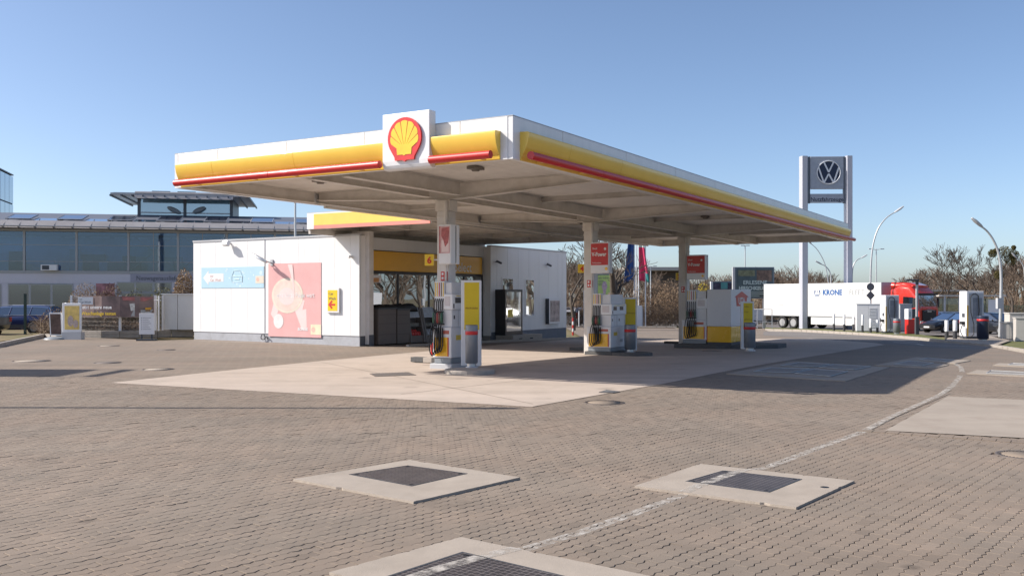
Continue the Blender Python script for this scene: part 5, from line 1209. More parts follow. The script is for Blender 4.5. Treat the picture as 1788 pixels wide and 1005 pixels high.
def car(lb, loc, rz, paint, kind='wagon', L=4.6, Wd_=1.78, H=1.46, group=None):
    # x forward, nose at +L/2
    t = thing('parked_car', lb, 'car', loc, rz, group); h = L/2; hw = Wd_/2
    hood = {'wagon': [(-h,.62,.92),(-h+.06,.42,.98),(-h+.4,.24,1.0),(-h+1.3,.2,.98),(-.3,.2,.95),(.75,.2,.94),(h-.95,.2,.90),(h-.3,.24,.78),(h-.06,.3,.66),(h,.36,.60)],
            'sedan': [(-h,.55,.90),(-h+.08,.36,1.0),(-h+.5,.22,1.04),(-h+1.3,.2,1.0),(-.3,.2,.95),(.75,.2,.93),(h-.95,.2,.88),(h-.3,.22,.76),(h-.06,.28,.64),(h,.34,.56)]}[kind]
    rings = []
    for x, zb, zt in hood:
        e = 1-.10*smooth(h-.9, h, abs(x)); w2 = hw*e; rings.append([(x,y,z) for y, z in ((0,zb),(-w2*.9,zb),(-w2,zb+.1),(-w2*1.0,(zb+zt)/2),(-w2*.985,zt-.12),(-w2*.93,zt-.02),(-w2*.6,zt+.015),(0,zt+.03),(w2*.6,zt+.015),(w2*.93,zt-.02),(w2*.985,zt-.12),(w2,(zb+zt)/2),(w2,zb+.1),(w2*.9,zb))])
    b = MB(); b.loft(rings); body = b.build('body', paint, t)
    # greenhouse
    g = {'wagon': [(-h+.08,.98,.985),(-h+.32,.97,H-.06),(-h+.9,.96,H-.01),(-.3,.95,H),(.35,.94,H-.05),(1.25,.93,.96)], 'sedan': [(-h+.75,1.0,1.01),(-h+1.35,.98,H-.12),(-.6,.96,H-.01),(-.1,.95,H),(.35,.94,H-.05),(1.35,.93,.95)]}[kind]
    b = MB(); rs = []
    for x, zb, zt in g:
        k = (zt-zb)/max(.01, H-.95); wt = hw*(.90-.20*min(1, k)); rs.append([(x,y,z) for y, z in ((-hw*.9,zb-.03),(-wt,zt-.04),(-wt*.8,zt),(wt*.8,zt),(wt,zt-.04),(hw*.9,zb-.03))])
    b.loft(rs, False); b.build('windows', CGL, t)
    b = MB(); rs2 = []
    for x, zb, zt in g[1:-1]:
        k = (zt-zb)/max(.01, H-.95); wt = hw*(.90-.20*min(1, k)); rs2.append([(x,y,z) for y, z in ((-wt-.012,zt-.07),(-wt*.85,zt+.012),(0,zt+.025),(wt*.85,zt+.012),(wt+.012,zt-.07))])
    b.loft(rs2, True, False, False)
    b.build('roof', paint, t)
    b = MB()
    for sy in (-1, 1):
        for i, j in ((0,1),(len(g)-2,len(g)-1)):
            p = rs[i][0 if sy < 0 else 5]; q = rs[i][1 if sy < 0 else 4]; p2 = rs[j][0 if sy < 0 else 5]; q2 = rs[j][1 if sy < 0 else 4]
            b.tube([q, q2], .035, 4)
        for xx in ((-.15), (-h+1.25 if kind == 'wagon' else -.95)):
            b.tube([(xx, sy*hw*.91, .93), (xx-.1, sy*hw*.71, H-.06)], .035, 4)
    b.build('pillars', paint if kind == 'sedan' else paint, t)
    b = MB()
    for sy in (-1,1): b.tube([(-h+.2,sy*hw*.925,.985),(1.2,sy*hw*.925,.955)], .012, 4)
    if kind == 'wagon':
        for sy in (-1,1): b.tube([(-h+.5,sy*hw*.66,H+.03),(.3,sy*hw*.66,H+.04)], .018, 6)
    b.build('chrome_trim', SILV, t)
    for x in (h-.85, -h+.95):
        for sy in (-1,1):
            a = MB(); a.cyl((x,sy*(hw-.10),.33),(x,sy*(hw+.005),.33),.37,n=24); a.build('wheel_arch', BLACK, t)
            wheel(t, x, sy*(hw-.07), .315, sy)
    for sy in (-1,1):
        a = MB(); a.loft([[(h-.42,sy*hw*.72,.62),(h-.5,sy*hw*.93,.64),(h-.55,sy*hw*.92,.76),(h-.42,sy*hw*.7,.755)],[(h-.03,sy*hw*.55,.56),(h-.22,sy*hw*.88,.58),(h-.3,sy*hw*.90,.69),(h-.1,sy*hw*.55,.675)]]); a.build('headlight', HEADL, t)
        a = MB(); a.box(-h-.005,-h+.3,sy*hw*.84-.09,sy*hw*.84+.09,.70,.93) if kind == 'sedan' else a.box(-h-.01,-h+.12,sy*hw*.82-.09,sy*hw*.82+.09,.68,.93); a.build('tail_light', TAILL, t)
        a = MB(); a.ball((.95,sy*(hw+.08),.98), .1, 8, 6, (.6,1,.7)); a.build('wing_mirror', paint, t)
    a = MB(); a.box(h-.02,h+.012,-.45,.45,.36,.56); a.build('grille', BLACK, t)
    a = MB(); a.box(h+.013,h+.02,-.26,.26,.38,.48); a.build('number_plate', WHITEP, t)
    if kind == 'wagon':
        a = MB(); a.box(-h+1.4,h-1.3,-hw-.008,-hw+.01,.30,.48); a.box(-h+1.4,h-1.3,hw-.01,hw+.008,.30,.48); a.build('side_trim', DGREY, t)
        a = MB(); a.box(-h+1.4,h-1.3,-hw-.012,-hw+.01,.482,.51); a.build('side_strip', SILV, t)
    return t
BLUEP = carpaint('dark_blue_paint', (.025,.035,.12)); BLUEG = carpaint('blue_grey_paint', (.07,.09,.16)); BLK = carpaint('black_paint', (.012,.014,.02)); WHP = carpaint('white_paint', (.65,.66,.68)); REDP = carpaint('red_paint', (.62,.035,.02))
x, y, z = G(38, 582.5); car('dark blue estate car parked behind the planting at the left', (x-1.0, y+1, z), R(183), BLUEP, 'wagon', 4.9)
x, y, z = G(-14, 586); car('grey car of which only the tail shows at the left edge', (x-1.6, y, z), R(170), mat('grey_car', (.12,.12,.12), .3, metal=.4, coat=.6), 'sedan', 4.5)
x, y, z = G(1637, 576); car('blue grey hatchback parked beside the lorry cab', (x, y, z), R(205), BLUEG, 'wagon', 4.4, H=1.5)
x, y, z = G(1690, 580); car('dark estate car behind the right hand charging column', (x-1.2, y, z), R(200), BLK, 'wagon', 4.7)
x, y, z = G(1728, 583); car('black saloon with bright headlights right of the charging column', (x+.3, y, z), R(-75), BLK, 'sedan', 4.7)
x, y, z = G(1752, 571); car('white saloon car beyond the black saloon', (x, y, z), R(-40), WHP, 'sedan', 4.7)
x, y, z = G(1730, 567); 
# white van right of shop
x, y, z = G(1003, 568); t = thing('white_van', 'white van with lifted tailgate between the shop and the middle column', 'van', (x, y, z), R(72)); b = MB(); h = 2.2
rings = []
for xx, zb, zt in ((-h,.35,1.55),(-h+.12,.25,1.95),(-1,.2,2.02),(.6,.2,2.0),(1.2,.2,1.55),(1.35,.2,1.25),(h-.2,.25,1.0),(h,.35,.7)):
    rings.append([(xx,yy,zz) for yy, zz in ((-.85,zb),(-.92,(zb+zt)*.5),(-.88,zt*.72),(-.72,zt),(.72,zt),(.88,zt*.72),(.92,(zb+zt)*.5),(.85,zb))])
b.loft(rings); b.build('body', WHP, t)
b = MB(); b.box(-1.6,.6,-.925,-.89,1.18,1.72); b.box(-1.6,.6,.89,.925,1.18,1.72); b.build('side_window', CGL, t)
b = MB(); b.box(-h-.015,-h+.02,-.72,.72,1.1,1.5); b.build('rear_window', CGL, t)
b = MB(); b.T = Matrix.Translation((-h+.1,0,1.98)) @ Matrix.Rotation(R(-25),4,'Y'); b.box(-1.0,0,-.75,.75,-.03,.03); tg = b.build('tailgate', WHP, t); b = MB(); b.T = Matrix.Translation((-h+.1,0,1.98)) @ Matrix.Rotation(R(-25),4,'Y'); b.box(-.6,-.15,-.55,.55,.031,.04); b.build('pane', CGL, tg)
for sy in (-1,1):
    b = MB(); b.box(-h-.02,-h+.1,sy*.8-.08,sy*.8+.08,.8,1.45); b.build('tail_light', TAILL, t)
    for xx in (-1.35,1.45):
        a = MB(); a.cyl((xx,sy*.82,.35),(xx,sy*.925,.35),.4,n=20); a.build('wheel_arch', BLACK, t); wheel(t, xx, sy*.85, .33, sy)
# ---- articulated lorry
TR0 = Vector((24.6, 88.0)); TR1 = Vector((32.9, 74.0)); ta = math.atan2(TR1.y-TR0.y, TR1.x-TR0.x); tz = gz(28,81)-.02
lo = thing('articulated_lorry', 'red lorry cab with long white box trailer parked across the road', 'lorry', (TR0.x, TR0.y, tz), ta)
LT = 16.4; TRW = mat('trailer_white', (.68,.68,.67), .35, var=.08, scale=.8, dirt=.25, streak=1.2)
b = MB(); b.box(0,12.9,-1.27,1.27,1.15,4.0); b.build('trailer_box', TRW, lo, bevel=.03)
b = MB(); b.box(.02,12.9,-1.28,-1.272,1.10,1.2); b.box(0.0,.05,-1.28,1.28,1.1,4.03); b.box(12.86,12.92,-1.29,1.29,1.1,4.03); b.build('trailer_rail', LGREY, lo)
for k_ in range(1, 11):
    b = MB(); b.box(k_*1.18-.01,k_*1.18+.01,-1.276,-1.2705,1.2,3.98); b.build('panel_seam', mat('seam_pale', (.5,.5,.5), .5), lo)
b = MB(); b.box(.3,12.5,-.5,.5,.85,1.14); b.box(.0,.3,-1.2,1.2,.5,.62); b.box(5.6,10.2,-1.25,-1.2,.42,1.05); b.build('chassis', DGREY, lo)
b = MB(); b.box(5.6,10.2,-1.262,-1.252,.42,1.05); b.build('side_skirt', TRW, lo)
for i, xx in enumerate((2.2, 3.5, 4.8)):
    for sy in (-1,1): wheel(lo, xx, sy*1.05, .52, sy, .36, 10)
b = MB(); b.box(12.0,15.6,-.45,.45,.7,1.0); b.build('tractor_chassis', DGREY, lo)
for xx in (12.6, 15.6):
    for sy in (-1,1): wheel(lo, xx, sy*1.04, .52, sy, .34, 10)
def cabring(x, z0, z1, w2): return [(x,-w2,z0),(x,-w2,z1-.25),(x,-w2*.85,z1),(x,w2*.85,z1),(x,w2,z1-.25),(x,w2,z0)]
b = MB(); b.loft([cabring(13.75,1.0,3.55,1.2), cabring(14.6,1.0,3.85,1.22), cabring(15.4,.9,3.75,1.24), cabring(15.95,.6,3.25,1.24), cabring(16.2,.5,2.95,1.2), cabring(16.35,.5,1.9,1.18)]); cab_ = b.build('cab', REDP, lo, bevel=.02)
b = MB(); b.loft([[(x_,y_,z_) for y_, z_ in ((-w2,z0),(-w2*.9,z1),(w2*.9,z1),(w2,z0))] for x_, w2, z0, z1 in ((13.7,1.15,3.5,4.0),(14.8,1.1,3.7,3.98),(15.6,1.0,3.6,3.75))]); b.build('roof_spoiler', REDP, lo)
b = MB(); b.loft([[(16.30,-1.12,1.95),(16.30,1.12,1.95),(16.34,1.12,1.95),(16.34,-1.12,1.95)],[(16.16,-1.1,2.95),(16.16,1.1,2.95),(16.22,1.1,2.95),(16.22,-1.1,2.95)]], False); b.build('windscreen', CGL, lo)
b = MB(); b.box(16.0,16.28,-1.22,1.22,2.96,3.12); b.build('sun_visor', BLACK, lo)
for sy in (-1,1):
    b = MB(); b.loft([[(14.9,sy*1.243,2.05),(15.9,sy*1.243,1.95),(15.85,sy*1.243,2.8),(14.95,sy*1.243,2.85)],[(14.9,sy*1.255,2.05),(15.9,sy*1.255,1.95),(15.85,sy*1.255,2.8),(14.95,sy*1.255,2.85)]], False); b.build('door_window', CGL, lo)
    b = MB(); b.box(16.0,16.2,sy*1.42-.1,sy*1.42+.1,2.0,2.75); b.build('mirror', BLACK, lo)
    b = MB(); b.box(16.34,16.42,sy*.95-.18,sy*.95+.18,.75,.95); b.build('headlight', HEADL, lo)
b = MB(); b.box(16.36,16.41,-.85,.85,.6,1.8); b.build('grille', BLACK, lo)
b = MB(); b.box(13.8,15.3,-1.25,-1.21,.45,1.0); b.build('side_panel', DGREY, lo)
FT = Matrix.Translation((16.415,0,0)) @ Matrix.Rotation(R(90),4,'Z'); text('MAN', .24, 0, 0, 1.62, SILV, lo, 'CENTER', .01, T=FT, name='lettering')
b = MB(); b.T = FT; b.tube([(-.7,0,1.72),(0,-.01,1.86),(.7,0,1.72)], .02, 4); b.build('chrome_strip', SILV, lo)
KB = mat('logo_blue', (.01,.10,.32), .4)
text('KRONE', .62, 6.9, -1.275, 3.0, KB, lo, bold=.025, name='lettering'); text('FLEET', .62, 9.7, -1.275, 3.0, mat('logo_grey', (.22,.23,.25), .5), lo, name='lettering', bold=-.008)
b = MB()
for k in (-.22,0,.22): b.tube([(6.3+k,-1.275,3.42),(6.3+k,-1.275,3.2)], .025, 4)
b.tube([(6.05,-1.275,3.42),(5.97,-1.275,3.1),(6.1,-1.275,3.02),(6.5,-1.275,3.02),(6.63,-1.275,3.1),(6.55,-1.275,3.42)], .03, 4); b.tube([(6.05,-1.275,2.92),(6.55,-1.275,2.92)], .025, 4); b.build('crown_logo', KB, lo)
text('Krone Fleet', .24, 1.2, -1.275, 2.0, LGREY, lo)
# ---- car dealership pylon
PB = Vector((25.9, 83.0)); pz = gz(26, 83); pt = thing('brand_pylon', 'tall grey two-legged pylon with round VW emblem above the lorry', 'pylon sign', (PB.x, PB.y, pz), R(-2))
PY_ = mat('pylon_silver', (.45,.46,.52), .4, var=.03); PYD = mat('pylon_dark', (.10,.11,.14), .4); PYP = mat('pylon_panel', (.34,.37,.43), .4)
def pr(row): return EYE-(row-HZ)/F*83-pz
def pxx(px): return (px-CX)/F*83-PB.x
for a, c in ((1398,1411),(1475.5,1488)):
    b = MB(); x0, x1 = pxx(a), pxx(c); b.loft([[(x0,.05,z_),(x0+.12,-.16,z_),(x1-.12,-.16,z_),(x1,.05,z_),(x1,.5,z_),(x0,.5,z_)] for z_ in (-.3, pr(272.5))], False); b.build('leg', PY_, pt)
x0, x1 = pxx(1411)+.06, pxx(1475.5)-.06
b = MB(); b.box(x0+.12,x1-.12,-.05,.3,pr(330),pr(273.5)); b.build('sign_panel', PYP, pt, bevel=.03)
b = MB(); b.box(x0,x0+.115,-.02,.25,pr(355),pr(273.5)); b.box(x1-.115,x1,-.02,.25,pr(355),pr(273.5)); b.build('shadow_gap', PYD, pt)
b = MB(); b.box(x0+.12,x1-.12,-.05,.3,pr(354),pr(338.5)); b.build('name_panel', PYP, pt, bevel=.02)
cx_, cz_ = pxx(1446), pr(301.5); Rr = 20/F*83
b = MB(); disc(b, cx_, cz_, Rr, Rr, -.09, -.051, 48); b.build('emblem_disc', mat('emblem_navy', (.008,.014,.05), .3), pt)
WM = mat('emblem_white', (.70,.72,.76), .35)
b = MB(); b.tube([(cx_+Rr*math.cos(a), -.1, cz_+Rr*math.sin(a)) for a in [2*math.pi*i/48 for i in range(49)]], .045, 6, False); b.build('emblem_ring', WM, pt)
def stroke(mb, pts, w_, y0, y1):
    for i in range(len(pts)-1):
        p, q = pts[i], pts[i+1]; d = Vector((q[0]-p[0], q[1]-p[1])); n = Vector((-d.y, d.x)).normalized()*w_/2
        mb.prism([(p[0]+n.x,p[1]+n.y),(p[0]-n.x,p[1]-n.y),(q[0]-n.x,q[1]-n.y),(q[0]+n.x,q[1]+n.y)], y0-.001*i, y1)
def vw(P): return [(cx_+p[0]*Rr, cz_+p[1]*Rr) for p in P]
b = MB(); stroke(b, vw([(-.42,.90),(0,.02),(.42,.90)]), .13, -.115, -.091); stroke(b, vw([(-.88,.46),(-.42,-.90),(0,-.12),(.42,-.90),(.88,.46)]), .13, -.122, -.091); b.build('emblem_letters', WM, pt)
text('Nutzfahrzeuge', .50, (x0+x1)/2, -.055, pr(351.5), mat('navy_ink', (.01,.015,.04), .4), pt, 'CENTER', .006, sx=.98)
# ------------------------------------------------------------------ street furniture at the right
def bollard(px, rb, rt, lb, w_=5.5, dark=.45, z0=None):
    x, y, z = G(px, rb); H = (rb-rt)/F*y; r = w_/F*y/2; t = thing('bollard', lb, 'bollard', (x, y, z if z0 is None else z+z0), 0, 'black and white bollards')
    b = MB(); b.lathe((0,0,0), [(r,-.2),(r,H*dark)], 14); b.build('dark_base', mat('bollard_black', (.05,.05,.055), .5), t); b = MB(); b.lathe((0,0,0), [(r*.99,H*dark+.001),(r*.99,H-.02),(r*.8,H),(.01,H)], 14); b.build('white_top', WHITEP, t)
bollard(1456, 577, 547.5, 'first bollard between the two pylon legs', 4, .4); bollard(1474, 578, 548, 'bollard just left of the right pylon leg', 4, .4); bollard(1490, 578.5, 547, 'bollard just right of the right pylon leg', 4, .4)
bollard(1506, 580, 549, 'bollard in front of the louvred cabinet', 4, .4); bollard(1520, 580.5, 556, 'short bollard at the right end of the louvred cabinet', 4.5, .35); bollard(1532, 580.5, 558, 'short dark bollard left of the first charging column', 4.5, .4)
bollard(1653, 592, 562, 'left one of the two bollards before the right charging column', 6.5, .36, .1); bollard(1667.5, 594, 562, 'right one of the two bollards before the right charging column', 7, .42, .1)
CHG = mat('charger_white', (.70,.70,.72), .35, var=.02); CHS = mat('charger_grey', (.42,.44,.49), .35, var=.03); CHD = mat('charger_screen', (.20,.22,.27), .25)
def charger(px0, pxm, px1, rt, rb, lb, dz=0):
    x0, y, z = G(pxm, rb); W_ = (px1-pxm)/F*y; D_ = .85; H = (rb-rt)/F*y
    t = thing('charging_column', lb, 'charging column', (x0, y, z+dz), 0, 'tall white charging columns')
    H -= dz
    b = MB(); b.box(0,W_,0,D_,.12,H); b.build('body', CHG, t, bevel=.03); b = MB(); b.box(.02,W_-.02,.03,D_-.03,0,.12); b.build('base', DGREY, t)
    b = MB(); b.box(.09,W_-.03,-.012,0,.32,H-.10); b.build('front_panel', CHS, t, bevel=.01)
    b = MB(); b.box(W_*.34,W_*.88,-.02,-.0125,H*.42,H*.86); b.build('screen', CHD, t)
    b = MB()
    for k in range(7): b.box(W_*.25,W_-.1,-.016,-.0125,.36+k*.045,.375+k*.045)
    b.build('vent_slot', GREY, t)
    b = MB(); b.box(0.005,.085,-.014,-.0005,.15,H*.70); b.build('yellow_strip', mat('amber_strip', (.80,.50,.08), .4), t)
    b = MB(); b.box(-.014,-.001,D_*.25,D_*.6,H*.45,H*.53); b.build('card_reader', DGREY, t)
    b = MB(); b.box(-.18,-.001,D_*.2,D_*.5,H*.30,H*.36); b.build('plug_holder', BLACK, t)
    b = MB(); q = [(W_*.30,-.05,H-.18),(W_*.45,-.10,H-.12),(W_*.62,-.10,H-.25),(W_*.66,-.12,H*.6),(W_*.60,-.1,H*.38),(W_*.52,-.09,H*.32)]
    b.tube(q, .025, 8); b.tube([(W_*.30,-.05,H-.18),(W_*.16,-.10,H-.35),(W_*.17,-.14,H*.55),(W_*.34,-.14,H*.3),(W_*.3,-.2,.25),(W_*.05,-.25,.04),(-.25,-.2,.03),(-.3,.1,.4),(-.12,.2,H*.32)], .022, 8); b.build('cable', BLACK, t)
    return t
charger(1675, 1688, 1718, 508, 594, 'tall white charging column with hanging cable between the bollards and the grey cabinets', .09)
charger(1536, 1546, 1570, 515, 581.5, 'tall white charging column in front of the red lorry cab')
def cabinet(px0, px1, rt, rb, lb, m, D_=.6, louv=False, z0=0, ribs=False, rz=0):
    x0, y, z = G(px0, rb); W_ = (px1-px0)/F*y; H = (rb-rt)/F*y; t = thing('utility_cabinet', lb, 'utility cabinet', (x0, y, z), rz, 'utility cabinets')
    b = MB(); b.box(0,W_,0,D_,.08,H-.05); b.build('body', m, t, bevel=.01); b = MB(); b.box(.02,W_-.02,.02,D_,-.1,.08); b.build('base', GREY, t); b = MB(); b.box(-.03,W_+.03,-.03,D_+.03,H-.049,H); b.build('lid', m, t)
    b = MB(); b.box(W_*.5,W_*.5+.008,-.003,-.0005,.1,H-.08); b.build('door_seam', GREY, t)
    if louv:
        for k in range(14):
            b = MB(); zz = .35+k*(H-.6)/14; b.xprof([(-.001,zz),(-.03,zz),(-.001,zz+.05)], W_*.52, W_*.86); b.build('louvre', LGREY, t)
    if ribs:
        for k in range(16):
            b = MB(); xx = .03+k*(W_-.06)/16; b.box(xx,xx+.03,-.02,-.001,.1,H-.06); b.build('rib', m, t)
    return t
BEI = mat('cabinet_beige', (.52,.49,.45), .55, var=.06, dirt=.15)
cabinet(1496, 1534, 530, 579, 'wide white cabinet with louvres beside the right pylon leg', CHG, 1.0, True, rz=R(-14))
cabinet(1571, 1592, 530, 579, 'grey ribbed cabinet between the first charging column and the red machine', LGREY, 1.0, False, 0, True)
cabinet(1751, 1772, 562, 594, 'low beige cabinet right of the right charging column', BEI, rz=R(-16))
cabinet(1763, 1800, 546, 591, 'taller beige cabinet behind the low one at the right edge', BEI, 1.0, rz=R(-12)); cabinet(1774, 1810, 554, 597, 'beige cabinet cut by the right edge of the picture', BEI, rz=R(-16))
waste_bin(1566, 583, 'grey bin with red band beside the first charging column', h=1.05, r=.24)
waste_bin(1716, 597, 'dark bin with red rim in front of the right charging column', h=1.28, r=.28, zoff=.05, m=mat('bin_dark', (.035,.045,.08), .4, metal=.3))
x, y, z = G(1586, 583); t = thing('air_machine', 'red and white tyre air machine beside the black lamp post', 'air machine', (x, y, z), R(8)); H = 44/F*y
b = MB(); b.box(0,.5,0,.45,0,H*.58); b.build('red_base', mat('machine_red', (.55,.02,.015), .35), t, bevel=.02); b = MB(); b.box(-.02,.28,-.02,.45,H*.581,H); b.build('white_head', WHITEP, t, bevel=.02); b = MB(); b.box(.281,.56,.0,.45,H*.62,H); b.build('dark_head', DGREY, t); b = MB(); b.box(.03,.18,-.026,-.0205,H*.68,H*.9); b.build('label', mat('label_grey', (.4,.45,.48), .5), t)
x, y, z = G(1601, 584); t = thing('lamp_post', 'black post with short flat lamp arm beside the red machine', 'lamp post', (x, y, z), 0, 'lamp posts'); H = (584-489)/F*y
b = MB(); b.box(-.06,.06,-.06,.06,1.2,H-.3); b.build('post', LGREY, t); b = MB(); b.box(-.11,.11,-.11,.11,-.1,1.2); b.box(-.07,.09,-.07,.07,H-.3,H-.05); b.build('sleeve', DGREY, t); b = MB(); b.box(-.75,.10,-.12,.12,H-.049,H+.06); b.build('lamp_head', DGREY, t, bevel=.02)
def curved_lamp(base, path, lb, r=.085, head=1, name='street_lamp', rz=0, m=GALV):
    # path in pixels at constant depth
    bx, by = base; x0, Y, z = G(bx, by); t = thing(name, lb, 'street lamp', (x0, Y, z), 0, 'street lamps'); pts = [(0,0,0)]
    for px, py in path: w3 = Wd(px, py, Y); pts.append((w3[0]-x0, 0, w3[2]-z))
    # smooth
    q = []
    P = [Vector(p) for p in pts]
    for i in range(len(P)-1):
        p0 = P[max(i-1,0)]; p1 = P[i]; p2 = P[i+1]; p3 = P[min(i+2,len(P)-1)]
        for k in range(5):
            f = k/5; q.append(.5*((2*p1)+(-p0+p2)*f+(2*p0-5*p1+4*p2-p3)*f*f+(-p0+3*p1-3*p2+p3)*f**3))
    q.append(P[-1]); n = len(q); b = MB(); b.tube(q, [r*(1-.55*i/n) for i in range(n)], 10); b.build('pole', m, t)
    d = (P[-1]-P[-2]).normalized(); a = math.atan2(d.z, d.x); b = MB(); b.T = Matrix.Translation(P[-1]) @ Matrix.Rotation(-a, 4, 'Y')
    b.loft([[(x_, yy*w_, zz*h_) for yy, zz in ((-1,-.3),(-.6,-1),(.6,-1),(1,-.3),(.6,.8),(-.6,.8))] for x_, w_, h_ in ((-.08,.06,.05),(.12,.13,.08),(.5,.16,.09),(.8,.10,.05))]); b.build('lamp_head', LGREY, t); return t
L1 = curved_lamp((1521,577), [(1520,520),(1520.5,470),(1524,430),(1533,400),(1547,381),(1563,370)], 'curved street lamp rising behind the louvred cabinet, arm bending right')
for shp in (0,1):
    x0, Y, z = G(1521,577); w3 = Wd(1520, 500.5 if shp == 0 else 515.5, Y-.12); tt = thing('traffic_sign', ['round sign seen from its grey back on the curved lamp','diamond sign seen from its grey back below the round one'][shp], 'traffic sign', w3, 0); b = MB()
    rr = 6.5/F*Y; n = 24 if shp == 0 else 4; b.prism([(rr*(1 if shp == 0 else 1.15)*math.cos(2*math.pi*i/n), rr*(1 if shp == 0 else 1.25)*math.sin(2*math.pi*i/n)) for i in range(n)], -.015, .015); b.build('plate', mat('sign_back', (.14,.14,.15), .5), tt); b = MB(); b.box(-.05,.05,.0155,.06,-.04,.04); b.build('clamp', GALV, tt)
curved_lamp((1746,588), [(1747.5,530),(1748,480),(1744,444),(1735,420),(1724,404),(1714,395.5)], 'curved street lamp at the far right, arm bending left', r=.10)
x, Y, z = G(1746,588); w3 = Wd(1740, 530, Y-.2); t = thing('lamp_box', 'grey metal box strapped to the far right street lamp', 'box', (w3[0],w3[1],w3[2]-.5), 0); b = MB(); b.box(0,.36,-.15,.1,.2,.85); b.build('case', LGREY, t); b = MB(); b.box(.05,.30,.1,.14,.4,.5); b.build('strap', GALV, t)
curved_lamp((1452,568), [(1450,520),(1446,490),(1440,460),(1428,437),(1416,425)], 'thin curved street lamp between the pylon legs, bending left under the canopy', r=.07)
curved_lamp((1453,565), [(1451,500),(1450,478),(1443,466),(1434,461)], 'small distant curved lamp between the pylon legs', r=.09)
curved_lamp((1487,565), [(1487.5,500),(1489,468),(1495,455),(1504,450)], 'small distant curved lamp just right of the right pylon leg', r=.10)
curved_lamp((1790,565), [(1790,500),(1788,470),(1783,458),(1775,450)], 'small distant curved lamp behind the mistletoe tree', r=.10)
def mast(px, rb, rt, w_, lb):
    x, y, z = G(px, rb); H = (rb-rt)/F*y; t = thing('street_lamp', lb, 'street lamp', (x, y, z), 0, 'street lamps'); b = MB(); b.tube([(0,0,0),(0,0,H)], [.11,.06], 8); b.build('pole', GALV, t)
    b = MB(); b.tube([(-w_,0,H-.05),(-w_*.3,0,H-.12),(0,0,H-.15),(w_*.3,0,H-.12),(w_,0,H-.05)], .04, 6); b.box(-w_-.5,-w_,-.1,.1,H-.09,H+.01); b.box(w_,w_+.5,-.1,.1,H-.09,H+.01); b.build('lamp_arm', LGREY, t)
mast(1530, 562, 434, .5, 'straight mast with two small lamps beside the curved lamp'); mast(1301, 562, 428, .1, 'thin mast standing above the big dark billboard'); mast(1136, 562, 464, .3, 'straight mast with two small lamps right of the flag poles')
# shelter behind chargers
x, y, z = G(1645, 574); t = thing('bus_shelter', 'small open shelter with flat pale roof behind the charging columns', 'shelter', (x, y, z), 0); W_ = 112/F*y; H = 3.0
b = MB(); b.box(0,W_,0,1.8,H-.12,H); b.build('roof', mat('shelter_roof', (.6,.56,.5), .5), t)
for xx in (.25, W_*.27, W_*.95):
    b = MB(); b.box(xx,xx+.12,.1,.22,-.1,H-.121); b.build('post', LGREY, t)
b = MB(); b.box(.4,W_-.2,1.7,1.73,.3,H-.3); b.build('glass_wall', clearglass('shelter_glass'), t)
b = MB(); b.box(W_*.75,W_*.93,.3,.4,.4,2.6); b.build('timetable_panel', WHITEP, t)
# pale green wall, overpass, far fence
t = thing('green_wall', 'long pale green noise wall below the distant trees', 'wall', (0,0,0), 0); b = MB(); y = 128; x0, x1 = (1590-CX)/F*y, (2100-CX)/F*y
for k in range(12):
    b = MB(); a = x0+(x1-x0)*k/12; b.box(a+.02,a+(x1-x0)/12-.02,y,y+.3,-1.2,EYE+(HZ-512)/F*y-1.6); b.build('wall_panel', mat('pale_green', (.30,.36,.24), .7, var=.1), t)
t = thing('overpass', 'pale distant overpass with dark shadow below between the pump columns', 'bridge', (0,0,0), 0); y = 150; x0, x1 = (1090-CX)/F*y, (1203-CX)/F*y
b = MB(); b.box(x0,x1,y,y+8,EYE+(HZ-472)/F*y,EYE+(HZ-466)/F*y); b.build('deck', mat('bridge_conc', (.45,.42,.38), .8), t); b = MB(); b.box((1140-CX)/F*y,(1205-CX)/F*y,y+3,y+5,-1.2,EYE+(HZ-472.2)/F*y); b.build('under_deck_shade', mat('bridge_shade', (.10,.085,.075), .9), t)  # dark block below the deck: the shadow under the bridge put into its colour
# distant pale shed roofs
t = thing('distant_shed', 'long low pale roof glimpsed among the trees right of the lorry', 'building', (0,0,0), 0); y = 140; b = MB(); b.box((1622-CX)/F*y,(1702-CX)/F*y,y,y+10,-1.2,EYE+(HZ-509)/F*y); b.build('wall', mat('shed_wall', (.28,.22,.18), .8), t); b = MB(); b.box((1618-CX)/F*y,(1706-CX)/F*y,y-.5,y+11,EYE+(HZ-508.9)/F*y,EYE+(HZ-505.5)/F*y); b.build('roof', mat('shed_roof', (.6,.57,.53), .6), t)
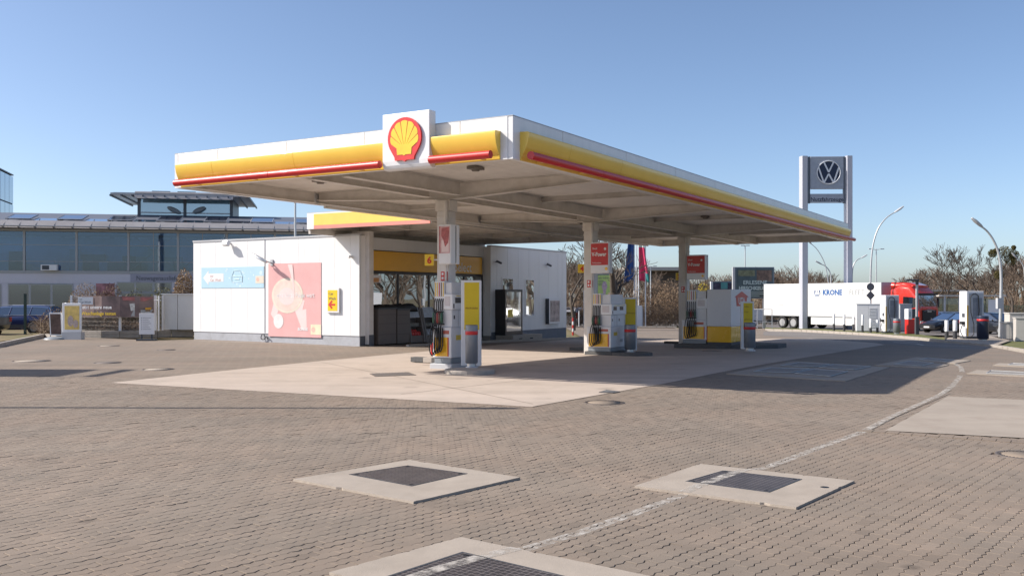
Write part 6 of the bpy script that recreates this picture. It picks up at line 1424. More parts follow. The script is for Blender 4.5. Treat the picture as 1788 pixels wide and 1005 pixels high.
# flags
def flagpole(px, rb, rt_, m, w_, r0, r1, lb, seed):
    x, y, z = G(px, rb); t = thing('flag_pole', lb, 'flag pole', (x, y, z), 0, 'white flag poles'); zt = EYE+(HZ-rt_)/F*y-z; b = MB(); b.tube([(0,0,-.1),(0,0,zt)], [.07,.045], 10); b.build('pole', WHITEP, t); b = MB(); b.ball((0,0,zt+.05), .08, 8, 6); b.build('finial', WHITEP, t)
    if m is None: return
    z1 = EYE+(HZ-r0)/F*y-z; z0 = EYE+(HZ-r1)/F*y-z; W_ = w_/F*y; rg = random.Random(seed); v = []; nx, nz_ = 14, 16
    for j in range(nz_+1):
        for i in range(nx+1):
            f = i/nx; g_ = j/nz_; xx = f*W_*(1-.45*(1-g_)*0-.35*g_)*(-1 if w_ < 0 else 1)*(1 if w_ > 0 else 1); xx = f*W_*(.55+.45*(1-g_)**0 if False else 1-.55*g_)
            v.append((xx*1.0, .16*math.sin(f*9+g_*2+seed)*(.3+f), z0+(z1-z0)*g_-.25*f*(1-g_)))
    fs = []; mi = []
    for j in range(nz_):
        for i in range(nx):
            fs.append((j*(nx+1)+i, j*(nx+1)+i+1, (j+1)*(nx+1)+i+1, (j+1)*(nx+1)+i)); mi.append(0 if len(m) == 1 else (1 if j > 11 else (2 if (i > 9 and j < 3) else 0)))
    b = MB(); b.add(v, fs, True); b.mi = mi; o = b.build('flag', m, t, fix=False); s = o.modifiers.new('solid', 'SOLIDIFY'); s.thickness = .01
FB = mat('flag_blue', (.03,.09,.28), .7); FP = mat('flag_pink', (.72,.05,.14), .7); FW = mat('flag_white', (.6,.68,.62), .7); FG = mat('flag_green', (.05,.30,.28), .7)
flagpole(1107.5, 568, 380, [FB], -19, 398, 490, 'white flag pole with a hanging blue flag', 1)
flagpole(1111, 567, 385, None, 0, 0, 0, 'white pole without visible flag beside the blue flag', 2)
flagpole(1115, 569.5, 380, [FP, FW, FG], 19, 412, 489, 'white flag pole carrying the pink and white flag', 3)
flagpole(1127, 569.5, 385, None, 0, 0, 0, 'rightmost bare white flag pole beside the pink flag', 4)
x, y, z = G(1117, 570); t = thing('totem', 'low white totem at the foot of the flag poles', 'totem', (x-.25, y, z), 0); b = MB(); b.box(0,.5,0,.2,0,37/F*y); b.build('slab', WHITEP, t, bevel=.02); b = MB(); b.box(.52,.6,.05,.12,0,34/F*y); b.build('side_post', LGREY, t)
x, y, z = G(1011, 570); t = thing('white_post', 'slim white post in front of the white van', 'post', (x, y, z), 0); b = MB(); b.cyl((0,0,0),(0,0,1.6),.05); b.build('shaft', WHITEP, t)
x, y, z = G(1000.5, 585); t = thing('marker_post', 'red and white striped marker post right of the shop corner', 'post', (x, y, z), 0)
for k in range(5):
    b = MB(); b.cyl((0,0,k*.22),(0,0,k*.22+.219),.06); b.build('red_ring' if k % 2 == 0 else 'white_ring', REDS if k % 2 == 0 else TXTW, t)
# adverts
def billboard(px0, px1, r0, r1, rb, lb, m, name='billboard', rz=0, posts=((.3),)):
    x0, y, z = G(px0, rb); W_ = (px1-px0)/F*y; z0 = EYE-(r1-HZ)/F*y-z; z1 = EYE-(r0-HZ)/F*y-z; t = thing(name, lb, 'billboard', (x0, y, z), rz)
    b = MB(); b.box(0,W_,0,.3,z0,z1); b.build('frame', mat('billboard_frame', (.12,.15,.19), .5), t, bevel=.02); b = MB(); b.box(.12,W_-.12,-.02,0,z0+.12,z1-.12); b.build('poster', m, t)
    for p in posts:
        b = MB(); b.box(W_*p-.12,W_*p+.12,.02,.26,-.2,z0-.001); b.build('post', LGREY, t)
    return t, W_, z0, z1
t, W_, z0, z1 = billboard(1283.5, 1352, 466, 521, 572, 'large dark billboard with a photo and white lettering behind the farthest pump', mat('poster_dark', (.055,.085,.10), .35, var=.3, scale=1.5), posts=(.25,.75))
b = MB(); b.box(-.22,-.01,-.02,.3,z0,z1); b.build('side_panel', LGREY, t)
b = MB(); b.box(W_*.55,W_-.25,-.024,-.0205,z1-1.35,z1-.3); b.build('photo_print', mat('photo_brown', (.14,.09,.07), .4, var=.7, scale=2.5), t)
b = MB(); b.box(.3,W_*.5,-.024,-.0205,z1-.85,z1-.3); b.build('photo_print', mat('photo_green', (.16,.17,.10), .4, var=.6, scale=3), t)
PLN = mat('print_white', (.42,.50,.50), .5)
text('ERLESENE', .50, .75, -.028, z1-1.62, PLN, t, bold=.01, sx=1.05); text('HIRSCHKEULE', .46, .35, -.028, z1-2.15, PLN, t, bold=.02, sx=.92)
for i, wd_ in enumerate((.62,.55,.30,.45,.2)):
    b = MB(); zz = z1-2.4-i*.17; 
    if zz < z0+.15: break
    b.box(W_*.38,W_*(.38+wd_*.8),-.024,-.0205,zz,zz+.05); b.build('text_line', PLN, t)
t, W_, z0, z1 = billboard(1241, 1283, 491, 506, 570, 'small billboard with three dark pictures left of the large dark billboard', mat('poster_teal', (.10,.30,.30), .4, var=.2), name='small_billboard', posts=(.5,))
b = MB(); b.box(-.001,.22,-.03,.3,z0-.5,z1); b.build('side_panel', WHITEP, t)
for a, c, m_ in ((.10,.42,'poster_portrait'),(.70,.97,'poster_portrait')):
    b = MB(); b.box(W_*a,W_*c,-.026,-.0205,z0+.05,z1-.13); b.build('photo_print', mat(m_, (.06,.05,.09), .4, var=.8, scale=3), t)
t, W_, z0, z1 = billboard(1042, 1068, 478, 516, 570, 'bright green and yellow poster board behind the middle pump', mat('poster_lime', (.50,.64,.20), .5, var=.25, scale=1.2), name='poster_board', posts=(.1,.9))
b = MB(); b.box(W_-.18,W_+.12,-.05,.3,z0-1,z1+.25); b.build('white_edge', WHITEP, t)
b = MB(); b.loft([[(W_*.52+dx,-.03,z) for dx in (-wd_, wd_)]+[(W_*.52+wd_,-.0205,z),(W_*.52-wd_,-.0205,z)] for wd_, z in ((.12,z0+.15),(.16,z0+.6),(.28,z0+.9),(.22,z0+1.2),(.12,z0+1.45))], False); b.build('figure_print', mat('figure_pink', (.55,.40,.48), .5, var=.4, scale=6), t)
text('wir lieben', .28, .15, -.026, z1-.5, TXTG, t); 
b = MB()
for k in range(4): b.box(.15,.7-.1*(k % 2),-.026,-.0205,z1-.75-k*.14,z1-.70-k*.14)
b.build('text_line', TXTG, t)
x, y, z = G(1378, 573); t = thing('traffic_sign', 'small sign seen from its dark back on a leaning post in front of the trailer', 'traffic sign', (x, y, z), 0); Hs = (573-513)/F*y
b = MB(); b.tube([(0.1,0,0),(-.12,0,Hs+.3)], .035, 8); b.build('post', GALV, t); b = MB(); b.box(-.35,.17,-.05,-.02,Hs-.1,Hs+.55); b.build('plate', mat('sign_back', (.14,.14,.15), .5), t, bevel=.02)
# white trailer with railing
x, y, z = G(1318, 570); t = thing('box_trailer', 'low white box trailer behind the railing next to the lorry', 'trailer', (x, y+2, z), R(3)); b = MB(); b.box(-1.6,1.6,0,1.6,.5,1.75); b.build('box', WHP, t, bevel=.06); b = MB(); b.box(-1.5,1.5,.1,1.5,.3,.49); b.build('chassis', DGREY, t)
for sx in (-.5,.5): wheel(t, sx, .02, .3, -1)
x, y, z = G(1322, 573); t = thing('railing', 'white tubular railing between the yellow board and the lorry', 'railing', (x, y, z), 0); W_ = 26/F*y; H = 1.75
b = MB(); b.tube([(0,0,-.1),(0,0,H)], .04); b.tube([(W_,0,-.1),(W_,0,H)], .04); b.build('post', WHITEP, t); b = MB(); b.tube([(-1.8,0,H),(W_,0,H)], .04); b.tube([(-1.8,0,.55),(W_,0,.55)], .03); b.build('rail', WHITEP, t)

# ------------------------------------------------------------------ left: dealership
DB = thing('car_dealership', 'long white and glass showroom with blue windows and louvred eaves', 'building', (-32.8-25, 60-5.1, 0), math.atan2(.2,.98))
def DP(px, py=516):            # pixel on the facade plane -> local x, z
    a = math.atan2(.2,.98); ux, uy = math.cos(a), math.sin(a); X0, Y0 = -57.8, 54.9; r = (px-CX)/F; s = (r*Y0-X0)/(ux-r*uy); Y = Y0+uy*s; return s, EYE-(py-HZ)/F*Y
DW = mat('dealer_white', (.58,.57,.64), .5, var=.03); BG = clearglass('blue_glass', (190,218,242), .07); BG2 = clearglass('pale_blue_glass', (200,225,240), .06); DGL = glass('dark_glass', (30,36,44), .15, .03)
ALU = mat('aluminium', (.36,.36,.37), .4, metal=.5, var=.05); DFR = mat('dark_frame', (.10,.11,.13), .4)
XA, XB = DP(-130)[0], DP(640)[0]
zt, zm, zb_ = 6.10, 3.60, 3.45
b = MB(); b.box(XA,XB,.05,14,-.3,3.4); b.box(XA,XB,3.0,14,3.4,6.14); b.build('core', mat('dealer_inside', (.36,.54,.74), .8, var=.3, scale=.4), DB)
rgi = random.Random(4)
for i in range(26):
    b = MB(); xx = XA+(XB-XA)*rgi.random(); ww = rgi.uniform(.5, 2.2); hh = rgi.uniform(.4, 1.7); yy = rgi.uniform(1.2, 2.8); b.box(xx, xx+ww, yy, yy+.15, 3.45, 3.45+hh); b.build('showroom_panel', mat('inside_%s' % 'abc'[i % 3] if False else ['inside_pale','inside_mid','inside_dark'][i % 3], [(.55,.60,.62),(.30,.38,.44),(.07,.09,.12)][i % 3], .7), DB)
for i in range(18):
    b = MB(); xx = XA+(XB-XA)*(i+.5)/18; b.box(xx-.6, xx+.6, 1.5, 1.7, 5.86, 5.92); b.build('ceiling_strip', mat('strip_white', (.75,.78,.78), .5), DB)
b = MB(); b.box(XA,XB,.06,3,3.40,3.44); b.box(XA,XB,.06,3,6.0,6.14); b.build('floor_slab', mat('inside_mid', (.20,.25,.28), .7), DB)
b = MB(); b.box(XA,XB,-.02,.04,2.80,3.44); b.build('white_band', DW, DB)
b = MB(); b.box(XA,XB,-.06,.04,3.445,3.62); b.build('sill_rail', ALU, DB)
# upper glazing
mull = [DP(p)[0] for p in (-130,-44,42.5,134,224.5,311,396,480,565,640)]
for i in range(len(mull)-1):
    a, c = mull[i], mull[i+1]; b = MB(); b.box(a-.07,a+.07,-.08,.05,3.63,6.15); w_ = b.build('window', ALU, DB)
    for z0, z1, g in ((3.63,4.20,BG2),(4.23,5.27,BG if i % 2 else BG2),(5.30,6.15,BG)):
        b = MB(); b.box(a+.08,c-.08,-.01,.01,z0,z1); b.build('pane', BG if z1 > 5.5 or i in (2,3) else g, w_)
    b = MB(); b.box(a+.07,c-.07,-.05,.03,4.20,4.23); b.box(a+.07,c-.07,-.05,.03,5.27,5.30)
    if i in (4,5,6): b.box((a+c)/2-.02,(a+c)/2+.02,-.05,.03,3.63,6.15)
    b.build('glazing_bar', ALU, w_)
    if i >= 4:
        b = MB(); b.tube([(a+.1,.2,3.7),(c-.1,.2,6.1)], .02, 4); b.tube([(a+.1,.2,6.1),(c-.1,.2,3.7)], .02, 4); b.build('bracing', ALU, DB)
# air conditioner box inside
x0, z0 = DP(75, 472); b = MB(); b.box(x0,x0+.95,-.5,-.1,z0-.0,z0+.36); ac = b.build('air_conditioner', WHITEP, DB); b = MB(); b.box(x0+.08,x0+.5,-.51,-.502,z0+.05,z0+.31); b.build('fan_grille', DGREY, ac)
# eaves: louvre plane + brackets
b = MB(); b.box(XA,XB,-.3,.3,6.15,6.30); b.box(XA,XB,.1,.3,6.302,6.66); b.build('gutter_beam', ALU, DB)
n = int((XB-XA)/4.6)
for k in range(int((XB-XA)/.9)+1):
    pass
for j in range(7):
    b = MB(); yy = -1.25+.13*j; zz = 6.30+.074*j; b.xprof([(yy,zz),(yy+.03,zz),(yy+.10,zz+.085),(yy+.07,zz+.09)], XA, XB); b.build('louvre', mat('louvre_grey', (.42,.39,.38), .5, var=.12, scale=1), DB)
b = MB(); b.tube([(XA,-1.35,6.40),(XB,-1.35,6.40)], .05, 6); b.build('louvre_rail', ALU, DB)
for p in (15,42,70,102,134,165,196,224,254,283,311,340,368,396,425,452,480,505,530,560):
    x0 = DP(p)[0]; b = MB(); b.box(x0-.03,x0+.03,-1.35,.2,6.34,6.40); b.tube([(x0,-1.2,6.38),(x0,.0,6.95)], .035, 4); b.build('eaves_bracket', DFR, DB)
b = MB(); b.add([(XA,-.35,6.72),(XB,-.35,6.72),(XB,7,7.9),(XA,7,7.9),(XA,-.35,6.62),(XB,-.35,6.62),(XB,7,7.8),(XA,7,7.8)], [(0,1,2,3),(7,6,5,4),(0,4,5,1),(1,5,6,2),(2,6,7,3),(3,7,4,0)]); b.build('roof', mat('roof_dark', (.13,.14,.17), .5, var=.1), DB)
SOL = glass('solar_glass', (26,30,52), .14, .06)
for i, (a, c) in enumerate(((10,53),(55,98),(100,143),(145,186),(188,230),(231,271),(273,313),(315,355),(356,395),(397,436),(438,476),(478,513),(515,545))):
    x0, x1 = DP(a)[0], DP(c)[0]; up = .22 if i % 2 == 0 else .0; b = MB(); q = [(x0,0.0,6.84+up*.6),(x1,0.0,6.84+up*.6),(x1,1.7,7.14+up),(x0,1.7,7.14+up)]
    b.add(q+[(p[0],p[1],p[2]-.06) for p in q], [(0,1,2,3),(7,6,5,4),(0,4,5,1),(1,5,6,2),(2,6,7,3),(3,7,4,0)]); s_ = b.build('roof_panel', SOL, DB); b = MB(); b.tube([(x0,0,6.82+up*.6),(x0,1.7,7.12+up)], .05, 4); b.tube([(x1,0,6.82+up*.6),(x1,1.7,7.12+up)], .05, 4); b.tube([(x0,-.03,6.82+up*.6),(x1,-.03,6.82+up*.6)], .04, 4); b.build('panel_frame', ALU, s_)
# lantern tower
def DL(px, py, d): # facade-parallel plane at depth d behind
    a = math.atan2(.2,.98); ux, uy = math.cos(a), math.sin(a); X0, Y0 = -57.8-uy*d, 54.9+ux*d; r = (px-CX)/F; s = (r*Y0-X0)/(ux-r*uy); Y = Y0+uy*s; return s, EYE-(py-HZ)/F*Y
d = 7.0; x0, x1 = DL(243, 0, d)[0], DL(404, 0, d)[0]; z0 = 7.0; z1 = DL(320, 346, d)[1]
b = MB(); b.box(x0,x1,d+.2,d+5,z0,z1); b.build('lantern_core', mat('lantern_inside', (.30,.36,.40), .6), DB)
xm = [x0, DL(323,0,d)[0], x1]
for i in range(2):
    b = MB(); b.box(xm[i]-.1,xm[i]+.1,d-.1,d+.1,z0,z1); w_ = b.build('window', DFR, DB); b = MB(); b.box(xm[i]+.11,xm[i+1]-.11,d-.02,d+.02,z0,z1); b.build('pane', glass('lantern_glass', (110,150,170), .35, .02), w_); zz = DL(320,372,d)[1]; b = MB(); b.box(xm[i]+.1,xm[i+1]-.1,d-.06,d-.03,zz-.04,zz+.04); b.build('glazing_bar', ALU, w_)
b = MB(); b.box(x1-.1,x1+.12,d-.1,d+5,z0,z1); b.build('corner_post', DFR, DB)
zr = DL(320, 340, d)[1]; xl0 = DL(201,0,d)[0]; xr0 = DL(438,0,d)[0]
b = MB(); b.box(xl0,xr0,d-1.6,d+6.5,z1+.02,z1+.10); b.build('lantern_roof', mat('louvre_grey', (.40,.38,.38), .5), DB)
for j in range(9):
    b = MB(); yy = d-1.6+j*.16; b.box(xl0,xr0,yy,yy+.12,z1+.12+.02*j,z1+.15+.02*j); b.build('louvre', ALU, DB)
for j in range(5):
    b = MB(); zz = z1-.22+j*.10; b.xprof([(d-1.75+j*.05,zz),(d-1.72+j*.05,zz),(d-1.65+j*.05,zz+.10),(d-1.68+j*.05,zz+.105)], DL(235,0,d-1.6)[0], DL(407,0,d-1.6)[0]); b.build('louvre', mat('louvre_grey', (.42,.39,.38), .5), DB)
for k in range(14):
    b = MB(); xx = xl0+k*(xr0-xl0)/13; b.box(xx-.04,xx+.04,d-1.7,d+6.5,z1-.10,z1+.018); b.build('rafter', DFR, DB)
for a, c in ((263,295),(308,340)):
    p0, p1 = DL(a,0,d)[0], DL(c,0,d)[0]; b = MB(); b.box(p0,p1,d+.5,d+1.8,z1+.3,z1+.55); b.build('roof_panel', SOL, DB)
for px, py in ((304,367),(348,367)):
    s_, z_ = DL(px, py, d-.1); b = MB(); b.T = Matrix.Translation((s_, d-.3, z_)) @ Matrix.Rotation(R(25 if px < 320 else -25), 4, 'Y'); b.loft([[(.5*math.cos(a)*k, -.08*kk, .18*math.sin(a)*k) for a in [2*math.pi*i/16 for i in range(16)]] for k, kk in ((1,0),(.6,1))]); b.build('satellite_dish', GREY, DB)
# lower windows
def lowwin(p0, p1, r0, r1, cols, rows=1, m=DGL):
    x0, zt_ = DP(p0, r0); x1 = DP(p1)[0]; z0_ = DP(p0, r1)[1]; b = MB(); b.box(x0,x1,-.05,-.021,z0_,zt_); b.build('frame', ALU, DB) if False else None
    for i in range(cols):
        for j in range(rows):
            a = x0+(x1-x0)*i/cols; c = x0+(x1-x0)*(i+1)/cols; e = z0_+(zt_-z0_)*j/rows; f_ = z0_+(zt_-z0_)*(j+1)/rows
            b = MB(); b.box(a,c,-.05,-.03,e,e+.07); b.box(a,c,-.05,-.03,f_-.07,f_); b.box(a,a+.07,-.05,-.03,e+.07,f_-.07); b.box(c-.07,c,-.05,-.03,e+.07,f_-.07); w_ = b.build('window', ALU, DB); b = MB(); b.box(a+.071,c-.071,-.042,-.036,e+.071,f_-.071); b.build('pane', m, w_)
b = MB(); b.box(XA,DP(14)[0],-.02,.04,-.3,2.79); b.box(DP(118)[0],DP(204)[0],-.02,.04,-.3,2.79); b.box(DP(14)[0],DP(118)[0],-.02,.04,-.3,.35); b.box(DP(300)[0],XB,-.02,.04,-.3,2.79); b.build('white_wall', DW, DB)
lowwin(14, 128, 495, 548, 3); lowwin(-90, 3, 495, 560, 2, 1, glass('door_blue', (30,50,90), .25, .03)); lowwin(204, 300, 492, 510, 3); lowwin(204, 300, 510.5, 560, 3, 1)
x0 = DP(228)[0]; b = MB(); b.box(x0,DP(352)[0],-.06,-.021,2.90,3.43); b.build('sign_panel', mat('sign_lilac', (.34,.34,.42), .5), DB); text('Neuwagenauslieferung', .42, DP(238)[0], -.065, 3.02, TXTG, DB, bold=.005, sx=.86)
b = MB(); x0 = DP(168)[0]; b.box(x0,DP(200)[0],-.05,-.021,.9,2.8); b.build('poster', mat('poster_roses', (.40,.18,.20), .5, var=.8, scale=2), DB)
# glass office tower at the far left
t = thing('glass_office', 'blue glass office block at the left edge, partly outside the picture', 'building', (-44.0, 76, 0), R(15.4)); W_ = 22; Hh = 13.4
b = MB(); b.box(-W_+.05,-.05,.05,14,-.2,Hh-.05); b.build('core', mat('office_core', (.08,.12,.16), .7), t)
OG = glass('office_glass', (60,110,135), .42, .02)
for j in range(5):
    for i in range(14):
        b = MB(); a = -W_+i*W_/14; b.box(a+.03,a+W_/14-.03,-.02,.03,j*2.68+.05,j*2.68+2.60); b.build('pane', OG, t)
for j in range(6):
    b = MB(); b.box(-W_,0,-.05,.04,j*2.68-.07,j*2.68+.04); b.build('floor_line', DFR, t)
for j in range(5):
    for i in range(9):
        b = MB(); b.box(-.02,.03,.03+i*1.55,1.5+i*1.55,j*2.68+.05,j*2.68+2.60); b.build('pane', OG, t)
b = MB(); b.box(-W_,.05,-.06,14,Hh+.05,Hh+.16); b.build('roof_edge', DFR, t)

# ------------------------------------------------------------------ left foreground things
YF = 45.2
def LX(px, Y=YF): return (px-CX)/F*Y
wb = thing('block_wall', 'low wall of pale concrete blocks below the wire fence', 'wall', (0,0,0), 0)
wpts = [(108,590,46.5),(143,591.5,45.0),(177,592,44.6),(209,592,44.6),(243,591.5,44.8),(275,590.5,45.3),(300,589.5,45.8),(338,589,46.2)]
for i in range(len(wpts)-1):
    a, c = wpts[i], wpts[i+1]; x1, x2 = LX(a[0], a[2]), LX(c[0], c[2]); ang = math.atan2(c[2]-a[2], x2-x1); L_ = math.hypot(x2-x1, c[2]-a[2])
    for j in range(2 if i < 6 else 1):
        b = MB(); b.box(.01,L_-.01,0,.28,0,.17 if i < 6 else .34); link('block', b.mesh('block', mat('wall_block', (.30,.27,.24), .9, var=.2, scale=4, bump=.5)), wb, bevel=.01, loc=(x1, a[2], -.02+j*.175), rz=ang)
fz = .34; fe = thing('wire_fence', 'light wire mesh fence panels with white posts above the low block wall', 'fence', (0,0,0), 0); FW_ = mat('fence_wire', (.45,.42,.38), .5, metal=.2)
fp = [(125,45.9),(209,44.7),(270,45.3),(284,45.6)]
for i in range(len(fp)-1):
    a, c = fp[i], fp[i+1]; p = Vector((LX(*a), a[1]+.12, fz)); q = Vector((LX(*c), c[1]+.12, fz)); L_ = (q-p).length; d = (q-p).normalized(); b = MB(); H = 1.62
    n = int(L_/.06)
    for k in range(n+1):
        e = p+d*(L_*k/n); b.box(e.x-.004,e.x+.004,e.y-.004,e.y+.004,fz,fz+H)
    for k in range(9): b.tube([tuple(p+Vector((0,0,.02+k*(H-.04)/8))), tuple(q+Vector((0,0,.02+k*(H-.04)/8)))], .006, 3, False)
    b.build('mesh_panel', FW_, fe, kind='stuff')
for px, Y in ((124,45.95),(209,44.75),(270.5,45.3)):
    b = MB(); b.box(LX(px,Y)-.05,LX(px,Y)+.05,Y+.0,Y+.10,.0,2.02); b.build('post', WHITEP, fe)
b = MB(); b.tube([(LX(280,45.5),45.3,.3),(LX(280,45.5),45.3,2.0)], .04); b.tube([(LX(271,45.5),45.3,1.78),(LX(284,45.5),45.3,1.78)], .02); b.build('gate_rail', WHITEP, fe)
# banner
bp = [(143,44.95),(177,44.55),(209,44.5),(243,44.7),(268,45.1)]; zt_, zb2 = 1.98, .98
t = thing('fence_banner', 'printed banner on the wire fence advertising car washing', 'banner', (0,0,0), 0); b = MB(); n = len(bp)
vs = [(LX(*p), p[1]+.03, zb2) for p in bp]+[(LX(*p), p[1]+.03, zt_) for p in bp]; b.add(vs, [(i, i+1, n+i+1, n+i) for i in range(n-1)]); o = b.build('cloth', mat('banner_print', (.22,.15,.14), .45, var=.55, scale=1.3), t, fix=False); sm = o.modifiers.new('s','SOLIDIFY'); sm.thickness = .015
T_ = Matrix.Translation((LX(144,44.95), 44.86, 0)) @ Matrix.Rotation(math.atan2(-.45, LX(209,44.6)-LX(143,45)), 4, 'Z')
text('Jetzt unsere neue', .235, .02, -.06, 1.38, TXTW, t, T=T_, bold=.004); text('Waschanlage testen', .235, .02, -.06, 1.08, mat('banner_yellow', (.70,.48,.02), .5), t, T=T_, bold=.004)
b = MB(); 
for pts_, m_ in ((((214,1.95),(262,1.9),(250,1.74),(216,1.78)),'banner_red'),(((226,1.62),(242,1.66),(240,1.3),(228,1.28)),'banner_white'),(((232,1.3),(262,1.34),(258,1.04),(228,1.02)),'banner_grey'),(((250,1.42),(260,1.44),(258,1.25),(251,1.24)),'banner_orange')):
    b = MB(); v = [(LX(p[0],44.6), 44.42+(p[0]-205)*.009, p[1]) for p in pts_]; b.add(v+[(a,c_+.01,e) for a,c_,e in v], [(3,2,1,0),(4,5,6,7),(0,1,5,4),(1,2,6,5),(2,3,7,6),(3,0,4,7)]); b.build('print_shape', mat(m_, {'banner_red':(.45,.16,.15),'banner_dkred':(.25,.06,.06),'banner_white':(.75,.72,.68),'banner_grey':(.45,.45,.45),'banner_orange':(.70,.35,.03)}[m_], .5, var=.5, scale=6), t)
t = thing('white_notice', 'small white notice fixed at the top left of the fence banner', 'notice', (LX(139,44.9), 44.72, 1.58), 0); b = MB(); b.box(0,.72,0,.02,0,.36); b.build('board', WHITEP, t); text('zur', .10, .08, -.004, .22, TXTG, t); text('Car-Wash', .13, .08, -.004, .07, TXTG, t)
# panelled white wall
t = thing('white_screen_wall', 'white panelled screen wall on low stone blocks left of the white building', 'wall', (0,0,0), 0)
for i, (a, c) in enumerate(((283,310),(310,340))):
    b = MB(); Y = 45.7; b.box(LX(a,Y)+.01,LX(c,Y)-.01,Y,Y+.5,.34,2.05); b.build('panel', mat('screen_white', (.66,.65,.64), .5, var=.04), t, bevel=.01)
b = MB(); b.box(LX(283,45.7)-.04,LX(340,45.7),45.62,46.3,2.052,2.10); b.build('cap', WHITEP, t); b = MB(); b.box(LX(285,45.7),LX(287.5,45.7),45.5,45.6,-.0,2.0); b.build('corner_post', WHITEP, t)
# poster display with rounded frame
x, y, z = G(108, 592.5); t = thing('poster_display', 'white framed display with yellow poster standing at the left end of the block wall', 'poster display', (x, y, 0), R(-3)); W_ = 34/F*y
b = MB(); b.box(0,W_,0,.35,0,.34); b.build('foot', LGREY, t); b = MB(); b.box(0,W_,.02,.12,.341,1.66); b.build('frame', WHITEP, t, bevel=.02); b = MB(); b.box(.12,W_-.08,.012,.019,.46,1.54); b.build('poster', mat('poster_yellow', (.72,.52,.16), .5, var=.3, scale=4), t)
b = MB(); disc(b, W_*.45, .85, .14, .25, .004, .0115, 16); disc(b, W_*.72, .72, .12, .18, .004, .0115, 16); b.build('poster_print', mat('poster_people', (.48,.38,.35), .5, var=.5, scale=12), t)
b = MB(); b.tube([(-.02,.2,.05),(-.02,.2,1.5),(.02,.2,1.64),(.1,.2,1.66)], .03, 8); b.build('rounded_rail', WHITEP, t)
x, y, z = G(88, 592); t = thing('a_board', 'dark poster board leaning on a round base left of the yellow poster', 'pavement sign', (x, y, 0), R(-6)); b = MB(); b.T = Matrix.Rotation(R(5),4,'X'); b.box(0,.60,0,.05,.18,1.22); b.build('frame', WHITEP, t); b = MB(); b.T = Matrix.Rotation(R(5),4,'X'); b.box(.05,.55,-.008,-.001,.23,1.17); b.build('poster', mat('poster_brown', (.10,.06,.055), .4, var=.6, scale=5), t)
b = MB(); b.lathe((.3,0,0), [(.55,0),(.5,.07),(.25,.13),(.05,.14)], 24); b.build('round_base', GREY, t)
x, y, z = G(246, 594); t = thing('white_info_stand', 'white notice stand with grey text lines in front of the block wall', 'notice stand', (x, y-.2, 0), R(3)); W_ = .66; b = MB(); b.box(0,W_,0,.06,.28,1.22); b.build('board', WHITEP, t, bevel=.01)
b = MB()
for k in range(7): b.box(.16,.16+.36*(1-.3*(k % 3)/2),-.004,-.0005,.50+k*.085,.515+k*.085); b.box(.09,.13,-.004,-.0005,.495+k*.085,.52+k*.085)
b.build('text_line', TXTG, t); b = MB(); b.box(.08,.14,0,.06,.08,.28); b.box(W_-.14,W_-.08,0,.06,.08,.28); b.build('leg', DGREY, t); b = MB(); b.box(-.05,W_+.05,-.25,.3,0,.08); b.build('base', DGREY, t)
# shrubs and planting bed
def bush_l(px, w_px, top, Y, lb, seed, leaf, n=260, nl=1500, ls=.05, m=TWIG, r=.01): return bush_px(px, w_px, top, Y, lb, seed, leaf, n, nl, ls, group='shrubs behind the fence', D=1.2, m=m, r=r)
RTW = mat('pale_twig', (.38,.29,.22), .8, var=.3, scale=3)
bush_l(150, 70, 491, 47.5, 'tangled pale brown bush rising behind the left part of the fence', 201, BRL2, 1300, 7000, .035, RTW, .02)
bush_l(196, 50, 493, 47.6, 'brown bush behind the middle of the fence banner', 202, BRL, 900, 6000, .035, RTW, .018)
bush_l(236, 50, 503, 47.6, 'low bush behind the right end of the fence banner', 203, OLV, 400, 4200, .04)
bush_l(283, 60, 499, 47.8, 'olive shrub behind the fence just left of the screen wall', 204, OLV, 400, 5200, .04)
bush_l(322, 44, 468, 47.5, 'tall tan shrub rising above the screen wall', 205, BRL2, 500, 7500, .05)
bush_px(94, 50, 536, 46.6, 'trailing reddish bush beside the dark poster board', 206, BRL, 260, 600, .05, group='shrubs behind the fence', D=1.5, m=RTW)
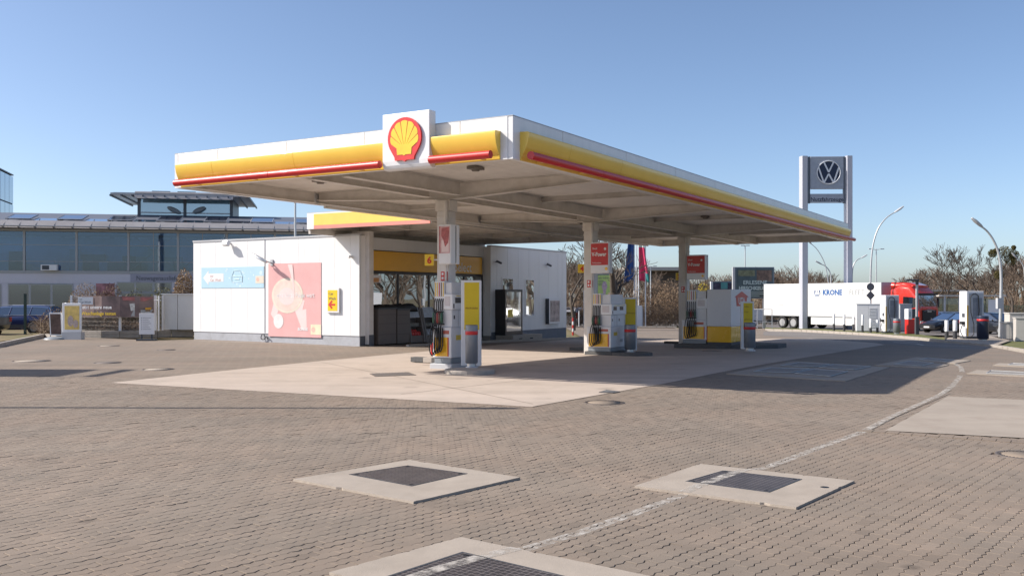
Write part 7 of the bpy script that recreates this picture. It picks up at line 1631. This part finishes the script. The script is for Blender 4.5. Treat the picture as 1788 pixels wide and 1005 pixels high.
bush_px(215, 120, 560, 45.9, 'dense brown hedge filling the lower half behind the wire fence', 207, BRL, 500, 3800, .05, group='shrubs behind the fence', D=1.0)
rg = random.Random(77)
bedp = PX((-40,600),(0,599),(66,589),(100,588),(70,584),(-40,584))
sheet('planting_bed', bedp, .08, GRASS)
kerb_run(PX((-60,615),(0,606),(40,597),(78,588.5),(100,591.5)), h=.16, w_=.16)
x, y, z = G(44, 586.5); t = thing('green_fence_post', 'dark green post standing in the planting bed in front of the blue car', 'post', (x, y, 0), 0); b = MB(); b.box(-.05,.05,-.05,.05,0,(586.5-513)/F*y); b.build('shaft', mat('post_green', (.015,.04,.03), .5), t); b = MB(); b.box(-.055,.055,-.055,.055,(586.5-513)/F*y,(586.5-513)/F*y+.02); b.build('cap', DGREY, t)
mast(515.5, 560, 352, .0, 'plain thin mast rising behind the white building') if False else None
x, y, z = G(515.5, 575); t = thing('flag_mast', 'bare thin mast rising behind the roof of the white building', 'mast', (x, y, 0), 0); b = MB(); b.tube([(0,0,0),(0,0,(575-355)/F*y)], [.09,.06], 8); b.build('pole', GALV, t); b = MB(); b.ball((0,0,(575-355)/F*y+.06), .08, 8, 6); b.build('cap', GALV, t)
# ---- things outside the picture on the left that throw the visible shadows
t = thing('street_lamp', 'street lamp outside the left edge whose shadow crosses the paving', 'street lamp', (-14.7, 16.85, 0), 0, 'street lamps'); 
ZH = 9.3; b = MB(); b.tube([(0,0,0),(0,0,6.5),(.05,0,8.2),(.35,0,9.0),(.9,0,9.35),(1.25,0,9.4)], [.09,.075,.065,.06,.05,.045], 10); b.build('pole', GALV, t); b = MB(); b.box(1.2,2.1,-.13,.13,9.3,9.48); b.build('lamp_head', LGREY, t)
t = thing('price_pylon', 'framed price board outside the left edge whose shadow falls on the paving', 'pylon sign', (-21.6, 24.4, 0), R(88)); b = MB(); b.box(-1.05,1.1,-.2,.2,.6,7.6); b.build('board', FASW, t); b = MB(); b.box(-1.12,-1.06,-.15,.15,0,8.3); b.box(1.11,1.18,-.15,.15,0,8.3); b.box(-1.12,1.18,-.15,.15,8.3,8.38); b.build('frame', GREY, t)
